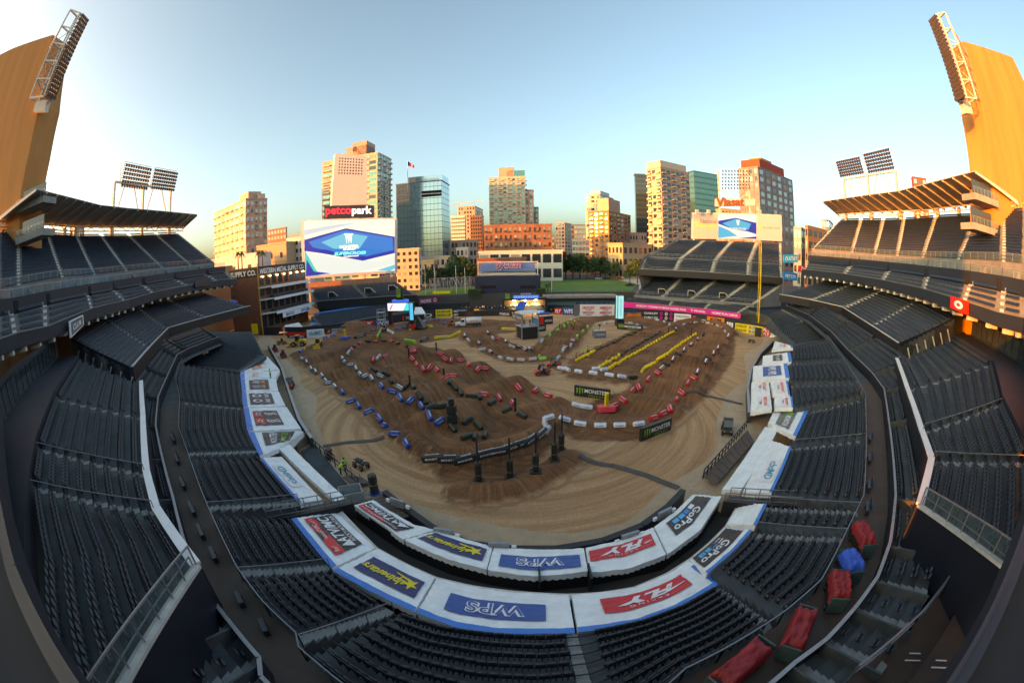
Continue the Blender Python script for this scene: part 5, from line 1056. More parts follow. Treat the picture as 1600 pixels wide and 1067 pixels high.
# net posts with net behind the bottom berm
NETM = mat('net_mesh', (.05, .05, .05), .9, alpha=.10); net_tops = []
posts = [(748, 752, 688), (797, 747, 684), (837, 737, 676), (866, 719, 660), (877, 704, 647)]
for i, (x, y, yt) in enumerate(posts):
    p = GT(x, y); zt = CAM_H+(ray(x, yt)[2]/math.hypot(*ray(x, yt)[:2]))*math.hypot(p.x, p.y)
    root = empty('net_post', p); tag(root, f'tall black padded net post behind the bottom berm, {ORD[i]} from the left', 'post', 'net posts behind the bottom berm')
    hh = max(3.2, zt-p.z); q = MB(); q.tube((0, 0, 0), (0, 0, hh), .10, .09, 8); q.build('pole', BLACKM, root); q = MB(); q.lathe((0, 0, .12), [(.28, 0), (.33, .1), (.33, hh*.42), (.24, hh*.46)], 10); q.build('pad', blkK, root); q = MB(); q.box((0, 0, .06), (1.1, 1.1, .12)); q.build('base_plate', BLACKM, root); net_tops.append((p, hh))
    q = MB(); q.lathe((0, 0, .75), [(.335, 0), (.335, .12)], 10); q.build('logo_band', B_GREY, root)
mb = MB()
for (p, h), (p2, h2) in zip(net_tops[:-1], net_tops[1:]):
    for k in range(9): z = .5+(h-.9)*k/8; mb.bar(p+Vector((0, 0, z)), p2+Vector((0, 0, .5+(h2-.9)*k/8)), .012)
    for k in range(1, 24): a = lerp(p, p2, k/24); hh = lerp(h, h2, k/24); mb.bar(a+Vector((0, 0, .5)), a+Vector((0, 0, hh-.4)), .012)
tag(mb.build('safety_net', BLACKM), 'thin black safety net strung between the posts behind the berm', 'net')
# black boards with claw mark
def ad_stand(p0, p1, h, th, kind, m, label, name='ad_board', cat='sign', group=None, z=None, lean=0.0):
    a = GT(*p0); b = GT(*p1); z0 = min(a.z, b.z)-.05 if z is None else z; a.z = b.z = z0; d = (b-a).normalized(); n = Vector((d.y, -d.x, 0)); c = (a+b)/2
    mb = MB(); mb.obox(a, b-a, -n*th, Vector((0, 0, h))); r = mb.build(name, m); tag(r, label, cat, group); f = plane_fn(a, b-a, Vector((0, 0, h))); art(kind, f, r, .04); return r
ad_stand((897, 618), (952, 625), 1.75, .45, 'mon', B_BLACK, 'long black board with green claw mark in the middle of the track', group='black claw-mark boards')
ad_stand((1002, 690), (1048, 672), 1.75, .45, 'mon', B_BLACK, 'long black board with green claw mark standing at the bottom right turn', group='black claw-mark boards')
ad_stand((964, 514), (1004, 516), 1.7, .5, 'mon', B_BLACK, 'long black board with green claw mark at the foot of the obelisk', group='black claw-mark boards')
# yellow marker columns on padded feet
for x, y, fm, lab in ((947, 642, blkR, 'yellow column standing on a red padded foot at the inner turn'), (539, 530, blkB, 'yellow column standing on a blue padded foot at the far left')):
    p = GT(x, y); root = empty('marker_column', p); tag(root, lab, 'column', 'yellow columns on padded feet'); q = bevel_box(2.6, 2.0, .8, .2); q.build('foot_pad', fm, root); q = MB(); q.lathe((0, 0, .8), [(.32, 0), (.32, 1.9), (.26, 1.95)], 12); q.build('column', blkY, root)
    lettering('DUNLOP', (lambda u, v, h: Vector((.33*math.sin((v-.5)*1.2), -.33*math.cos((v-.5)*1.2)-.01, .95+1.6*u))), (0, .1, 1, .9), B_BLACK, root)
# ------------------------------------------------------------------ people
SKIN = mat('skin', (.42, .24, .16), .55); HIVIS = mat('hivis_yellow', (.55, .80, .02), .6, emit=None); HILIME = mat('hivis_lime', (.18, .70, .08), .6); HIOR = mat('hivis_orange', (.85, .16, .02), .6); PANTS = mat('dark_trousers', (.025, .028, .035), .8); KHAKI = mat('khaki_trousers', (.20, .15, .09), .8); HAIR = mat('dark_hair', (.02, .014, .01), .6); SHOE = mat('dark_shoe', (.015, .015, .015), .6); TEEW = mat('white_shirt', (.6, .6, .6), .8); TEEB = mat('black_shirt', (.03, .03, .035), .8); TEEBL = mat('blue_shirt', (.03, .12, .45), .8)
POSE = {  # joints: pelvis, chest, neck, head, then per side shoulder, elbow, hand, hip, knee, ankle, toe
    'stand': dict(pel=(0, 0, .95), che=(0, 0, 1.30), nec=(0, .0, 1.48), hed=(0, -.02, 1.63), el=((-.27, .0, 1.15), (.27, .0, 1.15)), ha=((-.27, -.1, .90), (.27, -.1, .90)), kn=((-.11, -.02, .50), (.11, -.02, .50)), an=((-.12, .02, .09), (.12, .02, .09))),
    'walk': dict(pel=(0, 0, .94), che=(0, -.04, 1.29), nec=(0, -.06, 1.47), hed=(0, -.10, 1.62), el=((-.25, .14, 1.15), (.25, -.14, 1.16)), ha=((-.24, .04, .92), (.24, -.34, 1.0)), kn=((-.10, -.18, .52), (.10, .05, .50)), an=((-.11, -.24, .10), (.11, .30, .16))),
    'bend': dict(pel=(0, .1, .92), che=(0, -.18, 1.18), nec=(0, -.34, 1.28), hed=(0, -.46, 1.33), el=((-.24, -.32, .95), (.24, -.32, .95)), ha=((-.2, -.42, .70), (.2, -.44, .72)), kn=((-.13, -.04, .50), (.13, -.02, .50)), an=((-.14, .06, .09), (.14, .06, .09))),
    'point': dict(pel=(0, 0, .95), che=(0, 0, 1.30), nec=(0, -.01, 1.48), hed=(0, -.04, 1.63), el=((-.27, .02, 1.15), (.30, -.18, 1.28)), ha=((-.22, -.16, .95), (.32, -.46, 1.32)), kn=((-.12, -.03, .50), (.12, -.02, .50)), an=((-.15, .02, .09), (.15, .04, .09))),
    'crouch': dict(pel=(0, .12, .42), che=(0, -.10, .72), nec=(0, -.2, .88), hed=(0, -.28, 1.0), el=((-.26, -.3, .62), (.26, -.3, .62)), ha=((-.14, -.46, .50), (.14, -.46, .50)), kn=((-.2, -.32, .48), (.2, -.32, .48)), an=((-.17, -.08, .09), (.17, -.08, .09))),
    'sit': dict(pel=(0, .05, .48), che=(0, .02, .84), nec=(0, 0, 1.02), hed=(0, -.03, 1.17), el=((-.26, -.12, .74), (.26, -.12, .74)), ha=((-.16, -.38, .66), (.16, -.38, .66)), kn=((-.13, -.42, .48), (.13, -.42, .48)), an=((-.13, -.42, .09), (.13, -.42, .09))),
}
BODY = {}
def body_mesh(pose):
    if pose in BODY: return BODY[pose]
    P = POSE[pose]; V = []; R = []; E = []
    def v(p, r, par=None):
        V.append(Vector(p)); R.append(r)
        if par is not None: E.append((par, len(V)-1))
        return len(V)-1
    pel = v(P['pel'], (.15, .11)); mid = v(lerp(Vector(P['pel']), Vector(P['che']), .5), (.135, .10), pel); che = v(P['che'], (.17, .12), mid); nec = v(P['nec'], (.055, .06), che); hed = v(P['hed'], (.082, .10), nec)
    d = (Vector(P['hed'])-Vector(P['nec'])).normalized(); v(Vector(P['hed'])+d*.09, (.07, .085), hed)
    up = (Vector(P['che'])-Vector(P['pel'])).normalized()
    for s_, k in ((-1, 0), (1, 1)):
        sh = v(Vector(P['che'])+Vector((s_*.19, 0, 0))+up*.10, (.065, .065), che); e = v(P['el'][k], (.045, .045), sh); h0 = lerp(Vector(P['el'][k]), Vector(P['ha'][k]), .82); w = v(h0, (.03, .032), e); hd = v(P['ha'][k], (.038, .022), w)
        dr = (Vector(P['ha'][k])-Vector(P['el'][k])).normalized(); sd = Vector((0, 1, 0)) if abs(dr.y) < .8 else Vector((1, 0, 0))
        for f, (o, ln) in enumerate(((-.03, .07), (-.01, .085), (.01, .08), (.03, .062))):
            a = v(Vector(P['ha'][k])+sd*o+dr*.03, (.0095, .0095), hd); b = v(V[a]+dr*ln*.6+Vector((-s_*.01, 0, 0)), (.0085, .0085), a); v(V[b]+dr*ln*.4+Vector((-s_*.02, 0, 0)), (.0075, .0075), b)
        t = v(h0+Vector((-s_*.035, -.03, 0))+dr*.03, (.011, .011), w); v(V[t]+dr*.05+Vector((-s_*.005, -.01, 0)), (.009, .009), t)
        hp = v(Vector(P['pel'])+Vector((s_*.10, 0, -.06)), (.095, .10), pel); kn = v(P['kn'][k], (.065, .065), hp); an = v(P['an'][k], (.045, .05), kn); v(Vector(P['an'][k])+Vector((0, -.16, -.045)), (.042, .035), an)
    me = bpy.data.meshes.new('b'); me.from_pydata([tuple(q) for q in V], E, []); o = bpy.data.objects.new('b', me); COL.objects.link(o)
    m = o.modifiers.new('s', 'SKIN'); m.use_smooth_shade = True
    for i, r in enumerate(R): me.skin_vertices[0].data[i].radius = r
    me.skin_vertices[0].data[0].use_root = True
    o.modifiers.new('u', 'SUBSURF').levels = 1
    dg = bpy.context.evaluated_depsgraph_get(); out = bpy.data.meshes.new_from_object(o.evaluated_get(dg)); bpy.data.objects.remove(o); BODY[pose] = out; return out
def person(px, py, rz, pose, top, low, label, z=None, hat=None, at=None):
    me = body_mesh(pose).copy(); P = POSE[pose]
    for m in (low, top, SKIN, SHOE): me.materials.append(m)
    pel = Vector(P['pel']); che = Vector(P['che']); nec = Vector(P['nec']); hed = Vector(P['hed']); up = (che-pel).normalized()
    for f in me.polygons:
        c = f.center; t = (c-pel).dot(up); hand = min((c-Vector(P['ha'][k])).length for k in (0, 1)); foot = min((c-Vector(P['an'][k])).length for k in (0, 1)); arm = min(((c-lerp(Vector(P['el'][k]), Vector(P['ha'][k]), s_)).length for k in (0, 1) for s_ in (0, .5)))
        leg = min(((c-lerp(pel, Vector(P['kn'][k]), s_)).length for k in (0, 1) for s_ in (.5, .75, 1)))
        if (c-nec).dot((hed-nec).normalized()) > .015 and (c-hed).length < .26: i = 2
        elif hand < .17: i = 2
        elif foot < .11 or c.z < .07: i = 3
        elif arm < .14 and hand > .17: i = 1
        elif t < .02 or leg < .10: i = 0
        else: i = 1
        f.material_index = i
    o = bpy.data.objects.new('person', me); COL.objects.link(o); p = GT(px, py) if at is None else at
    o.location = p if z is None else Vector((p.x, p.y, z)); o.rotation_euler = (0, 0, rz); tag(o, label, 'person')
    h = MB(); h.lathe(hed+Vector((0, .01, .02)), [(.108, 0), (.112, .04), (.095, .10), (.05, .135)], 12); h.build('hair' if hat is None else 'cap', HAIR if hat is None else hat, o, smooth=True)
    for s_ in (-1, 1):
        e = MB(); e.lathe(hed+Vector((s_*.03, -.098, .0)), [(.010, -.008), (.012, 0), (.010, .008)], 6); e.build('eye', HAIR, o)
    return o
person(534, 745, 2.2, 'bend', HIVIS, PANTS, 'worker in yellow vest bending at the copper barrier on the left', z=.25)
person(541, 738, -2.6, 'point', HILIME, PANTS, 'worker in green shirt reaching over the copper barrier on the left', z=.05)
person(421, 590, 1.5, 'stand', HIVIS, PANTS, 'worker in yellow vest standing at the edge of the left tarp', at=G(423, 591, 3.0))
person(900, 564, .6, 'walk', HIOR, PANTS, 'worker in orange shirt walking beside the first yellow bales')
person(911, 556, -.4, 'bend', HIVIS, PANTS, 'worker in yellow vest bending beside the yellow bales', hat=HIVIS)
person(918, 553, .3, 'stand', HILIME, PANTS, 'worker in green vest behind the yellow bales')
person(938, 545, .9, 'bend', HIVIS, PANTS, 'worker in yellow vest leaning over the dark bales')
person(842, 560, 1.2, 'crouch', HIVIS, PANTS, 'worker in yellow shirt crouching at the middle lane')
CL = [(874, 512, 'walk', HILIME), (880, 513, 'bend', HILIME), (884, 508, 'stand', HIVIS), (893, 511, 'stand', HILIME), (896, 515, 'crouch', TEEB), (898, 508, 'walk', HIVIS), (904, 505, 'stand', HILIME)]
wh = ['walking', 'bending', 'standing', 'standing tall', 'crouching low', 'striding', 'waiting']
for i, (x, y, po, c) in enumerate(CL): person(x, y, i*1.3, po, c, PANTS, f'{wh[i]} crew member in the group between the lime blocks, {ORD[i]} from the left')
person(927, 519, 2, 'bend', HILIME, PANTS, 'worker in green shirt beside the dark camera platform')
person(861, 489, 1, 'point', HIVIS, PANTS, 'person in yellow top with raised arm on the far blue ramp')
person(836, 490, .4, 'walk', HIOR, PANTS, 'person in red top walking on the far blue stage ramp')
person(797, 474, .2, 'stand', HILIME, PANTS, 'person in green top on the stand beside the start tunnel', z=2.6)

# ------------------------------------------------------------------ vehicles
TYRE = mat('tyre_rubber', (.018, .018, .018), .85, bump=.4, bump_scale=30); RIM = mat('wheel_rim', (.35, .35, .36), .35, metal=.8); GLASSV = mat('vehicle_glass', (.02, .03, .035), .06, spec=.8); LAMPV = mat('headlamp', (.8, .8, .75), .15); CHAS = mat('chassis_black', (.02, .02, .022), .6)
WH = {}
def wheel(root, x, y, r, w, rimm=None):
    key = (r, w)
    if key not in WH:
        t = MB(); n = 16; pr = [(r*.55, -w/2), (r*.9, -w/2), (r, -w*.3), (r, w*.3), (r*.9, w/2), (r*.55, w/2)]
        v = [(p[0]*math.cos(2*math.pi*k/n), p[1], p[0]*math.sin(2*math.pi*k/n)) for p in pr for k in range(n)]
        t.add(v, [(i*n+k, i*n+(k+1) % n, (i+1)*n+(k+1) % n, (i+1)*n+k) for i in range(5) for k in range(n)])
        ri = MB(); ri.tube((0, -w*.42, 0), (0, w*.42, 0), r*.56, n=16); ri.tube((0, -w*.5, 0), (0, w*.5, 0), r*.16, n=8); WH[key] = (t.mesh('tyre', TYRE), ri.mesh('rim', RIM))
    tm, rm = WH[key]; a = bpy.data.objects.new('wheel', tm); COL.objects.link(a); a.parent = root; a.location = (x, y, r); b = bpy.data.objects.new('rim', rm); COL.objects.link(b); b.parent = a
def part(root, name, m, *boxes):
    mb = MB()
    for c, s in boxes: mb.box(c, s)
    o = mb.build(name, m, root); bv = o.modifiers.new('b', 'BEVEL'); bv.width = .04; bv.segments = 1; return o
def hull(root, name, m, prof, y0, y1, inset=0.0):   # side profile (x, z) extruded across
    mb = MB(); n = len(prof); mb.add([(x, y0+inset, z) for x, z in prof]+[(x, y1-inset, z) for x, z in prof], [tuple(range(n)), tuple(range(2*n-1, n-1, -1))]+[(i, i+n, (i+1) % n+n, (i+1) % n) for i in range(n)])
    o = mb.build(name, m, root); bv = o.modifiers.new('b', 'BEVEL'); bv.width = .035; bv.segments = 1; return o
def tubes(root, name, m, segs, r=.035):
    for a, b in segs: MB().tube(a, b, r, n=6).build(name, m, root)
def utv(px, py, rz, col, label, group='utility carts on the field'):
    root = empty('utility_cart', GT(px, py), rz); tag(root, label, 'utility cart', group); b = mat('cart_'+col[0], col[1], .35)
    hull(root, 'hood', b, [(.55, .45), (1.45, .45), (1.5, .75), (1.2, .95), (.55, 1.05)], -.65, .65); hull(root, 'floor_pan', CHAS, [(-1.3, .35), (1.3, .35), (1.3, .5), (-1.3, .5)], -.6, .6)
    hull(root, 'cargo_bed', b, [(-1.5, .6), (-.45, .6), (-.45, 1.0), (-1.5, 1.0)], -.68, .68); part(root, 'bed_liner', CHAS, ((-.97, 0, .99), (.9, 1.1, .06)))
    part(root, 'seat', CHAS, ((-.05, 0, .68), (.5, 1.2, .2)), ((-.32, 0, 1.0), (.14, 1.2, .5)))
    tubes(root, 'roll_bar', CHAS, [((.7, s*.62, 1.0), (.35, s*.6, 1.85)) for s in (-1, 1)]+[((-.42, s*.62, .95), (-.40, s*.6, 1.85)) for s in (-1, 1)])
    part(root, 'roof', CHAS, ((-.03, 0, 1.88), (1.0, 1.34, .08))); o = MB().quad((.68, -.56, 1.05), (.68, .56, 1.05), (.38, .54, 1.8), (.38, -.54, 1.8)).build('windscreen', GLASSV, root)
    for s in (-1, 1): part(root, 'headlight', LAMPV, ((1.46, s*.45, .74), (.06, .22, .12)))
    MB().tube((.35, -.3, 1.1), (.28, -.3, 1.15), .18, n=12).build('steering_wheel', CHAS, root)
    for x in (-.95, .95):
        for y in (-.62, .62): wheel(root, x, y, .32, .26)
    return root
utv(1135, 676, -2.0, ('dark_green', (.025, .03, .025)), 'black roofed utility cart standing on the sand at right')
utv(454, 606, -1.2, ('red', (.50, .03, .015)), 'red utility cart with black roof beside the left wall')
utv(847, 586, -2.9, ('red', (.50, .03, .015)), 'red utility cart in the middle of the track, nearer of the pair')
utv(865, 574, -3.1, ('orange_red', (.55, .06, .015)), 'red utility cart in the middle of the track, farther of the pair')
def quad(px, py, rz, label):
    root = empty('quad_bike', GT(px, py), rz); tag(root, label, 'quad bike', 'quad bikes on the field'); b = mat('quad_green', (.03, .05, .04), .45)
    hull(root, 'body', b, [(-.85, .55), (.8, .55), (.95, .75), (.5, .92), (-.1, .72), (-.75, .82)], -.2, .2); part(root, 'seat', CHAS, ((-.22, 0, .84), (.75, .32, .14)))
    for x, w in ((.62, .24), (-.62, .28)):
        for y in (-.46, .46): wheel(root, x, y, .3, w); o = hull(root, 'mudguard', b, [(x-.36, .62), (x-.2, .74), (x+.2, .74), (x+.36, .62), (x+.3, .6), (x-.3, .6)], y-.16, y+.16)
    tubes(root, 'handlebar', CHAS, [((.38, -.36, 1.12), (.38, .36, 1.12)), ((.5, 0, .85), (.38, 0, 1.12))], .025)
    for x in (.72, -.75): part(root, 'rack', CHAS, ((x, 0, .88), (.45, .7, .03)))
    for s in (-1, 1): part(root, 'headlight', LAMPV, ((.93, s*.14, .74), (.05, .12, .1)))
quad(565, 731, -.6, 'dark quad bike parked near the two workers at left'); quad(1174, 536, 2.4, 'small dark quad bike parked at the far right corner')
def truck(px, py, rz):
    root = empty('water_truck', GT(px, py), rz); tag(root, 'white water tank truck driving on the far straight', 'truck'); W = mat('truck_white', (.75, .76, .76), .35)
    part(root, 'chassis', CHAS, ((-.8, 0, .75), (6.6, .9, .28))); hull(root, 'hood', W, [(2.2, .7), (3.7, .65), (3.75, 1.25), (3.5, 1.5), (2.2, 1.7)], -.85, .85)
    hull(root, 'cab', W, [(.7, .7), (2.2, .7), (2.2, 1.7), (1.9, 2.55), (.7, 2.6)], -1.05, 1.05)
    o = MB().quad((2.22, -.9, 1.72), (2.22, .9, 1.72), (1.95, .85, 2.45), (1.95, -.85, 2.45)).build('windscreen', GLASSV, root)
    for s in (-1, 1): o = MB().quad((1.0, s*1.065, 1.7), (2.05, s*1.065, 1.7), (1.82, s*1.065, 2.4), (1.0, s*1.065, 2.4)).build('door_window', GLASSV, root); part(root, 'headlight', LAMPV, ((3.74, s*.62, 1.05), (.06, .3, .2))); part(root, 'mirror', CHAS, ((2.0, s*1.25, 2.0), (.08, .15, .4)))
    t = MB(); n = 18; pr = [(-4.2, .8), (-4.1, 1.0), (.35, 1.0), (.45, .8)]; v = [(x, s_*1.12*math.cos(2*math.pi*k/n), 1.95+s_*.95*math.sin(2*math.pi*k/n)) for x, s_ in pr for k in range(n)]
    t.add(v, [(i*n+k, i*n+(k+1) % n, (i+1)*n+(k+1) % n, (i+1)*n+k) for i in range(3) for k in range(n)]+[tuple(range(n)), tuple(range(4*n-1, 3*n-1, -1))]); t.build('tank', mat('tank_white', (.70, .70, .68), .4, noise_amt=.08), root, smooth=True)
    part(root, 'grille', CHAS, ((3.76, 0, 1.0), (.05, .9, .4))); part(root, 'bumper', RIM, ((3.85, 0, .6), (.2, 2.0, .25))); part(root, 'spray_bar', CHAS, ((-4.35, 0, .7), (.15, 2.0, .15)))
    for x in (2.8, -2.1, -3.3):
        for y in (-.92, .92): wheel(root, x, y, .5, .34)
    for s in (-1, 1): lettering('WATER', (lambda u, vv, h, s=s: Vector((-s*(-3.0+2.2*u)+(-3.8 if s > 0 else 0), -s*1.14, 1.85+.35*vv))), (0, 0, 1, 1), B_RED, root)
truck(731, 511, math.pi+.12)
def loader(px, py, rz, col, label, sc=1.0, big=True):
    root = empty('wheel_loader', GT(px, py), rz); root.scale = (sc, sc, sc); tag(root, label, 'loader', 'earth movers on the field'); Y = mat('machine_'+col[0], col[1], .45, noise_amt=.15)
    hull(root, 'engine_hood', Y, [(-2.6, .8), (-.4, .8), (-.4, 1.9), (-2.3, 1.8), (-2.6, 1.5)], -.8, .8); hull(root, 'front_frame', Y, [(-.3, .7), (1.2, .7), (1.2, 1.3), (.3, 1.6), (-.3, 1.4)], -.5, .5)
    hull(root, 'cab', CHAS, [(-.5, 1.6), (.6, 1.6), (.45, 3.0), (-.5, 3.0)], -.65, .65); part(root, 'cab_roof', Y, ((0, 0, 3.05), (1.3, 1.5, .12)))
    for s in (-1, 1): o = MB().quad((-.35, s*.665, 1.9), (.5, s*.665, 1.9), (.38, s*.665, 2.85), (-.35, s*.665, 2.85)).build('cab_window', GLASSV, root); MB().bar((.5, s*.5, 1.5), (2.4, s*.5, .8), .16, .3).build('lift_arm', Y, root)
    hull(root, 'bucket', Y, [(2.3, .25), (3.3, .2), (3.35, .3), (2.6, .45), (2.5, 1.2), (2.3, 1.2)], -1.25, 1.25)
    MB().tube((-1.6, .4, 1.8), (-1.6, .4, 2.6), .07, n=8).build('exhaust', CHAS, root)
    for x in (-1.6, 1.1):
        for y in (-.95, .95): wheel(root, x, y, .72, .5)
    for s in (-1, 1): part(root, 'headlight', LAMPV, ((.62, s*.5, 2.8), (.08, .2, .14)))
loader(466, 541, 3.3, ('yellow', (.72, .38, .02)), 'large yellow wheel loader parked at the far left corner', 1.0); loader(497, 543, -1.3, ('yellow', (.72, .38, .02)), 'smaller yellow loader facing the camera right of the large one', .8)
loader(707, 509, 3.0, ('orange', (.75, .16, .02)), 'small orange loader just behind the white tank truck', .6); loader(600, 517, 1.0, ('tan', (.50, .30, .10)), 'small tan loader beside the finish structure', .55)
loader(443, 558, -.9, ('dark_red', (.22, .02, .02)), 'dark red loader by the left wall, nearer one', .6); loader(430, 549, -.9, ('dark_red', (.22, .02, .02)), 'dark red loader by the left wall, middle one', .6); loader(441, 538, .4, ('orange_brown', (.40, .12, .03)), 'rust orange loader by the left wall, farthest one', .6)
# bins / speakers on stands at left
for x, y, h, lab in ((516, 716, 1.3, 'round brown waste drum by the copper barrier'), (586, 770, 2.2, 'tall black fogger drum on a blue base by the navy field wall')):
    p = G(x, y, 0); mb = MB(); mb.lathe((0, 0, 0), [(.42, 0), (.45, .05), (.45, h*.45), (.36, h*.5), (.45, h*.6), (.45, h*.92), (.3, h)], 14); o = mb.build('drum', mat('drum_brown', (.09, .06, .045), .6) if h < 2 else blkK); o.location = p; tag(o, lab, 'drum'); q = MB(); q.lathe((0, 0, 0), [(.62, 0), (.62, .1)], 14); q.build('base', blkB if h > 2 else BLACKM, o)

# ------------------------------------------------------------------ structures standing on the dirt
SCAF = mat('scaffold_steel', (.36, .38, .38), .45, metal=.5)
def LEDm(n, c, s): return mat(n, (.02, .02, .02), .3, emit=c, emit_s=s*.26)
def frame_tower(p, rz, W, Dp, Hh, lv, label, name, roof=True, cat='tower'):
    root = empty(name, p, rz); tag(root, label, cat)
    for x in (-W/2, W/2):
        for y in (-Dp/2, Dp/2): MB().bar((x, y, 0), (x, y, Hh), .22).build('post', SCAF, root)
    for z in lv:
        part(root, 'deck', SCAF, ((0, 0, z), (W+.3, Dp+.3, .16)))
        for y in (-Dp/2, Dp/2): MB().bar((-W/2, y, z+1.0), (W/2, y, z+1.0), .08).build('guard_rail', SCAF, root)
        for x in (-W/2, W/2): MB().bar((x, -Dp/2, z+1.0), (x, Dp/2, z+1.0), .08).build('guard_rail', SCAF, root)
    if roof:
        mb = MB(); mb.add([(-W/2-.3, -Dp/2-.3, Hh), (W/2+.3, -Dp/2-.3, Hh), (W/2+.3, Dp/2+.3, Hh), (-W/2-.3, Dp/2+.3, Hh), (-W/2-.3, 0, Hh+.6), (W/2+.3, 0, Hh+.6)], [(0, 1, 5, 4), (3, 4, 5, 2), (0, 4, 3), (1, 2, 5), (0, 3, 2, 1)]); mb.build('roof', mat('tent_white', (.62, .64, .66), .6), root)
    return root
t = frame_tower(GT(824, 528), .35, 4.6, 4.2, 6.6, (3.2,), 'grey scaffold announcer tower with white roof in the middle of the track', 'scaffold_tower')
f = plane_fn((2.4, -2.2, 3.4), (0, 4.4, 0), (0, 0, 1.5)); patch(f, (0, 0, 1, 1), B_LBLUE, t, 'side_banner', .02); lettering('WE', f, (.15, .2, .85, .8), B_WHITE, t, h=.06, bold=.05); part(t, 'black_skirt', B_BLACK, ((0, 0, 1.6), (4.2, 3.8, 3.0)))
for k in range(2): q = body_mesh('stand').copy(); q.materials.append(TEEB); o = bpy.data.objects.new('person', q); COL.objects.link(o); o.location = t.location+Vector((-.8+1.5*k, -.4, 3.28)); o.rotation_euler = (0, 0, 2+k); tag(o, f'person in dark clothes up in the scaffold tower, {"left" if k == 0 else "right"} one', 'person')
# camera platform
cp = empty('camera_platform', GT(936, 527), .15); tag(cp, 'dark boxed camera platform right of the lime blocks', 'platform'); part(cp, 'base', blkS, ((0, 0, .9), (3.0, 2.2, 1.8))); part(cp, 'deck', SCAF, ((0, 0, 1.85), (3.2, 2.4, .1))); f = plane_fn((-1.5, -1.1, .2), (3, 0, 0), (0, 0, 1.4)); lettering('TOYOTA', f, (.1, .3, .9, .7), B_WHITE, cp, h=.03)
cam_ = MB(); cam_.box((0, 0, 3.2), (.35, .9, .4)); cam_.tube((0, -.45, 3.2), (0, -.75, 3.2), .12, n=8); cam_.tube((0, 0, 1.9), (0, 0, 3.0), .06, n=6); cam_.build('tv_camera', BLACKM, cp)
# obelisk screen
ob = empty('led_obelisk', GT(968, 509), .03); tag(ob, 'tall four-sided screen column glowing pale blue near the far right turn', 'screen'); part(ob, 'plinth', BLACK, ((0, 0, .9), (2.4, 2.4, 1.8))); part(ob, 'frame', BLACK, ((0, 0, 5.2), (2.0, 2.0, 8.2)))
LEDB = LEDm('led_pale_blue', (.25, .62, .85), .75)
for k in range(4):
    a = k*math.pi/2; c, s = math.cos(a), math.sin(a); R_ = lambda x, y, z: Vector((x*c-y*s, x*s+y*c, z)); q = MB(); q.quad(R_(-.85, -1.015, 2.3), R_(.85, -1.015, 2.3), R_(.85, -1.015, 9.1), R_(-.85, -1.015, 9.1)); q.build('screen_panel', LEDB, ob)
    lettering('SUPERCROSS', (lambda u, v, h, R_=R_: R_(.25-.5*v, -1.03, 3.0+5.2*u)), (0, 0, 1, 1), mat('led_letter_dark', (.02, .1, .2), .4, emit=(.01, .12, .25), emit_s=.3), ob)
# finish arch with screens
fa = empty('finish_arch', GT(628, 512), -.18); tag(fa, 'black and blue finish line arch with glowing screens at the far left straight', 'arch')
for s in (-1, 1):
    part(fa, 'leg', BLACK, ((s*3.6, 0, 2.6), (1.0, 1.2, 5.2))); part(fa, 'red_pad', blkR, ((s*3.6, 0, .55), (1.5, 1.6, 1.1)))
part(fa, 'beam', BLACK, ((0, 0, 6.3), (8.6, 1.4, 2.6))); part(fa, 'blue_header', mat('arch_blue', (.01, .06, .55), .4, emit=(.0, .08, .6), emit_s=.25), ((0, 0, 8.0), (5.0, 1.4, .8))); part(fa, 'top_box', BLACK, ((0, 0, 8.7), (2.2, 1.2, .7)))
f = plane_fn((-4.0, -.71, 5.2), (7.0, 0, 0), (0, 0, 2.2)); patch(f, (0, 0, 1, 1), LEDm('led_white', (.72, .80, .95), .9), fa, 'screen_panel', .02); shape(f, [(.72, 0), (1, 0), (1, 1), (.9, 1)], LEDm('led_cyan', (.0, .5, .75), .9), fa, 'screen_stripe', .04); shape(f, [(.05, .1), (.2, .9), (.28, .9), (.16, .1)], LEDm('led_violet', (.45, .25, .7), .7), fa, 'screen_stripe', .04)
f = plane_fn((3.2, -.73, 2.4), (1.1, 0, 0), (0, 0, 5.0)); patch(f, (0, 0, 1, 1), LEDm('led_blue', (.03, .35, .8), .9), fa, 'side_screen', .0)
f = plane_fn((-.7, -.6, 9.1), (1.4, 0, 0), (0, 0, 2.6)); part(fa, 'claw_sign', B_BLACK, ((0, 0, 10.4), (1.6, .5, 2.7))); patch(f, (.05, .05, .95, .95), B_GREEN, fa, 'claw_panel', .38); claw(f, (.2, .15, .85, .9), B_BLACK, fa, .42)
tent = empty('black_marquee', GT(650, 511), -.1); tag(tent, 'black pyramid tent with green claw mark right of the finish arch', 'tent'); q = MB(); q.add([(-3.2, -2.4, 0), (3.2, -2.4, 0), (3.2, 2.4, 0), (-3.2, 2.4, 0), (-.6, 0, 3.4), (.6, 0, 3.4)], [(0, 1, 5, 4), (1, 2, 5), (2, 3, 4, 5), (3, 0, 4)]); q.build('canopy', blkK, tent); f = plane_fn((-.9, -1.75, .9), (1.8, 0, 0), (0, .7*1.4, .99*1.4)); claw(f, (.3, .2, .7, .9), B_GREEN, tent, .06)
tr_ = frame_tower(GT(597, 513), .1, 2.2, 2.2, 5.5, (2.6, 4.8), 'thin grey scaffold tower left of the finish arch', 'scaffold_tower', roof=False)
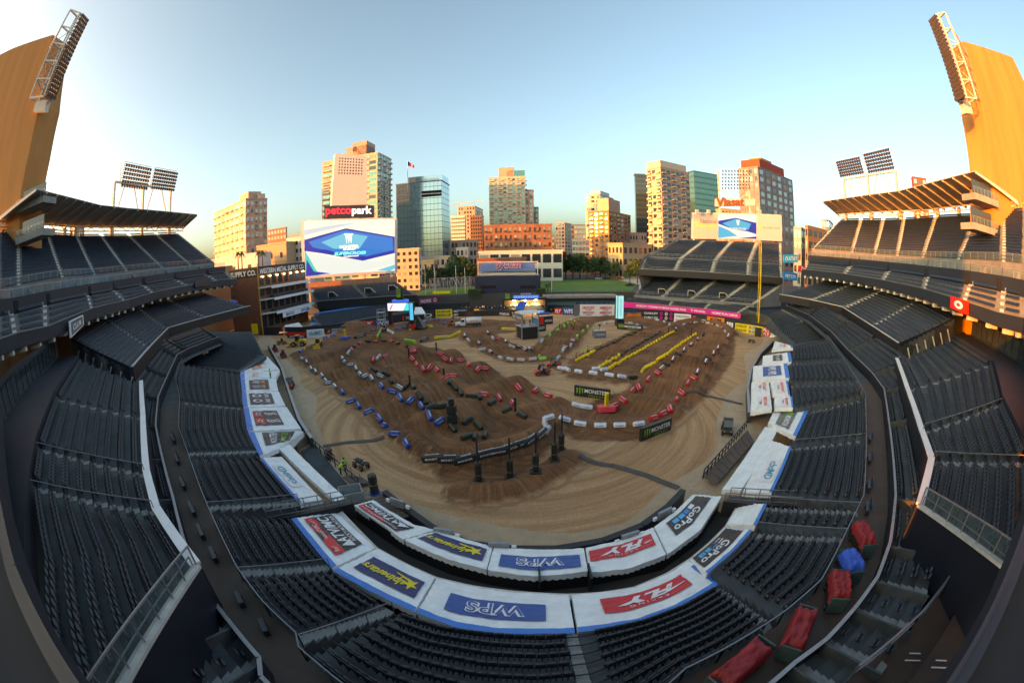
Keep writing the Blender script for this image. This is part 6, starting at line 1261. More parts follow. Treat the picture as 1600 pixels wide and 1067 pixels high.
# pit wall boards in the centre and start stage
def panel(x0, y0, x1, y1, h, kind, m, label, z=0.0, th=.25, name='ad_board', group='sponsor boards round the outfield'):
    a = G(x0, y0, z); b = G(x1, y1, z); d = (b-a).normalized(); n = Vector((d.y, -d.x, 0)); n = n if n.dot(-a) > 0 else -n
    mb = MB(); mb.obox(a, b-a, -n*th, Vector((0, 0, h))); r = mb.build(name, m); tag(r, label, 'sign', group); f = plane_fn(a+n*.0, b-a, Vector((0, 0, h)))
    if kind: words(kind, f, r)
    return r
def words(kind, f, r, h=.05):
    for it in kind:
        if it[0] == 'T': lettering(it[1], f, it[2], it[3], r, h=h, bold=it[4] if len(it) > 4 else .02, shear=it[5] if len(it) > 5 else 0)
        elif it[0] == 'R': u0, v0, u1, v1 = it[1]; shape(f, [(u0, v0), (u1, v0), (u1, v1), (u0, v1)], it[2], r, 'panel_field', h-.02)
        elif it[0] == 'O': ringshape(f, *it[1], it[2], r, h)
        elif it[0] == 'S': shape(f, it[1], it[2], r, 'emblem', h-.005)
        elif it[0] == 'C': claw(f, it[1], it[2], r, h)
# ------------------------------------------------------------------ outfield: boards, walls, stands, screens
T = lambda s, b, m, bo=.02, sh=0: ('T', s, b, m, bo, sh)
OB = [
    (449, 528, 479, 528, 1.7, [('R', (0, .5, 1, 1), B_BRED), T('ATV/MC', (.1, .1, .9, .45), B_WHITE, .03, .2)], B_BLACK, 'black and red motor shop board in the far left corner'),
    (480, 528, 507, 526, 2.4, [T('cbdMD', (.12, .25, .9, .8), B_TURQ, .03)], B_WHITE, 'white board with turquoise lettering at the left field wall'),
    (509, 523, 540, 520, 2.0, [T('WESTERN POWER', (.3, .55, .95, .8), B_WHITE), T('SPORTS', (.3, .2, .95, .45), B_WHITE), ('S', [(.05, .2), (.25, .3), (.2, .8)], B_ORANGE)], B_BLACK, 'black board with orange mark left of the claw-mark boards'),
    (541, 518, 559, 514, 1.9, [('C', (.1, .15, .3, .85), B_GREEN), T('MONSTER', (.36, .3, .95, .7), B_WHITE)], B_BLACK, 'black board with green claw mark on the left field wall'),
    (560, 513, 585, 512, 2.3, [T('FLY', (.12, .15, .9, .85), B_WHITE, .05, .35)], B_RED, 'red board with white slanted letters on the left field wall'),
    (586, 511, 613, 509, 2.2, [T('WPS', (.1, .2, .9, .8), B_WHITE, .04)], B_BLUE, 'blue board with white letters beside the red one at left field'),
    (622, 503, 657, 501, 2.3, [T('TOYOTA', (.35, .3, .95, .7), B_WHITE, .03), ('R', (.05, .15, .28, .85), B_BRED)], B_BLACK, 'black board with red square behind the finish arch'),
    (658, 500, 680, 498, 2.3, [('O', (.5, .6, .28, .26, .35), B_WHITE), T('OAKLEY', (.2, .08, .8, .25), B_WHITE)], B_BLACK, 'black board with white ring left of the yellow tyre board'),
    (681, 496, 707, 495, 2.7, [T('DUNLOP', (.1, .58, .9, .88), B_BLACK, .03), T('DUNLOP', (.1, .12, .9, .42), B_BLACK, .03)], B_YEL, 'yellow board with two rows of black letters at left centre field'),
    (708, 495, 731, 494, 2.7, [T('MOTOREX', (.06, .55, .95, .85), B_WHITE, .03), T('MOTOREX', (.06, .1, .95, .4), B_WHITE, .03)], B_BLACK, 'black board with two rows of white letters right of the yellow one'),
    (732, 494, 760, 493, 2.6, [('S', [(.05, .3), (.35, .6), (.3, .95), (.6, .9), (.55, .1)], B_YEL), T('RENTHAL', (.5, .5, .98, .8), B_YEL, .03)], B_BLACK, 'black board with yellow splash left of the start tunnel'),
    (866, 491, 878, 491, 2.2, [T('FLY', (.1, .2, .9, .8), B_WHITE, .04, .3)], B_RED, 'small red board right of the start tunnel'),
    (879, 492, 897, 492, 2.6, [T('WPS', (.1, .2, .9, .8), B_WHITE, .04)], B_BLUE, 'small blue board beside the white tire board'),
    (897, 494, 905, 494, 4.0, [], B_GREY, 'grey side panel at the left of the white tire board'),
    (906, 495, 960, 495, 4.2, [T('DISCOUNT', (.08, .62, .42, .84), B_BRED, .04), T('TIRE', (.17, .50, .33, .58), B_BLACK), T("AMERICA'S", (.56, .62, .92, .84), B_BRED, .04), T('TIRE', (.66, .50, .82, .58), B_BLACK), T('DISCOUNT', (.08, .24, .42, .44), B_BRED, .04), T('TIRE', (.17, .10, .33, .19), B_BLACK), T("AMERICA'S", (.56, .24, .92, .44), B_BRED, .04), T('TIRE', (.66, .10, .82, .19), B_BLACK)], B_WHITE, 'big white board with red tire shop lettering in right centre field'),
    (975, 498, 1003, 498, 2.8, [('R', (0, .82, 1, 1), B_NAVY), ('S', [(.05, .15), (.25, .7), (.5, .5), (.9, .75), (.95, .2), (.6, .35)], B_ORANGE)], B_GREY, 'grey board with orange motorcycle shapes beside the obelisk'),
    (1004, 500, 1052, 502, 3.2, [T('OAKLEY', (.04, .62, .5, .84), B_WHITE, .04), T('OAKLEY', (.04, .18, .5, .40), B_WHITE, .04), ('O', (.60, .72, .045, .17, .5), B_PINK), ('O', (.60, .28, .045, .17, .5), B_PINK), ('O', (.76, .72, .045, .17, .5), B_WHITE), ('O', (.92, .72, .045, .17, .5), B_PINK), ('O', (.76, .28, .045, .17, .5), B_WHITE), ('O', (.92, .28, .045, .17, .5), B_PINK)], B_BLACK, 'long black board with six round marks in right field'),
    (1053, 504, 1079, 506, 3.0, [T('HUSQVARNA', (.1, .62, .9, .8), B_BLACK), T('HUSQVARNA', (.1, .2, .9, .38), B_BLACK)], B_WHITE, 'white board with small dark lettering in right field'),
    (1082, 506, 1104, 508, 2.6, [('R', (0, 0, .22, 1), B_BRED), T('TOYOTA', (.3, .35, .95, .68), B_WHITE, .03)], B_BLACK, 'black board with red end panel in right field'),
    (1104, 508, 1131, 512, 2.9, [T('KTM', (.18, .56, .85, .9), B_BLACK, .04, .2), T('KTM', (.18, .1, .85, .44), B_BLACK, .04, .2)], B_ORANGE, 'orange board with black letters in the right field corner'),
    (1133, 514, 1147, 517, 2.9, [T('III', (.15, .2, .85, .8), B_WHITE, .05)], B_BLACK, 'black board with three white bars in the right field corner'),
    (1148, 518, 1168, 521, 2.6, [T('DUNLOP', (.1, .58, .9, .88), B_BLACK, .03), T('DUNLOP', (.1, .12, .9, .42), B_BLACK, .03)], B_YEL, 'yellow board with doubled black letters in the right corner'),
    (1168, 521, 1191, 525, 2.6, [T('SUZUKI', (.06, .56, .94, .9), B_BLUE, .04), T('SUZUKI', (.06, .1, .94, .44), B_BLUE, .04)], B_YEL, 'yellow board with doubled blue letters in the right corner'),
    (1191, 525, 1203, 527, 2.6, [T('FLY', (.1, .55, .9, .9), B_WHITE, .04), T('FLY', (.1, .1, .9, .45), B_WHITE, .04)], B_BRED, 'red board with white letters at the right corner by the stand'),
]
for x0, y0, x1, y1, h, kind, m, lab in OB: panel(x0, y0, x1, y1, h, kind, m, lab)
dr = MB(); dr.box((0, 0, 1.3), (1.9, .5, 2.6)); o = dr.build('doorway', BLACK); o.location = G(1184, 526, 0); o.rotation_euler = (0, 0, -.8); tag(o, 'black doorway box in front of the yellow boards at right', 'doorway')
# outfield wall behind the boards
wf = MB(); wp = [Vector(p+(0,)) for p in ((-84, 121.6), (-66, 119), (-56, 121), (-44, 133), (-31, 144), (-20, 152), (15, 153), (37, 145), (53, 135), (62, 127), (70, 118), (76, 107))]
for a, b in zip(wp[:-1], wp[1:]): wf.obox(a+Vector((0, .5, 0)), b-a, Vector((0, .5, 0)), Vector((0, 0, 2.6)))
tag(wf.build('outfield_wall', NAVYW), 'navy outfield wall behind the sponsor boards', 'wall')
# low seats behind the left field boards, partly under tarps with banners
section('low dark seats behind the left field boards under the screen stand', [D(500, 512, 125), D(560, 500, 134), D(640, 485, 146)], [D(486, 494, 138), D(545, 486, 144), D(632, 473, 154)], 9, 'outfield seating', detail=0, conc=CONCF, seatmat=SEATF)
def flat_banner(px4, Y4, m, kind, label):
    P = [D(x, y, Y) for (x, y), Y in zip(px4, Y4)]; f = quad_fn(P[0], P[1], P[2], P[3]); r = patch(f, (0, 0, 1, 1), m, None, 'banner', .5, 1, 1); tag(r, label, 'banner', 'banners over the outfield seats')
    if kind: words(kind, f, r, .6)
flat_banner([(483, 511), (523, 506), (524, 502), (487, 505)], [127, 131, 136, 134], B_CYAN2, [T('YAMAHA', (.2, .2, .9, .8), B_WHITE)], 'blue banner lying on the left field seats beside the claw-mark one')
flat_banner([(532, 502), (580, 492), (575, 487), (533, 494)], [136, 143, 148, 143], B_BLACK, [('C', (.06, .2, .28, .9), B_GREEN), T('MONSTER', (.34, .4, .95, .75), B_WHITE)], 'black banner with green claw mark on the left field seats')
flat_banner([(488, 495), (640, 472), (639, 469), (490, 491)], [140, 154, 156, 143], B_CYAN2, None, 'long blue cloth along the top of the left field seats')
for pts, lab in (([(645, 492, 139), (665, 491, 141), (659, 481, 146), (649, 481, 145)], 'grey peaked tent roof right of the finish arch'), ([(436, 521, 120), (478, 517, 121), (467, 505, 127), (446, 509, 124)], 'grey tent roof below the brick building balconies')):
    q = MB(); P = [D(*p) for p in pts]; q.prism(P, .25); tag(q.build('tent_roof', TARP), lab, 'tent')

# --- left field corner: brick warehouse with balconies, foul pole
WC, WE = Vector((-83.4, 122.3, 0)), Vector((-79.0, 150.5, 0)); wd = (WE-WC).normalized(); wn_ = Vector((wd.y, -wd.x, 0))   # field-side face direction and normal
wb = empty('brick_warehouse', WC); tag(wb, 'red brick warehouse with white painted company name and three balconies at left', 'building'); inv = Matrix.Translation(-wb.location)
def WB(mb, n, m, parent=None): o = mb.build(n, m, parent or wb); o.matrix_parent_inverse = inv if parent is None else Matrix(); return o
LW = (WE-WC).length; side = Vector((-10.5, .6, 0))
WB(MB().prism([WC-wn_*.0, WE, WE+side*1.3, WC+side*1.3], 23.0), 'brick_shell', BRICK)
sig = mat('sign_band_dark', (.02, .02, .022), .7, noise_amt=.4, noise_scale=1.5); f = plane_fn(WC+Vector((0, 0, 19.9))+wn_*.05, wd*LW, Vector((0, 0, 2.7))); pt = patch(f, (0, 0, 1, 1), sig, wb, 'sign_band', .03); pt.matrix_parent_inverse = inv
o = lettering('WESTERN METAL SUPPLY CO.', f, (.03, .2, .97, .85), B_WHITE, wb, h=.08, bold=.025); o.matrix_parent_inverse = inv
sd = side*1.3; f = plane_fn(WC+sd+Vector((0, -.05, 19.6)), -sd, Vector((0, 0, 3.0))); pt = patch(f, (0, 0, 1, 1), sig, wb, 'sign_band', .03); pt.matrix_parent_inverse = inv
o = lettering('SUPPLY CO.', f, (.04, .2, .95, .8), B_WHITE, wb, h=.08, bold=.03); o.matrix_parent_inverse = inv
DKG = mat('dark_window_glass', (.015, .03, .04), .12, spec=.7)
for fl, (z0, z1) in enumerate(((2.2, 6.6), (8.2, 11.8), (13.0, 15.2), (16.6, 19.6))):
    for k in range(8):
        u = (k+.12)/8; q = MB(); q.obox(WC+wd*LW*u+wn_*.02+Vector((0, 0, z0)), wd*LW*.085, wn_*.06, Vector((0, 0, z1-z0))); WB(q, 'window', DKG)
WARM = mat('balcony_lamp', (.9, .8, .6), .4, emit=(1.0, .72, .38), emit_s=6.0)
for k in range(7):
    q = MB(); p = WC+wd*LW*((k+.5)/7)+wn_*.5+Vector((0, 0, 19.4)); q.lathe(p, [(.05, .3), (.30, 0), (.28, -.12)], 8); WB(q, 'wall_lamp', WARM)
for z, dep, lab in ((15.6, 2.6, 'roof'), (11.6, 3.6, ''), (6.9, 4.2, '')):
    q = MB(); q.prism([WC-wd*.5+Vector((0, 0, z)), WC-wd*.5+wn_*dep*.35+Vector((0, 0, z)), WC+wd*4+wn_*dep+Vector((0, 0, z)), WE+wn_*dep+Vector((0, 0, z)), WE+Vector((0, 0, z))], .35); bo = WB(q, 'balcony', STEELW)
    f_ = MB(); f_.obox(WC+wd*4+wn_*(dep+.02)+Vector((0, 0, z-.5)), wd*(LW-4), wn_*.12, Vector((0, 0, .85))); f_.build('balcony_edge', B_WHITE, bo)
    if z < 15:
        rail_line([WC+wd*4+wn_*(dep-.1)+Vector((0, 0, z+.35)), WE+wn_*(dep-.1)+Vector((0, 0, z+.35))], 1.0, bo, post=2.0)
        for r_ in range(2):
            for k in range(9): q = MB(); c = WC+wd*(5+(LW-6)*k/9)+wn_*(1.0+1.1*r_)+Vector((0, 0, z+.35)); q.obox(c, wd*1.7, -wn_*.12, Vector((0, 0, .85))); q.obox(c+Vector((0, 0, .4)), wd*1.7, wn_*.45, Vector((0, 0, .08))); q.build('balcony_seat', SEATF, bo)
f = plane_fn(WC+wd*7+wn_*4.4+Vector((0, 0, 4.6)), wd*18, Vector((0, 0, 1.7))); q = patch(f, (0, 0, 1, 1), B_WHITE, wb, 'balcony_banner', .02); q.matrix_parent_inverse = inv
for w_, bx in (('SDCCU', (.1, .2, .38, .8)), ('STUB', (.62, .2, .92, .8))): o = lettering(w_, f, bx, B_BLUE, wb, h=.06, bold=.05); o.matrix_parent_inverse = inv
rail = MB(); 
for a, b in ((WC, WE),): rail.bar(a+Vector((0, 0, 24.0)), b+Vector((0, 0, 24.0)), .1); rail.bar(a+Vector((0, 0, 23.5)), b+Vector((0, 0, 23.5)), .08)
WB(rail, 'roof_rail', RAIL)
# yellow poles
def foul_pole(base, top, label, m, lattice):
    root = empty('foul_pole', base); tag(root, label, 'pole', 'yellow foul poles'); h = top-base.z
    MB().tube((0, 0, 0), (0, 0, h), .22, .18, 10).build('pole', m, root)
    if lattice:
        q = MB(); q.tube((-.75, 0, h*.16), (-.75, 0, h), .09, n=6)
        q.build('side_rail', m, root)
        for k in range(16): z = h*.16+(h*.83)*k/15; MB().bar((-.75, 0, z), (0, 0, z), .07).build('rung', m, root)
YP = mat('pole_yellow', (.80, .52, .02), .5, noise_amt=.1); foul_pole(Vector((-82.6, 121.2, 0)), 24.0, 'slim dull yellow foul pole at the corner of the brick warehouse', mat('pole_ochre', (.50, .27, .05), .6), False)
rp = G(1184, 517, 0); foul_pole(rp, onplan(1185, 378, [(rp.x-1, rp.y+.65), (rp.x+1, rp.y-.65)]).z if onplan(1185, 378, [(rp.x-1, rp.y+.65), (rp.x+1, rp.y-.65)]) else 30.0, 'tall yellow ladder-like foul pole in the right corner', YP, True)
ys = MB(); ys.box((0, 0, 0), (2.6, .2, 3.4)); o = ys.build('hanging_sign', B_YEL); o.location = D(398, 514, 118); tag(o, 'small yellow sign panel beside the left foul pole', 'sign')

# --- stand under the left screen
LF_F = [D(497, 479, 146), D(575, 468, 149), D(652, 459, 152)]; LF_B = [D(483, 462, 159), D(552, 450, 161), D(620, 438, 163)]
for p in LF_F: p.z = 7.2
for p in LF_B: p.z = 11.6
for i in range(2): section(f'navy seats under the big left screen, {"left" if i == 0 else "right"} half', LF_F[i:i+2], LF_B[i:i+2], 12, 'outfield seating', detail=0, conc=CONCF, seatmat=SEATF, z_skirt=2.5)
q = MB()
for a, b in zip(LF_F[:-1], LF_F[1:]): q.obox(a+Vector((0, -.4, -2.6)), b-a, Vector((0, .35, 0)), Vector((0, 0, 3.2)))
r = q.build('stand_fascia', BLACK); tag(r, 'plain black fascia of the seats under the left screen', 'fascia'); q = MB()
for a, b in zip(LF_F[:-1], LF_F[1:]): q.bar(a+Vector((0, -.25, .66)), b+Vector((0, -.25, .66)), .25)
q.build('fascia_cap', STEEL, r)
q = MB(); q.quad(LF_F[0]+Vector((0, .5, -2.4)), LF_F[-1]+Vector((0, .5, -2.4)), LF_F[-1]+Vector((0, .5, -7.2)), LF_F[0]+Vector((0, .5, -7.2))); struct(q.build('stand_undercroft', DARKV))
for k, x in enumerate((519, 576, 613)):
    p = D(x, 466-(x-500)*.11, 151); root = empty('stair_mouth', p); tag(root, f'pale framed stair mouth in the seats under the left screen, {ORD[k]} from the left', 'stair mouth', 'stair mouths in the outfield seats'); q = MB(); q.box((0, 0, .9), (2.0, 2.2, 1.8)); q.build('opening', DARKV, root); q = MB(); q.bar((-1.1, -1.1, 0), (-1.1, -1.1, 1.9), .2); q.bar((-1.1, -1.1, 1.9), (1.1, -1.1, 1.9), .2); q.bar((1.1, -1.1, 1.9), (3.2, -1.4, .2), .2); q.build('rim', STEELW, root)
q = MB(); a, b = D(483, 461, 160.5), D(620, 437, 164.5); q.obox(Vector((a.x, a.y, 11)), Vector((b.x-a.x, b.y-a.y, 0)), Vector((0, .5, 0)), Vector((0, 0, 3.2))); tag(q.build('brick_parapet', mat('pale_brick', (.36, .19, .12), .85, noise_amt=.25, noise_scale=.8)), 'pale brick parapet wall behind the seats under the left screen', 'wall')

# --- left video board with tower above
VB = [D(478, 432, 166), D(617, 423, 170), D(617, 343, 170), D(475, 346, 166)]
vb = empty('video_board', (VB[0]+VB[1])/2); tag(vb, 'huge glowing blue and white video screen with sign tower on the left', 'screen'); inv = Matrix.Translation(-vb.location)
def VBB(mb, n, m): o = mb.build(n, m, vb); o.matrix_parent_inverse = inv; return o
fV = quad_fn(*VB)
q = MB(); e = (VB[1]-VB[0]).normalized(); nb = Vector((e.y, -e.x, 0)); q.add([p+v*1 for v in (nb*-.2, nb*-3.2) for p in (VB[0]-e*1.6+Vector((0, 0, -1)), VB[1]+e*.6+Vector((0, 0, -1)), VB[2]+e*.6+Vector((0, 0, .6)), VB[3]-e*1.6+Vector((0, 0, .6)))], [(0, 1, 2, 3), (7, 6, 5, 4), (0, 4, 5, 1), (1, 5, 6, 2), (2, 6, 7, 3), (3, 7, 4, 0)]); VBB(q, 'board_case', mat('silver_cladding', (.62, .60, .60), .4, metal=.3))
def led(n, c, s=1.0): return mat('led_'+n, (.01, .01, .01), .35, emit=c, emit_s=s*.30)
LW_, LB1, LB2, LB3, LL, LC, LP = led('screen_white', (.75, .78, .90), .62), led('screen_blue', (.0, .16, .72), .62), led('screen_navy', (.0, .02, .42), .62), led('screen_sky', (.08, .45, .85), .62), led('screen_lilac', (.45, .55, .85), .62), led('screen_cyan', (.0, .50, .60), .62), led('screen_pale', (.55, .68, .90), .62)
def VS(pts, m, h): o = shape(fV, pts, m, vb, 'screen_shape', h); o.matrix_parent_inverse = inv; return o
VS([(0, 0), (1, 0), (1, 1), (0, 1)], LW_, .05); VS([(0, 0), (.16, 0), (.02, .42), (0, .5)], LC, .10); VS([(.03, .06), (.14, 0), (.6, .0), (.9, .18), (.4, .30), (.05, .42)], LP, .08); VS([(.0, .0), (.30, .02), (.10, .08), (.02, .3)], LB2, .12)
VS([(0, .66), (.48, .84), (1, .66), (1, .34), (.72, .24), (.2, .42), (0, .48)], LB2, .15); VS([(.05, .62), (.47, .81), (.98, .64), (.99, .40), (.70, .30), (.3, .42), (.1, .52)], LB1, .2); VS([(.20, .60), (.48, .76), (.72, .68), (.62, .44), (.34, .47)], LB3, .25); VS([(.0, .52), (.25, .46), (.45, .36), (.72, .24), (.66, .22), (.2, .40), (0, .46)], LB2, .3)
VS([(0, .74), (.5, .90), (.62, .94), (.4, .92), (0, .84)], LL, .1); VS([(.6, .0), (1, .14), (1, .30), (.78, .14)], LP, .1); VS([(.80, .02), (1, .12), (1, .04), (.95, 0)], LB3, .12)
LTW = led('letter_white', (.9, .92, 1.0), .85); LTC = led('letter_cyan', (.1, .75, .9), .8); LTK = led('letter_dark', (.0, .03, .15), .3)
for body, bx, m, bo, sh in (('MONSTER', (.41, .47, .62, .525), LTW, .05, 0), ('ENERGY', (.45, .43, .59, .46), LTW, .03, 0), ('SUPERCROSS', (.345, .345, .70, .405), LTC, .06, .2), ('CHAMPIONSHIP', (.45, .305, .62, .33), LTW, .03, .1)):
    o = lettering(body, fV, bx, m, vb, h=.4, bold=bo, shear=sh); o.matrix_parent_inverse = inv
for k, a in enumerate((.475, .50, .525)):
    o = shape(fV, [(a, .74), (a+.025, .74), (a+.02, .65), (a+.012, .54), (a+.006, .64)], LTW, vb, 'claw_mark', .4); o.matrix_parent_inverse = inv
o = shape(fV, [(.455, .74), (.565, .74), (.545, .71), (.475, .71)], LTW, vb, 'claw_mark', .38); o.matrix_parent_inverse = inv
for u in (.03, .32, .66, .96):
    p = lerp(VB[0], VB[1], u)-nb*1.2; q = MB(); q.bar(Vector((p.x, p.y, 10)), p+Vector((0, 0, -.9)), .9); VBB(q, 'leg', STEELW)
SG = [D(507, 342, 167), D(583, 340, 169), D(583, 321, 169), D(507, 322, 167)]; fS = quad_fn(*SG); q = MB(); q.add([p+v for v in (Vector((0, -.3, 0)), Vector((0, 1.8, 0))) for p in SG], [(0, 1, 2, 3), (7, 6, 5, 4), (0, 4, 5, 1), (1, 5, 6, 2), (2, 6, 7, 3), (3, 7, 4, 0)]); VBB(q, 'name_sign', mat('sign_navy_black', (.012, .014, .035), .4))
LRD = mat('letter_red', (.55, .015, .04), .4, emit=(.6, .015, .05), emit_s=.35); LWH = mat('letter_white_plain', (.85, .85, .85), .4, emit=(.8, .8, .8), emit_s=.25)
o = lettering('petco', fS, (.03, .12, .57, .88), LRD, vb, h=.5, bold=.03); o.matrix_parent_inverse = inv; o = lettering('park', fS, (.58, .12, .98, .92), LWH, vb, h=.5, bold=.03); o.matrix_parent_inverse = inv
TW = [D(518, 322, 170), D(573, 320, 172), D(574, 244, 172), D(524, 240, 170)]; fT = quad_fn(*TW); q = MB(); q.add([p+v for v in (Vector((0, 0, 0)), Vector((-3.0, 5, 0))) for p in TW], [(0, 1, 2, 3), (7, 6, 5, 4), (0, 4, 5, 1), (1, 5, 6, 2), (2, 6, 7, 3), (3, 7, 4, 0)]); VBB(q, 'speaker_tower', mat('tower_white_panel', (.50, .50, .51), .5, noise_amt=.06, noise_scale=.3))
for i in range(9):
    for j in range(6):
        q = MB(); cx, cy = .16+.085*i, .62+.058*j; q.poly([fT(cx+.02*math.cos(a), cy+.016*math.sin(a), .04) for a in [k*math.pi/4 for k in range(8)]]); VBB(q, 'sound_hole', DARKV)

# --- centre: batter's eye, hedge blocks, start tunnel, stage roof with sign
BE = mat('batters_eye_navy', (.012, .020, .052), .6, noise_amt=.2, noise_scale=.3)
def block3(px0, px1, yb, yt, Y, depth, name, m, label, cat, z0=None):
    a, b = D(px0, yb, Y), D(px1, yb, Y); t = D((px0+px1)/2, yt, Y).z; z = (a.z+b.z)/2 if z0 is None else z0; q = MB(); q.obox(Vector((a.x, Y, z)), Vector((b.x-a.x, 0, 0)), Vector((0, depth, 0)), Vector((0, 0, t-z))); o = q.build(name, m)
    if label: tag(o, label, cat)
    return o
be = block3(743, 845, 470, 431, 168, 6, 'batters_eye', BE, 'plain navy batters eye block in centre field', 'wall', z0=-.3)
for x0, x1 in ((751, 775), (813, 837)): o = block3(x0, x1, 451, 446, 167.95, .4, 'slot_opening', DARKV, None, None); o.parent = be
q = MB(); a = D(746, 428, 168.5); b = D(842, 428, 168.5); q.bar(a, b, .18); q.bar(a-Vector((0, 0, .5)), b-Vector((0, 0, .5)), .12); q.build('roof_rail', STEELW, be)
HED = mat('hedge_leaf', (.035, .075, .018), .8, noise_amt=.6, noise_scale=2.5, bump=1.0, bump_scale=5)
def leaf_box(px0, px1, yb, yt, Y, depth, label, n=1500):
    a, b = D(px0, yb, Y), D(px1, yb, Y); t = D((px0+px1)/2, yt, Y).z; W = b.x-a.x; Hh = t-a.z; root = empty('hedge', (a.x+W/2, Y+depth/2, a.z)); tag(root, label, 'hedge'); part(root, 'core', HED, ((0, 0, Hh/2), (W*.92, depth*.9, Hh*.96)))
    P = []; F = []; r = np.random.default_rng(int(px0)); 
    for i in range(n):
        f_ = r.integers(0, 3); c = np.array([r.uniform(-W/2, W/2), r.uniform(-depth/2, depth/2), r.uniform(0, Hh)])
        if f_ == 0: c[1] = -depth/2
        elif f_ == 1: c[2] = Hh
        else: c[0] = W/2*(1 if r.random() < .5 else -1)
        u = r.normal(size=3); u /= np.linalg.norm(u); v = np.cross(u, r.normal(size=3)); v /= np.linalg.norm(v); s_ = r.uniform(.12, .26); P += [c-u*s_, c-v*s_*.5, c+u*s_, c+v*s_*.5]; F.append((4*i, 4*i+1, 4*i+2, 4*i+3))
    o = npmesh('leaves', np.array(P), np.array(F), mat('hedge_leaves', (.045, .095, .02), .7, noise_amt=.4, noise_scale=1.0), root); o['kind'] = 'stuff'
leaf_box(732, 752, 470, 453, 166, 4, 'clipped hedge block at the left foot of the batters eye'); leaf_box(837, 852, 470, 452, 166, 4, 'clipped hedge block at the right foot of the batters eye')
# start tunnel: black marquee with three warm lamps, blue roof wings
sx = D(820, 489, 150); stn = empty('start_tunnel', Vector((sx.x, 150, 0))); tag(stn, 'black start tunnel with three warm lamps below the batters eye', 'tunnel')
part(stn, 'wall_left', BLACK, ((-7.4, 1.5, 2.6), (.5, 5, 5.2))); part(stn, 'wall_right', BLACK, ((7.6, 1.5, 2.6), (.9, 5, 5.2))); part(stn, 'roof', BLACK, ((0, 1.5, 5.4), (16, 5, .6))); part(stn, 'back', mat('tunnel_back', (.30, .24, .18), .8), ((0, 3.6, 2.6), (14.5, .3, 5.2)))
part(stn, 'header', mat('header_blue', (.01, .07, .5), .4, emit=(.0, .1, .6), emit_s=.3), ((.5, -1.1, 6.2), (9, .3, 1.1))); f = plane_fn((-3.6, -1.27, 5.8), (8.2, 0, 0), (0, 0, .8)); lettering('SUPERCROSS', f, (0, .1, 1, .9), B_WHITE, stn, h=.04)
f = plane_fn((-1.5, -1.2, 6.9), (4, 0, 0), (0, 0, .7)); patch(f, (0, 0, 1, 1), B_BLACK, stn, 'top_sign', .0); lettering('MONSTER', f, (.05, .1, .95, .9), B_WHITE, stn, h=.04); part(stn, 'claw_box', B_BLACK, ((-6.0, -1.0, 6.6), (1.8, .6, 2.2))); f = plane_fn((-6.8, -1.31, 5.6), (1.6, 0, 0), (0, 0, 2.0)); patch(f, (.05, .05, .95, .95), B_GREEN, stn, 'claw_panel', .01); claw(f, (.2, .1, .85, .92), B_BLACK, stn, .03)
for k in range(3):
    q = MB(); q.lathe((-3.6+3.8*k, 1.8, 4.6), [(.45, .3), (.5, 0), (.3, -.1)], 10); q.build('lamp', mat('tunnel_lamp', (1, .8, .5), .4, emit=(1.0, .66, .36), emit_s=14.0), stn)
    L = bpy.data.lights.new('tunnel_lamp_light', 'SPOT'); L.energy = 900; L.color = (1, .72, .42); L.spot_size = 1.5; L.shadow_soft_size = .3; lo = bpy.data.objects.new('tunnel_lamp_light', L); COL.objects.link(lo); lo.parent = stn; lo.location = (-3.6+3.8*k, 1.4, 4.4); lo.rotation_euler = (math.radians(25), 0, 0)
q = MB(); q.quad(D(806, 484, 147), D(822, 474, 149), D(819, 470, 152), D(803, 480, 149)); q = MB(); P_ = [D(805, 484, 145), D(817, 484, 145), D(824, 473, 149.2), D(812, 472, 149.2)]; q.prism([p-Vector((0, 0, .1)) for p in P_], .3); tag(q.build('blue_ramp_roof', mat('blue_cloth', (.01, .11, .52), .5)), 'blue slanted canopy left of the start tunnel', 'canopy')
q = MB(); q.prism([G(838, 492, .1), G(858, 491, .1), G(854, 486, .1), G(842, 486, .1)], .5); tag(q.build('blue_ramp', mat('blue_cloth', (.01, .11, .52), .5)), 'bright blue stage ramp right of the start tunnel', 'ramp')
# starting bay: low dark boards with banners
for x0, y0, x1, y1, h, kind, m, lab in [
    (763, 492, 800, 495, 2.0, [('R', (.02, .1, .2, .95), B_BRED), T('HONDA', (.3, .2, .9, .6), B_WHITE)], B_BLACK, 'dark paddock board with red square left of the scaffold tower'),
    (800, 497, 816, 502, 2.0, [T('TOYOTA', (.1, .2, .9, .6), B_WHITE)], B_GREY, 'short grey paddock board behind the scaffold tower'),
    (843, 508, 864, 506, 2.5, [('R', (.02, .05, .3, .95), B_BRED), T('HONDA', (.4, .3, .95, .6), B_WHITE)], B_BLACK, 'black board with red square right of the scaffold tower'),
    (836, 519, 853, 517, 2.0, [T('OAKLEY', (.1, .3, .9, .7), B_WHITE)], B_BLACK, 'small black board at the foot of the scaffold tower')]: panel(x0, y0, x1, y1, h, kind, m, lab, group='boards of the starting paddock')
crowd = []
for i in range(22):
    x = 722+i*3.9+random.uniform(-1, 1); p = D(x, 487+random.uniform(-3, 3), 149); p.z = 1.9
    person(0, 0, random.uniform(0, 6), random.choice(['stand', 'sit', 'bend']), random.choice([TEEW, TEEW, TEEB, TEEBL, HIVIS, HIOR]), random.choice([PANTS, KHAKI]), f'spectator behind the centre field boards, {ORD[i]} from the left', at=p); crowd.append(p)
q = MB(); q.obox(D(718, 490, 147)*1.0, Vector((22, 0, 0)), Vector((0, 4, 0)), Vector((0, 0, .2)))
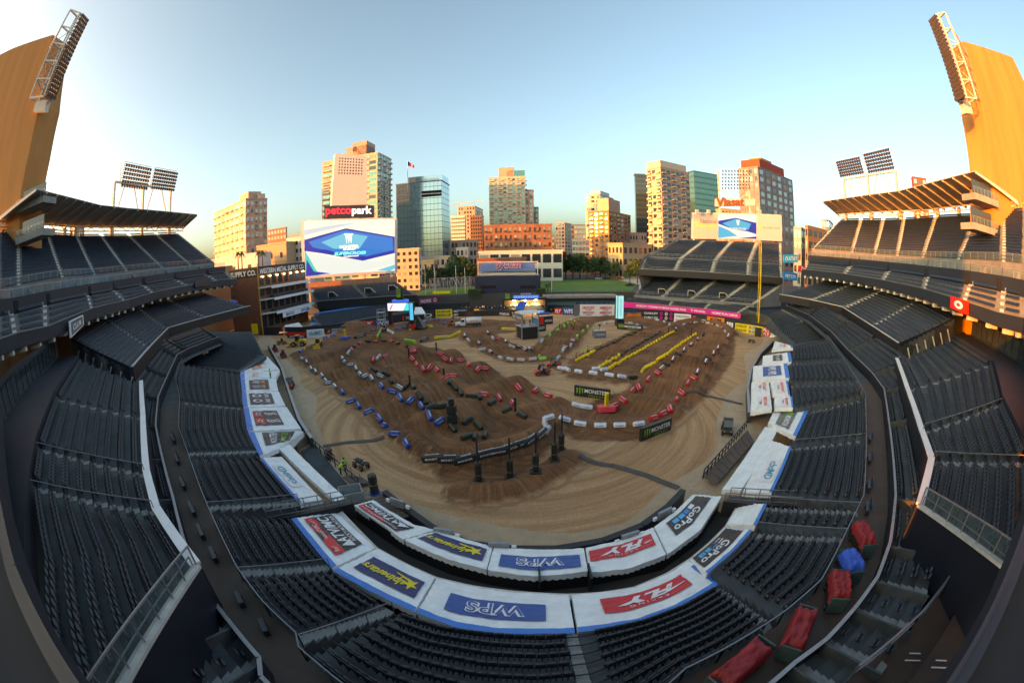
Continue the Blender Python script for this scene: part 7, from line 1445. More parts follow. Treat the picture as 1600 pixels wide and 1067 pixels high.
a = D(716, 490, 146.5); b = D(812, 490, 146.5); q = MB(); q.obox(Vector((a.x, 146.8, -.1)), Vector((b.x-a.x, 0, 0)), Vector((0, 5.2, 0)), Vector((0, 0, 2.0))); tag(q.build('spectator_platform', CHAS), 'dark platform carrying the spectators behind the centre field boards', 'platform')
# stage roof with script sign behind the batters eye
sr = empty('stage_roof', D(793, 428, 180)); tag(sr, 'grey blue stage roof with red script lettering behind the batters eye', 'stage'); inv = Matrix.Translation(-sr.location)
R0 = [D(749, 425, 178), D(837, 424, 178), D(834, 411, 186), D(752, 411, 186)]; q = MB(); q.prism(R0, .4); o = q.build('roof_panel', mat('stage_roof_blue', (.12, .17, .30), .5, noise_amt=.1)); o.parent = sr; o.matrix_parent_inverse = inv
fR = quad_fn(*R0); o = lettering('Sycuan', fR, (.28, -.05, .76, 1.05), mat('script_white', (.8, .8, .8), .5), sr, h=.75, bold=.05, shear=.25); o.matrix_parent_inverse = inv; o = lettering('Sycuan', fR, (.28, -.05, .76, 1.05), mat('script_red', (.45, .02, .04), .5), sr, h=.95, bold=.01, shear=.25); o.matrix_parent_inverse = inv
for x in (747, 840):
    a = D(x, 437, 178); q = MB(); q.bar(a, D(x, 408, 178), .35); o = q.build('frame_post', STEELW, sr); o.matrix_parent_inverse = inv
a, b = D(747, 410, 178), D(840, 409, 178); q = MB(); q.bar(a, b, .3); o = q.build('frame_beam', STEELW, sr); o.matrix_parent_inverse = inv; q = MB(); q.obox(D(750, 432, 179), Vector((D(837, 432, 179).x-D(750, 432, 179).x, 0, 0)), Vector((0, 6, 0)), Vector((0, 0, 2.0))); o = q.build('stage_box', STEELW, sr); o.matrix_parent_inverse = inv
# lawn beyond the wall and terrace building in front of it
LAWN = mat('lawn_grass', (.055, .16, .018), .9, noise_amt=.35, noise_scale=.25, bump=.6, bump_scale=3)
q = MB(); q.poly([Vector((9, 167, 5.96)), Vector((50, 171, 5.96)), Vector((63, 205, 5.98)), Vector((61, 242, 6.0)), Vector((14, 243, 6.0))]); struct(q.build('lawn', LAWN))
q = MB(); q.poly([Vector((52, 168, 5.97)), Vector((75, 172, 5.97)), Vector((84, 250, 6.0)), Vector((60, 252, 6.0)), Vector((64, 205, 5.98))]); struct(q.build('park_path', mat('pale_path', (.42, .39, .35), .9, noise_amt=.15)))
q = MB(); q.poly([Vector((-40, 168, 5.95)), Vector((-15, 168, 5.95)), Vector((-15, 205, 5.95)), Vector((-40, 205, 5.95))]); struct(q.build('lawn_left', LAWN))
tb = block3(849, 966, 481, 467, 158, 7, 'terrace_building', mat('terrace_teal', (.05, .14, .15), .6, noise_amt=.2), 'low terrace building with teal wall and dark roof edge in right centre field', 'building', z0=0)
o = block3(848, 967, 470, 466, 157.4, 8.5, 'roof_edge', BLACK, None, None); o.parent = tb; o = block3(850, 966, 466, 462, 158.5, 7, 'terrace_seats', CONCW, None, None); o.parent = tb
for k in range(14): x = 860+k*7.4; o = block3(x, x+4.5, 464.5, 461, 159+(k % 2)*2, .8, 'terrace_chair', STEEL, None, None); o.parent = tb
lettering('PADRES', plane_fn(D(900, 477, 157.9), Vector((14, 0, 0)), Vector((0, 0, 1.2))), (0, 0, 1, 1), B_NAVY, tb)
gr = rail_line([D(850, 457, 166.5), D(985, 455, 166.5)], 1.1, None, 'park_railing', post=3); tag(gr, 'low railing between the terrace building and the lawn', 'railing')
# lattice letters seen beside the batters eye
nl = empty('lattice_letter_sign', D(705, 451, 175)); tag(nl, 'white lattice letter sign left of the batters eye', 'sign'); inv = Matrix.Translation(-nl.location)
pa, pb = D(671, 452, 175), D(739, 450, 175); hN = D(705, 434, 175).z-pa.z; f = plane_fn(pa, Vector((pb.x-pa.x, 0, 0)), Vector((0, 0, hN)))
o = lettering('NATIONAL', f, (0, 0, 1, 1), STEEL, nl, h=0, bold=.0, space=1.1); o.matrix_parent_inverse = inv
q = MB()
for k in range(14): q.bar(f(k/14, 0, -.4), f((k+1)/14, 1, -.4), .12); q.bar(f((k+1)/14, 0, -.4), f(k/14, 1, -.4), .12)
q.bar(f(0, 0, -.4), f(1, 0, -.4), .2); q.bar(f(0, 1, -.4), f(1, 1, -.4), .2); o = q.build('lattice', STEEL, nl); o.matrix_parent_inverse = inv
for u in (.02, .5, .98): q = MB(); p = f(u, 0, -.4); q.bar(Vector((p.x, p.y, 5.5)), p, .3); o = q.build('support', STEEL, nl); o.matrix_parent_inverse = inv
tag(block3(652, 732, 484, 474, 160, 3, 'bleacher_wall', NAVYW, None, None), 'navy wall panel behind the left centre field boards', 'wall')
pk = panel(655, 477, 686, 473, 2.6, [T('PADRES', (.08, .25, .6, .75), B_WHITE, .03), ('O', (.8, .5, .08, .3, .4), B_WHITE)], GLOSSY('banner_crimson', (.35, .02, .06)), 'crimson board above the left centre field wall', z=3.0)
o = block3(676, 703, 462, 456, 172, 2.5, 'yellow_tent', B_YEL, 'small yellow tent left of the batters eye', 'tent')

# --- right field stands
RFG = 'outfield seating'
RU_F = [Vector((45.5, 146, 15.8)), Vector((57, 140, 15.8)), Vector((69, 134, 15.8)), Vector((81, 128, 15.8)), Vector((92.5, 122.5, 15.8))]; RU_M = [Vector((49, 150.5, 19.6)), Vector((61.5, 145, 19.6)), Vector((73.5, 140, 19.6)), Vector((85.5, 135, 19.6)), Vector((97.5, 130, 19.6))]
RU_T = [Vector((66, 161, 26.9)), Vector((77, 157, 27.2)), Vector((88, 153, 27.5)), Vector((98.5, 149, 27.9)), Vector((108.5, 145, 28.3))]; RM2 = [away(p, .8, .8) for p in RU_M]
RM2[0] = Vector((52, 154, 20.6))
for i in range(4):
    section(f'front seats of the right field upper stand, {ORD[i]} block from centre field', RU_F[i:i+2], RU_M[i:i+2], 8, RFG, detail=0, conc=CONCF, seatmat=SEATF, z_skirt=1.5, gap=(.7, .9), stairmat=CONCL)
    section(f'steep back seats of the right field upper stand, {ORD[i]} block from centre field', RM2[i:i+2], RU_T[i:i+2], 16, RFG, detail=0, conc=CONCF, seatmat=SEATF, z_skirt=1.8, gap=(.7, 1.1), stairmat=CONCL)
r = deck_edge(RU_F, 'black front edge of the right field upper stand', depth=1.9, face=BLACK, cap=STEEL, inset=9, capw=.2); rail_line([p+Vector((0, 0, .4)) for p in RU_F], .9, r, post=2.0); 
o = rail_line([p+Vector((0, 0, .2)) for p in RM2], 1.2, None, 'walkway_railing', post=1.8, m=STEEL); tag(o, 'grey railing along the walkway of the right field upper stand', 'railing')
RL_F = [Vector((43.7, 146.5, 6.8)), Vector((52.5, 140, 6.9)), Vector((61, 133.3, 7.0)), Vector((69.5, 126.7, 7.1)), Vector((78.5, 120, 7.2))]; RL_B = [Vector((52, 154, 12.6)), Vector((63.5, 147.5, 12.7)), Vector((74.5, 140.5, 12.8)), Vector((85, 133.5, 12.9)), Vector((95, 126, 13.0))]
for i in range(4): section(f'seats of the right field lower stand, {ORD[i]} block from centre field', RL_F[i:i+2], RL_B[i:i+2], 14, RFG, detail=0, conc=CONCF, seatmat=SEATF, z_skirt=1.2, gap=(.7, 1.0), stairmat=CONCL)
RR_F = [Vector((38.5, 146, 4.4)), Vector((54, 136.5, 4.4)), Vector((63.5, 128, 4.4)), Vector((71.5, 119, 4.4))]; RR_B = [Vector((43, 147.5, 5.7)), Vector((56.5, 139, 5.8)), Vector((67, 130, 5.8)), Vector((77, 120.8, 5.9))]
for i in range(3): section(f'short rows above the pink banner in right field, {ORD[i]} block from centre field', RR_F[i:i+2], RR_B[i:i+2], 4, RFG, detail=0, conc=CONCF, seatmat=SEATF, z_skirt=.5)
o = rail_line([p+Vector((0, 0, .3)) for p in RL_F], 1.1, None, 'walkway_railing', post=1.6, m=STEEL); tag(o, 'grey railing in front of the right field lower stand', 'railing')
q = MB(); a, b = RU_M[0], RU_T[0]
q.add([RU_F[0]+Vector((-.3, 0, .5)), RU_M[0]+Vector((-.3, 0, .8)), RM2[0]+Vector((-.3, 0, .9)), RU_T[0]+Vector((-.3, 0, .6)), Vector((RU_T[0].x-.3, RU_T[0].y, 5.9)), Vector((RU_F[0].x+3, RU_F[0].y+4, 5.9)), Vector((RU_F[0].x-.3, RU_F[0].y, 14))], [(0, 1, 2, 3, 4, 5, 6)]); struct(q.build('stand_side_wall', CONCW))
q = MB()
for a, b in zip(RU_T[:-1], RU_T[1:]): q.quad(a+Vector((.3, .3, .8)), b+Vector((.3, .3, .8)), Vector((b.x+.3, b.y+.3, 5)), Vector((a.x+.3, a.y+.3, 5)))
struct(q.build('stand_back_wall', CONCW))
for k, u in enumerate((.22, .47, .73)):
    p = lerp(RL_F[0], RL_F[4], u)+Vector((1.6, 1.6, .9)); root = empty('stair_mouth', p, -.62); tag(root, f'pale framed stair mouth in the right field lower stand, {ORD[k]} from centre field', 'stair mouth', 'stair mouths in the outfield seats'); q = MB(); q.box((0, 0, .8), (1.8, 2.2, 1.8)); q.build('opening', DARKV, root); q = MB(); q.bar((-1.0, -1.15, 0), (-1.0, -1.15, 1.8), .18); q.bar((-1.0, -1.15, 1.8), (1.0, -1.15, 1.8), .18); q.bar((1.0, -1.15, 1.8), (2.8, -1.3, .2), .18); q.build('rim', STEELW, root)
PK = [(Vector((37.5, 145.3, 2.75)), Vector((42.5, 142.2, 2.75)), []), (Vector((42.6, 142.1, 2.75)), Vector((64.0, 125.6, 2.75)), [T('NOBODY CONNECTS MORE PADRES FANS', (.03, .3, .70, .7), B_WHITE, .03), T('T-Mobile', (.76, .3, .95, .75), B_WHITE, .02)]), (Vector((64.1, 125.5, 2.75)), Vector((71.6, 117.2, 2.75)), [T('HOME RUN DECK', (.08, .3, .92, .7), B_WHITE, .03)])]
for k, (a, b, wds) in enumerate(PK):
    q = MB(); n = Vector(((b-a).y, -(b-a).x, 0)).normalized(); q.obox(a, b-a, -n*.3, Vector((0, 0, 1.75))); r = q.build('pink_banner', B_PINK); tag(r, ['short plain pink banner piece next to the obelisk in right field', 'long pink banner with white slogan along right field', 'pink banner with three white words at the right field corner'][k], 'banner', 'pink banners in right field'); words(wds, plane_fn(a, b-a, Vector((0, 0, 1.75))), r)
# --- right scoreboard
SB = [D(1080, 373, 163), D(1222, 377, 152), D(1221, 336, 152), D(1081, 332, 163)]; sb = empty('scoreboard', (SB[0]+SB[1])/2); tag(sb, 'wide white scoreboard with a small blue screen and orange sign above it on the right', 'scoreboard'); inv = Matrix.Translation(-sb.location); fB = quad_fn(*SB)
def SBB(mb, n, m): o = mb.build(n, m, sb); o.matrix_parent_inverse = inv; return o
q = MB(); bk = Vector((.35, .9, 0))*1.5; q.add([p+v for v in (Vector((0, 0, 0)), bk) for p in SB], [(0, 1, 2, 3), (7, 6, 5, 4), (0, 4, 5, 1), (1, 5, 6, 2), (2, 6, 7, 3), (3, 7, 4, 0)]); SBB(q, 'board_case', mat('scoreboard_white', (.50, .50, .50), .45))
o = patch(fB, (.02, .04, .275, .96), mat('panel_cream', (.42, .40, .38), .5), sb, 'side_panel', .06); o.matrix_parent_inverse = inv; o = patch(fB, (.72, .04, .985, .96), mat('panel_grey_white', (.42, .43, .45), .5), sb, 'side_panel', .06); o.matrix_parent_inverse = inv
LW2, LN2, LS2 = led('small_white', (.75, .80, .95), .6), led('small_navy', (.0, .03, .42), .6), led('small_sky', (.03, .40, .85), .6)
def SS(pts, m, h): o = shape(fB, [(lerp(.28, .70, u), lerp(.04, .96, v)) for u, v in pts], m, sb, 'screen_shape', h); o.matrix_parent_inverse = inv
SS([(0, 0), (1, 0), (1, 1), (0, 1)], LW2, .08); SS([(0, .7), (.45, .84), (1, .66), (1, .2), (.75, .3), (.4, .36), (0, .58)], LN2, .12); SS([(.1, .6), (.45, .8), (.86, .62), (.78, .36), (.3, .44)], LS2, .16); SS([(0, 0), (.5, .1), (.25, .34), (0, .5)], LS2, .12); SS([(.5, 0), (1, 0), (1, .1)], LN2, .14); SS([(.46, .76), (.56, .76), (.53, .54), (.49, .54)], LW2, .2)
o = lettering('SUPERCROSS', fB, (lerp(.28, .70, .3), .36, lerp(.28, .70, .72), .44), LW2, sb, h=.22, bold=.04); o.matrix_parent_inverse = inv
for b_, bx, m in (('National', (.09, .58, .26, .74), B_GREY), ('Funding', (.09, .40, .26, .56), B_YEL), ('San Diego Health', (.78, .44, .97, .52), B_GREY)): o = lettering(b_, fB, bx, m, sb, h=.10); o.matrix_parent_inverse = inv
o = shape(fB, [(.035+.045*x, .46+.22*y) for x, y in STAR], B_YEL, sb, 'emblem', .1); o.matrix_parent_inverse = inv; o = ringshape(fB, .75, .47, .014, .10, .5, B_YEL, sb, .1); o.matrix_parent_inverse = inv
for u in (.03, .34, .40, .62, .68): p = fB(u, 0, -.6); q = MB(); q.bar(Vector((p.x, p.y, 24)), p, .7); SBB(q, 'leg', STEELW)
VS4 = [D(1117, 323, 162), D(1180, 322, 157), D(1180, 311, 157), D(1117, 311, 162)]; fv4 = quad_fn(*VS4); q = MB(); q.add([p+v for v in (Vector((0, 0, 0)), bk*.3) for p in VS4], [(0, 1, 2, 3), (7, 6, 5, 4), (0, 4, 5, 1), (1, 5, 6, 2), (2, 6, 7, 3), (3, 7, 4, 0)]); SBB(q, 'sign_frame', mat('sign_cream', (.55, .48, .40), .6))
o = lettering('Viasat', fv4, (.02, -.05, .72, 1.2), mat('sign_brown', (.20, .07, .02), .5), sb, h=.3, bold=.04); o.matrix_parent_inverse = inv; o = lettering('field', fv4, (.74, .1, .98, .8), B_WHITE, sb, h=.3); o.matrix_parent_inverse = inv
for u in (.12, .88): p = fv4(u, 0, -.5); q = MB(); q.bar(Vector((p.x, p.y, SB[2].z-3)), Vector((p.x, p.y, D(1128, 265, 161).z)), .55); SBB(q, 'tower_post', STEELW)
a, b = fv4(.12, 0, -.5), fv4(.88, 0, -.5); z1 = D(1128, 296, 161).z
for (p, z, r_, z2) in ((a, z1, b, SB[2].z+4), (b, z1, a, SB[2].z+4)): q = MB(); q.bar(Vector((p.x, p.y, z)), Vector(((p.x+r_.x)/2, (p.y+r_.y)/2, z2)), .3); SBB(q, 'brace', STEELW)
lamp_bank(D(1126, 296, 160.5), D(1172, 296, 157)-D(1126, 296, 160.5), Vector((.2, -1.2, D(1127, 265, 160.5).z-D(1126, 296, 160.5).z)), 10, 6, sb, inv, .6)
for x in (1089, 1107, 1187): p = D(x, 329, 160); q = MB(); q.box((p.x, p.y, p.z-.6), (1.4, .8, 1.8)); SBB(q, 'spot_box', STEELW)
# signs and platforms in the right corner
for px4, m, kind, lab in (
    ([(1225, 411), (1247, 410), (1247, 398), (1225, 398)], B_CYAN, [T('AT&T', (.3, .25, .95, .75), B_WHITE), ('O', (.16, .5, .1, .28, .5), B_WHITE)], 'light blue sign beside the right field upper stand'),
    ([(1249, 424), (1277, 424), (1277, 416), (1249, 415)], B_BRED, [T('Budweiser', (.08, .2, .92, .85), B_WHITE, .02, .2)], 'red sign with white script at the end of the right upper deck'),
    ([(1287, 429), (1315, 430), (1315, 422), (1287, 420)], B_BLACK, [], 'black framed sign on the right upper deck fascia'),
    ([(1224, 437), (1246, 439), (1246, 427), (1224, 424)], B_CYAN2, [T('PETCO', (.15, .3, .85, .7), B_WHITE)], 'blue sign hanging below the light blue one')):
    Y = 118; P = [D(x, y, Y) for x, y in px4]; q = MB(); q.add([p+v for v in (Vector((0, 0, 0)), Vector((0, .5, 0))) for p in P], [(0, 1, 2, 3), (7, 6, 5, 4), (0, 4, 5, 1), (1, 5, 6, 2), (2, 6, 7, 3), (3, 7, 4, 0)]); r = q.build('fascia_sign', m); tag(r, lab, 'sign', 'signs on the stand fronts'); words(kind, quad_fn(*P), r, .06)
    pq = MB(); pq.bar(Vector((P[0].x+.5, Y+.6, P[0].z-6)), Vector((P[3].x+.5, Y+.6, P[3].z)), .2); pq.build('sign_post', STEEL, r)
def fascia_sign(px4, side, m, kind, lab):
    P = [onplan(x, y, ring(-.9, side)) for x, y in px4]; n = ((P[1]-P[0]).cross(P[3]-P[0])).normalized(); q = MB(); q.add([p+v for v in (Vector((0, 0, 0)), n*-.3) for p in P], [(0, 1, 2, 3), (7, 6, 5, 4), (0, 4, 5, 1), (1, 5, 6, 2), (2, 6, 7, 3), (3, 7, 4, 0)]); r = q.build('fascia_sign', m); tag(r, lab, 'sign', 'signs on the stand fronts'); words(kind, quad_fn(*P), r, .05)
fascia_sign([(1484, 481), (1511, 492), (1512, 471), (1485, 462)], 'right', B_BRED, [('O', (.5, .5, .25, .32, .6), B_WHITE)], 'red square sign with white mark on the right upper deck fascia')
fascia_sign([(111, 528), (131, 508), (130, 492), (109, 502)], 'left', B_WHITE, [('R', (.06, .08, .94, .92), B_GREY), T('CLUB', (.2, .3, .8, .7), B_WHITE)], 'grey framed sign hanging on the left upper deck fascia')
fascia_sign([(305, 449), (330, 446), (330, 437), (305, 440)], 'left', B_BLACK, [], 'black framed panel on the far left upper deck fascia')
cw_ = empty('letter_sign', D(350, 443, 112)); tag(cw_, 'white glowing two-line letter sign at the far end of the left upper deck', 'sign'); inv = Matrix.Translation(-cw_.location); f = plane_fn(D(338, 450, 112), D(362, 445, 112)-D(338, 450, 112), Vector((0, 0, 2.6))); LGW = mat('letter_glow', (.8, .85, .9), .4, emit=(.8, .9, 1.0), emit_s=1.2)
o = patch(f, (0, 0, 1, 1), NAVYW, cw_, 'sign_back', -.1); o.matrix_parent_inverse = inv; o = lettering('CUTWATER', f, (.03, .52, .97, .95), LGW, cw_, h=.1, bold=.04); o.matrix_parent_inverse = inv; o = lettering('SPIRITS', f, (.25, .08, .85, .42), LGW, cw_, h=.1, bold=.04); o.matrix_parent_inverse = inv
for x, y in ((316, 474), (341, 478), (363, 473)):
    p = D(x, y, 104); root = empty('blue_umbrella', p); tag(root, f'bright blue parasol on the left middle deck, {["left", "middle", "right"][(316, 341, 363).index(x)]} one of three', 'parasol', 'blue parasols on the left middle deck'); q = MB(); q.lathe((0, 0, 0), [(1.9, 0), (1.2, .5), (.1, .9)], 8); q.build('canopy', mat('parasol_blue', (.01, .10, .55), .5), root); MB().tube((0, 0, -2), (0, 0, .8), .05).build('pole', STEEL, root)
# ------------------------------------------------------------------ city behind the park
GL_B = mat('glass_blue', (.30, .46, .54), .07, metal=.85, noise_amt=.12, noise_scale=.05); GL_D = mat('glass_dark', (.03, .04, .045), .08, spec=.8); GL_G = mat('glass_green', (.12, .30, .26), .1, metal=.7); GL_P = mat('glass_pale', (.30, .34, .32), .12, metal=.5)
C_SAND = mat('facade_sand', (.50, .36, .27), .85, noise_amt=.1, noise_scale=.1); C_CREAM = mat('facade_cream', (.55, .48, .38), .85, noise_amt=.1, noise_scale=.1); C_PINK = mat('facade_pink', (.50, .34, .27), .85, noise_amt=.1, noise_scale=.1); C_WHITE = mat('facade_white', (.62, .60, .56), .8, noise_amt=.08, noise_scale=.1); C_BRICK = mat('facade_brick', (.24, .115, .075), .9, noise_amt=.25, noise_scale=.3); C_ORANGE = mat('facade_terracotta', (.46, .20, .09), .85, noise_amt=.15, noise_scale=.2); C_GREY = mat('facade_grey', (.30, .30, .30), .85, noise_amt=.1); C_MAUVE = mat('facade_mauve', (.24, .19, .20), .8, noise_amt=.12, noise_scale=.2); C_BLUEG = mat('facade_blue_grey', (.10, .14, .20), .7, noise_amt=.1); C_BROWN = mat('facade_brown', (.20, .12, .085), .8, noise_amt=.2); C_TAN = mat('facade_tan', (.44, .32, .20), .85, noise_amt=.1); ROOFM = mat('roof_gravel', (.18, .17, .16), .95, noise_amt=.2); C_RED = mat('facade_red', (.35, .055, .03), .8); C_DKGL = mat('facade_dark_glass', (.07, .16, .15), .15, metal=.5)
GZ = 5.8; BLIND = mat('window_blind', (.34, .31, .27), .6)
def az_line(px, p0, d):                    # where the plan line p0 + t d crosses the bearing of photo column px (at eye level)
    y = 394.0+abs(px-800)*.04; r = ray(px, y); s, c = r[0], r[1]; det = d.x*c-d.y*s
    t = (s*p0.y-c*p0.x)/det; return p0+d*t
def building(label, xl, xc, xr, ytop, Y, a, wall, glass, fl, nl, nr, base=GZ, win=(.62, .55), name='building', balc=None, roof=None, sub=None, cat='building', depth=None, ribs=None):
    """box with its near vertical edge at photo column xc and depth Y; left and right faces end at columns xl and xr; a = turn of the left face (0 = square on)"""
    d = ray(xc, ytop); top = CAM_H+d[2]/d[1]*Y; pc = Vector((d[0]/d[1]*Y, Y, 0)); ar = math.radians(a); dl = Vector((-math.cos(ar), math.sin(ar), 0)); dr_ = Vector((math.sin(ar), math.cos(ar), 0))
    pl = az_line(xl, pc, dl) if xl != xc else pc+dl*(depth or 20); pr = az_line(xr, pc, dr_) if xr != xc else pc+dr_*(depth or 20)
    if (pl-pc).dot(dl) < 1: pl = pc+dl*12
    if (pr-pc).dot(dr_) < 1: pr = pc+dr_*12
    if (pr-pc).length > 90: pr = pc+dr_*40
    if (pl-pc).length > 120: pl = pc+dl*60
    root = empty(name, (pc.x, pc.y, base)); tag(root, label, cat, 'city buildings beyond the ballpark'); inv = Matrix.Translation(-root.location)
    def B(mb, n, m, par=None): o = mb.build(n, m, par or root); o.matrix_parent_inverse = inv if par is None else Matrix(); return o
    q = MB(); q.prism([Vector((p.x, p.y, base-.5)) for p in (pc, pl, pl+(pr-pc), pr)], top-base+.5); B(q, 'wall', wall)
    q = MB(); c4 = [pc, pl, pl+(pr-pc), pr]; cen = sum((Vector((p.x, p.y, 0)) for p in c4), Vector())/4; q.prism([Vector((p.x, p.y, top+.02))+(Vector((p.x, p.y, 0))-cen).normalized()*.4 for p in c4], .9); B(q, 'parapet', roof or wall)
    Hh = top-base
    for (p, q_, n) in ((pl, pc, nl), (pc, pr, nr)):
        if n <= 0: continue
        e = (q_-p); L = e.length; e.normalize(); nn = Vector((e.y, -e.x, 0)); nn = nn if nn.dot(-p) > 0 else -nn; cw_, fh = L/n, Hh/fl; w_, h_ = cw_*win[0], fh*win[1]
        m = MB(); m.obox(-e*w_/2-nn*.05, e*w_, nn*.12, Vector((0, 0, h_))); me = m.mesh('window', glass); mv = [me]
        for gm in (GL_D, BLIND): m2 = me.copy(); m2.materials[0] = gm; mv.append(m2)
        bm = None
        if balc:
            b_ = MB(); b_.obox(-e*w_*.6, e*w_*1.2, nn*1.3, Vector((0, 0, .22))); b_.obox(-e*w_*.6+nn*1.22, e*w_*1.2, nn*.08, Vector((0, 0, 1.1))); bm = b_.mesh('balcony', balc)
        for j in range(fl):
            for i in range(n):
                o = bpy.data.objects.new('window', mv[0] if win[0] > .85 else random.choice((me, me, me, me, mv[1], mv[1], mv[2]))); COL.objects.link(o); o.parent = root; o.location = p+e*((i+.5)*cw_)+Vector((0, 0, base+fh*(j+.25)))-root.location
                if bm and (i % 2 == 0 or n < 3) and j > 1: o2 = bpy.data.objects.new('balcony', bm); COL.objects.link(o2); o2.parent = root; o2.location = p+e*((i+.5)*cw_)+Vector((0, 0, base+fh*(j+.14)))-root.location
        if ribs:
            for i in range(n+1): q = MB(); q.obox(p+e*(i*cw_)-e*.25+Vector((0, 0, base)), e*.5, nn*.3, Vector((0, 0, Hh))); B(q, 'pilaster', ribs)
    return root, pc, pl, pr, top, inv
def topbox(bd, f0, f1, g0, g1, h, m, name='roof_house', z=None):
    root, pc, pl, pr, top, inv = bd; a = pl-pc; b = pr-pc; q = MB(); P = [pc+a*f0+b*g0, pc+a*f1+b*g0, pc+a*f1+b*g1, pc+a*f0+b*g1]; q.prism([Vector((p.x, p.y, (z or top)+.05)) for p in P], h); o = q.build(name, m, root); o.matrix_parent_inverse = inv; return o
# left to right
h1 = building('broad sand coloured hotel lit by the sun at the far left', 283, 384, 419, 312, 235, 28, C_SAND, GL_P, 12, 14, 5, win=(.55, .5), name='hotel', balc=C_SAND); topbox(h1, .05, .28, .2, .8, 6, C_SAND); topbox(h1, .4, .95, .3, .7, 2.5, C_GREY); topbox(h1, .0, .0+.1, .6, .9, 4, C_CREAM)
f = plane_fn(lerp(h1[1], h1[2], .62)+Vector((0, -1.0, h1[4]-4.2)), (h1[1]-h1[2])*.2, Vector((0, 0, 2.2))); o = lettering('Marriott', f, (0, 0, 1, 1), B_BRED, h1[0], h=.5); o.matrix_parent_inverse = h1[5]
building('dark bronze office block just right of the hotel', 420, 447, 450, 356, 420, 8, C_BROWN, GL_D, 9, 6, 1, name='office_block')
b = building('peach coloured low block with a small emblem left of the big screen', 402, 447, 449, 380, 196, 5, C_TAN, GL_D, 3, 3, 0, win=(.25, .3), name='low_block'); f = plane_fn(lerp(b[1], b[2], .62)+Vector((0, -.4, b[4]-6)), Vector((3.2, 0, 0)), Vector((0, 0, 2.6))); o = lettering('AR', f, (0, 0, 1, 1), B_BLACK, b[0]); o.matrix_parent_inverse = b[5]
building('plain white rooftop annex behind the brick warehouse palms', 331, 402, 404, 397, 172, 2, C_WHITE, GL_D, 3, 3, 0, win=(.2, .3), name='annex', base=0)
b = building('white building with square windows squeezed left of the big screen', 449, 473, 474, 372, 205, 3, C_WHITE, GL_D, 7, 4, 0, win=(.5, .5), name='white_block'); topbox(b, .2, .9, .2, .8, 3, C_GREY)
b = building('tall condo tower with balconies behind the speaker tower', 505, 590, 613, 240, 262, 6, C_CREAM, GL_G, 22, 6, 5, win=(.7, .62), name='condo_tower', balc=C_CREAM); topbox(b, .0, .9, .1, .9, 1.2, C_PINK, 'roof_slab'); topbox(b, .25, .62, .2, .8, 9, C_PINK); topbox(b, .25, .5, .2, .8, 12, C_PINK)
b = building('blue glass office tower with small cut-out terrace beside the screen', 621, 690, 704, 283, 310, 5, C_BLUEG, GL_B, 16, 12, 4, win=(.94, .92), name='glass_tower'); topbox(b, 0, .75, .1, .9, 5.5, GL_B); q = MB(); p = lerp(b[1], b[2], .3); q.box((p.x+3, p.y-.4, b[4]-9), (15, 1.2, 4.5)); o = q.build('cut_out_terrace', DARKV, b[0]); o.matrix_parent_inverse = b[5]; q = MB(); q.box((p.x+3, p.y-1.0, b[4]-9.2), (15.4, 1.0, .7)); o = q.build('terrace_rail', C_WHITE, b[0]); o.matrix_parent_inverse = b[5]
f = plane_fn(lerp(b[1], b[2], .42)+Vector((0, -.8, b[4]+1.0)), Vector((12, 0, 0)), Vector((0, 0, 2.6))); o = lettering('Sempra', f, (0, 0, 1, 1), B_WHITE, b[0]); o.matrix_parent_inverse = b[5]
building('short cream apartment block right below the big screen', 618, 654, 658, 390, 196, 6, C_CREAM, GL_D, 6, 4, 1, win=(.5, .5), name='apartment_block')
building('low brown shop row left of the lattice letters', 656, 678, 684, 409, 215, 8, C_TAN, GL_D, 2, 4, 1, name='shop_row')
building('slim white office slab between the glass tower and the brown towers', 706, 726, 729, 338, 420, 5, C_WHITE, GL_P, 14, 6, 1, win=(.9, .4), name='white_slab')
building('brown brick tower under construction behind the white slab', 717, 742, 756, 323, 470, 8, C_PINK, GL_D, 16, 6, 4, win=(.6, .6), name='brown_tower'); building('dark tower in front of the brown tower', 736, 753, 757, 338, 440, 8, C_BROWN, GL_D, 14, 5, 2, name='dark_tower')
building('small yellow lit block below the white slab', 705, 745, 748, 376, 330, 6, C_SAND, GL_D, 4, 7, 1, name='small_block'); building('small pale block below the yellow lit one', 713, 731, 733, 388, 300, 4, C_WHITE, GL_D, 3, 3, 0, name='small_block')
b = building('tall stepped cream tower in the centre of the skyline', 766, 820, 823, 277, 350, 5, C_CREAM, GL_G, 22, 8, 2, win=(.6, .55), name='stepped_tower', balc=C_CREAM); topbox(b, .30, .72, .1, .9, 9, C_PINK); topbox(b, 0, .5, .1, .9, 6, GL_G)
building('lower pale shoulder right of the stepped tower', 821, 833, 834, 298, 352, 5, C_PINK, GL_P, 18, 2, 1, name='tower_shoulder'); building('lowest green glass shoulder right of the stepped tower', 833, 841, 842, 325, 356, 5, C_GREY, GL_G, 12, 2, 1, name='tower_shoulder')
building('wide red brick loft building with fire escapes in the centre', 757, 862, 866, 352, 262, 2, C_BRICK, GL_P, 7, 14, 1, win=(.42, .5), name='loft_building', balc=mat('fire_escape_iron', (.03, .025, .025), .6)); building('white low gallery block below the brick lofts', 748, 879, 882, 393, 232, 2, C_WHITE, GL_D, 2, 8, 0, win=(.8, .6), name='gallery_block')
building('dark red roofed shed behind the stage roof', 745, 822, 824, 405, 205, 2, C_BRICK, GL_D, 1, 5, 0, win=(.4, .3), name='shed')
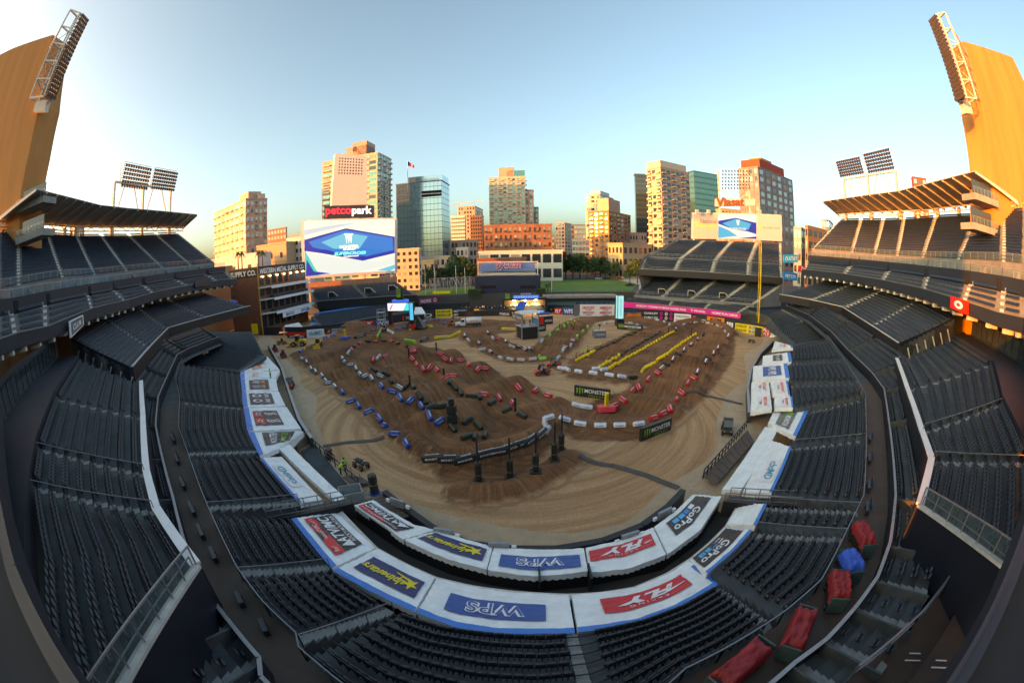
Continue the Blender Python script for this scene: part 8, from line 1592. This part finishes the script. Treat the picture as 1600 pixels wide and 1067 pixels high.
building('far pink tower right of the brick lofts', 868, 882, 895, 349, 480, 25, C_PINK, GL_P, 12, 3, 3, name='far_tower'); building('far blue and white office block right of the pink tower', 893, 915, 924, 352, 430, 12, C_BLUEG, GL_B, 9, 5, 2, win=(.85, .6), name='far_block'); building('low pale blue office block in front of the far blue one', 894, 920, 923, 376, 380, 8, C_WHITE, GL_B, 5, 5, 1, win=(.8, .6), name='far_block')
b = building('white rear tower behind the terracotta tower', 916, 938, 960, 305, 400, 35, C_CREAM, GL_P, 18, 3, 4, name='rear_tower'); topbox(b, .1, .7, .1, .8, 5, C_WHITE)
b = building('terracotta tower glowing orange with dark right side', 921, 951, 986, 331, 300, 38, C_ORANGE, GL_P, 14, 4, 6, win=(.5, .5), name='terracotta_tower', balc=C_GREY); topbox(b, .0, .55, .0, .5, 10, C_SAND)
building('low tan civic building with round sign in front of the dark glass slab', 950, 973, 1019, 382, 246, 55, C_TAN, GL_D, 3, 4, 6, win=(.55, .5), name='civic_building')
building('dark green glass slab behind the cream condo tower', 995, 1016, 1017, 274, 340, 10, C_DKGL, GL_D, 20, 6, 0, win=(.92, .8), name='glass_slab')
b = building('cream and orange lit condo tower with recessed balconies right of centre', 1014, 1032, 1080, 262, 255, 66, C_PINK, GL_D, 17, 3, 6, win=(.72, .55), name='condo_tower', balc=C_CREAM); topbox(b, .0, 1, .0, .9, 5, C_CREAM)
building('green glass block between the two right towers', 1078, 1084, 1126, 268, 345, 78, C_DKGL, GL_G, 18, 1, 9, win=(.9, .7), name='green_glass_block')
b = building('mauve and blue apartment tower with red top right of the scoreboard sign', 1158, 1184, 1241, 262, 250, 66, C_MAUVE, GL_P, 15, 4, 6, win=(.55, .6), name='apartment_tower', ribs=C_BLUEG); topbox(b, .0, .95, .05, .75, 7, C_RED, 'red_top'); topbox(b, .2, .8, .2, .5, 10, C_ORANGE)
building('small dark row houses right of the mauve tower', 1240, 1252, 1262, 357, 230, 50, C_GREY, GL_D, 5, 2, 3, name='row_house'); building('small orange lit block right of the dark row houses', 1258, 1262, 1292, 354, 225, 70, C_ORANGE, GL_D, 5, 1, 4, name='row_house'); building('distant grey block behind the right upper deck', 1284, 1296, 1312, 345, 330, 50, C_GREY, GL_B, 8, 2, 3, name='far_block')
building('distant red building peeping over the right canopy', 1432, 1447, 1464, 280, 300, 45, C_RED, GL_P, 14, 3, 3, name='far_block')
building('pale brown block behind the left upper deck canopy', 60, 110, 130, 345, 330, 45, C_TAN, GL_P, 10, 4, 3, name='far_block')
for x0, x1, yt, Y, m, lab in ((655, 706, 401, 290, C_CREAM, 'low cream block left of the small yellow lit one'), (744, 760, 396, 300, C_GREY, 'low grey block left of the gallery'), (866, 896, 398, 330, C_BRICK, 'low brick block below the far pink tower'), (896, 924, 402, 290, C_TAN, 'low tan block below the pale blue office'), (984, 1012, 366, 330, C_PINK, 'pink mid-rise behind the civic building'), (1128, 1160, 330, 320, C_TAN, 'tan mid-rise between the green glass block and the mauve tower'), (842, 868, 372, 420, C_GREY, 'distant grey block right of the stepped tower')): building(lab, x0, x1-2, x1, yt, Y, 4, m, GL_D, max(2, int((400-yt)/9)+2), 6, 1, win=(.5, .5), name='low_block')
# construction crane, flag
cr = empty('tower_crane', D(716, 345, 460)); tag(cr, 'thin tower crane above the brown tower', 'crane'); a = D(716, 316, 460)-D(716, 345, 460); MB().bar((0, 0, -30), (0, 0, a.z), 1.2).build('mast', STEELW, cr); MB().bar((-8, 0, a.z-2), (26, 0, a.z), .9).build('jib', STEELW, cr)
fl_ = empty('flagpole', D(637, 292, 309)); tag(fl_, 'flag with red and blue on a pole above the glass tower', 'flag'); hP = D(637, 252, 309).z-D(637, 292, 309).z; MB().tube((0, 0, -4), (0, 0, hP), .3, .2).build('pole', STEELW, fl_)
for k, m in enumerate((B_NAVY, B_RED, B_WHITE, B_RED)): q = MB(); q.quad((.2+k*1.2, 0, hP-.2-k*.9), (1.4+k*1.2, .3, hP-1.1-k*.9), (1.4+k*1.2, .3, hP-4.2-k*.6), (.2+k*1.2, 0, hP-3.6-k*.6)); q.build('cloth', m, fl_)
# ------------------------------------------------------------------ trees and palms
BARK = mat('bark', (.10, .07, .05), .9, noise_amt=.3, noise_scale=2)
def leaf_cloud(r, centers, n, s0, s1):
    P = []; F = []
    for i in range(n):
        c, rad = centers[r.integers(0, len(centers))]; d = r.normal(size=3); d /= np.linalg.norm(d); q = np.array(c)+d*np.array(rad)*r.uniform(.55, 1.05); u = r.normal(size=3); u /= np.linalg.norm(u); v = np.cross(u, r.normal(size=3)); v /= max(np.linalg.norm(v), 1e-6); s = r.uniform(s0, s1); P += [q-u*s, q-v*s*.55, q+u*s, q+v*s*.55]; F.append((4*i, 4*i+1, 4*i+2, 4*i+3))
    return np.array(P), np.array(F)
LEAFS = [mat('leaf_dark', (.03, .07, .02), .7, noise_amt=.45, noise_scale=.5), mat('leaf_mid', (.06, .11, .03), .7, noise_amt=.45, noise_scale=.5), mat('leaf_rust', (.14, .085, .03), .7, noise_amt=.4, noise_scale=.5)]
TP = []
for k in range(3):
    r = np.random.default_rng(50+k); cs = [((r.uniform(-2, 2), r.uniform(-2, 2), r.uniform(3.6, 7.0)), (r.uniform(1.0, 1.8),)*3) for _ in range(13)]; V, F = leaf_cloud(r, cs, 1500, .18, .42); o = npmesh('crown', V, F, LEAFS[k]); TP.append(o.data); bpy.data.objects.remove(o)
q = MB(); q.tube((0, 0, 0), (0, 0, 3.0), .28, .18)
for a in range(5): q.tube((0, 0, 2.4), (1.5*math.cos(a*1.26), 1.5*math.sin(a*1.26), 5.0), .13, .04, 5)
TRUNK = q.mesh('trunk', BARK)
def tree(px, py, Y, kind, label, s=1.0, z=None):
    p = D(px, py, Y); root = empty('tree', Vector((p.x, Y, GZ if z is None else z)), random.uniform(0, 6)); sc = s*random.uniform(.9, 1.12); root.scale = (sc, sc, sc*random.uniform(.9, 1.1)); tag(root, label, 'tree', 'trees round the lawn'); a = bpy.data.objects.new('trunk', TRUNK); COL.objects.link(a); a.parent = root; c = bpy.data.objects.new('crown', TP[kind]); COL.objects.link(c); c.parent = root
LO = sorted([852, 862, 872, 884, 895, 906, 917, 930, 946, 962, 938, 842]); kn = ['dark green', 'mid green', 'rust tinged']
for i, (x, Y, k, s) in enumerate([(852, 246, 0, 1.1), (862, 250, 2, 1.25), (872, 247, 2, 1.3), (884, 252, 1, 1.1), (895, 246, 0, 1.2), (906, 250, 1, 1.25), (917, 245, 0, 1.1), (930, 250, 1, 1.0), (946, 246, 0, 1.0), (962, 244, 1, .9), (938, 256, 0, 1.2), (842, 248, 1, 1.1)]): tree(x, 430, Y, k, f'{kn[k]} tree behind the lawn, {ORD[LO.index(x)]} from the left', s*1.4)
for i, (x, Y, k, s) in enumerate([(668, 215, 0, 1.1), (688, 222, 1, 1.0), (697, 208, 0, 1.1), (708, 214, 1, 1.2), (718, 206, 0, 1.2), (728, 212, 0, 1.2), (738, 208, 1, 1.1), (712, 250, 0, 1.4), (724, 262, 1, 1.4)]): tree(x, 430, Y, k, f'{kn[k]} tree between the lattice letters and the street, {ORD[i]} from the left', s*1.2)
for i, (x, Y) in enumerate([(984, 205), (996, 214)]): tree(x, 440, Y, 1, 'loose mid green tree at the right edge of the lawn, '+('left one' if i == 0 else 'right one'), 1.35)
FROND = mat('palm_frond', (.06, .10, .03), .7, noise_amt=.4, noise_scale=1.0)
fr = MB()
for k in range(16):
    a = k*2.4; e = math.cos(k*1.7)*.5+.25; prev = None
    for j in range(6):
        t = j/5; r_ = 1.9*t; z = e*1.6*t-1.5*t*t; c = Vector((r_*math.cos(a), r_*math.sin(a), z)); w = Vector((-math.sin(a), math.cos(a), 0))*(.32*(1-t)+.05)
        if prev: fr.quad(prev[0]-prev[1], prev[0]+prev[1], c+w, c-w)
        prev = (c, w)
PALMC = fr.mesh('crown', FROND)
def palm(px, ytop, Y, z0, label):
    t = D(px, ytop, Y); root = empty('palm_tree', Vector((t.x, Y, z0))); tag(root, label, 'palm', 'palms'); h = t.z-z0-1.0; q = MB(); q.tube((0, 0, 0), (.15, 0, h), .32, .2, 8); q.build('trunk', BARK, root); c = bpy.data.objects.new('crown', PALMC); COL.objects.link(c); c.parent = root; c.location = (.15, 0, h); c.scale = (1.4, 1.4, 1.4)
for i, x in enumerate((371, 377, 403, 409)): palm(x, 391 if i < 2 else 389, 150, 20, f'slim palm on the roof terrace behind the brick warehouse, {ORD[i]} from the left')
palm(855, 440, 164, 0, 'palm standing between the hedge block and the terrace building')
for i, x in enumerate((665, 680, 713, 727)): 
    a = D(x, 452, 170); o = MB().tube((0, 0, 0), (0, 0, D(x, 415+3*(i % 2), 170).z-GZ), .14, .1).build('banner_pole', STEELW); o.location = Vector((a.x, 170, GZ)); tag(o, f'slim white pole near the lattice letters, {ORD[i]} from the left', 'pole', 'white poles beyond the wall')
o = MB().tube((0, 0, 0), (0, 0, 8.5), .14, .1).build('banner_pole', STEELW); o.location = Vector((D(862, 440, 168).x, 168, GZ)); tag(o, 'slim white pole at the left edge of the lawn', 'pole', 'white poles beyond the wall')
# cars along the street behind the lawn
for i, (x, Y, c) in enumerate([(935, 243, (.5, .5, .5)), (948, 244, (.05, .05, .06)), (968, 238, (.4, .05, .04)), (984, 196, (.03, .03, .04)), (676, 232, (.6, .6, .6))]):
    p = D(x, 435, Y); root = empty('parked_car', Vector((p.x, Y, GZ+.1)), .1*i); tag(root, ['silver car parked behind the lawn', 'black car parked behind the lawn', 'red car parked behind the lawn', 'dark car parked by the right tree of the lawn', 'white car on the street left of the batters eye'][i], 'car', 'cars in the streets'); b_ = mat(f'car_paint_{i}', c, .3)
    hull(root, 'body', b_, [(-2.1, .35), (2.1, .35), (2.15, .75), (1.2, .9), (-2.1, .95)], -.85, .85); hull(root, 'cabin', GL_D, [(-1.6, .92), (1.1, .88), (.5, 1.42), (-1.1, 1.45)], -.78, .78)
    for sx in (-1.3, 1.3):
        for sy in (-.8, .8): wheel(root, sx, sy, .33, .22)
# ------------------------------------------------------------------ things on the cross aisle and in the corners
REDT = mat('red_cover', (.30, .014, .02), .6, noise_amt=.3, noise_scale=1.5, bump=.6, bump_scale=5); BLUT = mat('blue_cover', (.01, .10, .55), .5, noise_amt=.3, noise_scale=1.5, bump=.6, bump_scale=5)
def covered_cart(px, py, rz, L, m, label):
    p = G(px, py, 8.12); L *= 1.12; root = empty('vending_cart', p, rz); tag(root, label, 'vending cart', 'covered vending carts on the right aisle')
    part(root, 'cart_body', CHAS, ((0, 0, .55), (L, .95, .8)))
    for s in (-1, 1): part(root, 'end_panel', mat('green_end_panel', (.05, .10, .10), .5), ((s*(L/2+.08), 0, .62), (.08, 1.0, .95)))
    V = []; F = []; nx, ny = 26, 14; r = random.Random(int(px))
    for j in range(ny+1):
        for i in range(nx+1):
            u, v = i/nx-.5, j/ny-.5; e = max(abs(u), abs(v))*2; z = 1.28-.55*max(0, e-.72)/.28+.22*noise.noise(Vector((u*6+px, v*4, 2)))+.10*noise.noise(Vector((u*17, v*11+px, 3)))
            V.append((u*(L+.1)*(1+.05*noise.noise(Vector((v*8, px, 1)))), v*1.12, z))
    F = [(j*(nx+1)+i, j*(nx+1)+i+1, (j+1)*(nx+1)+i+1, (j+1)*(nx+1)+i) for j in range(ny) for i in range(nx)]; npmesh('cover', V, F, m, root, smooth=True)
    for x in (-L*.35, L*.35):
        for y in (-.45, .45): wheel(root, x, y, .18, .1)
covered_cart(1341, 856, -1.95, 1.9, REDT, 'cart under a red cover at the top of the right aisle'); covered_cart(1320, 900, -1.9, 1.5, BLUT, 'cart under a crumpled bright blue cover on the right aisle'); covered_cart(1300, 937, -2.15, 1.7, REDT, 'cart under a red cover just below the blue one'); covered_cart(1237, 1003, -2.4, 2.1, REDT, 'long cart under a red cover near the bottom right seats'); covered_cart(1148, 1056, -2.7, 2.4, REDT, 'cart under a red cover cut by the bottom edge of the picture')
# dark loose benches along the left aisle, panels on the right one
for i, (x, y) in enumerate([(266, 690), (272, 722), (281, 760), (296, 800), (310, 836), (330, 872), (372, 942), (410, 985)]):
    p = G(x+6, y, 8.12); d = (G(x+12, y+26, 8)-G(x, y, 8)); rz = math.atan2(d.y, d.x); root = empty('aisle_bench', p, rz); tag(root, f'dark folded bench on the left aisle, {ORD[i]} from the far end', 'bench', 'folded benches on the left aisle'); L = max(.9, min(1.7, d.length*.75)); part(root, 'seat', SEAT, ((0, 0, .42), (L, .35, .06))); part(root, 'backrest', SEAT, ((0, .17, .65), (L, .05, .4)))
    for s in (-1, 1): part(root, 'leg', CHAS, ((s*L*.4, 0, .2), (.06, .3, .4)))
for i, (x, y) in enumerate([(1358, 690), (1357, 722), (1356, 765), (1353, 800)]):
    p = G(x, y, 8.12); d = (G(x, y+28, 8)-G(x, y, 8)); rz = math.atan2(d.y, d.x); root = empty('aisle_bench', p, rz); tag(root, f'dark folded bench on the right aisle, {ORD[i]} from the far end', 'bench', 'folded benches on the right aisle'); L = 1.2; part(root, 'seat', SEAT, ((0, 0, .42), (L, .35, .06))); part(root, 'backrest', SEAT, ((0, .17, .65), (L, .05, .4)))
    for s in (-1, 1): part(root, 'leg', CHAS, ((s*L*.4, 0, .2), (.06, .3, .4)))
# brown press terrace with white line pairs in the bottom right corner
TERR = mat('brown_terrace', (.060, .034, .024), .85, noise_amt=.35, noise_scale=.8)
for k, (pts, z) in enumerate((([(1320, 1067), (1485, 905), (1500, 945), (1420, 1067)], 9.6), ([(1420, 1067), (1500, 945), (1530, 965), (1500, 1067)], 10.0), ([(1500, 1067), (1530, 965), (1570, 985), (1570, 1067)], 10.4))):
    q = MB(); q.prism([G(x, y, z) for x, y in pts], -.5); o = q.build('terrace_step', TERR); struct(o)
WL = mat('worn_white_line', (.55, .55, .53), .7)
for i, (x, y) in enumerate(((1414, 1020), (1455, 1031), (1498, 1041))):
    for k, dy in enumerate((0, 11)):
        a = G(x+(7 if k == 0 else 0), y+dy, 9.66+.4*i); b = G(x+24, y+dy+.6, 9.66+.4*i); q = MB(); q.bar(a, b, .06, .03); tag(q.build('painted_line', WL), f'white painted line on the brown terrace, {ORD[i]} pair, {"upper" if k == 0 else "lower"} stroke', 'line', 'white lines on the brown terrace')
hr = rail_line([G(1484, 905, 9.7), G(1420, 985, 9.7), G(1320, 1066, 9.7)], 1.0, None, 'terrace_railing', post=1.5, r=.05, m=RAIL); tag(hr, 'dark railing along the brown terrace in the bottom right corner', 'railing')
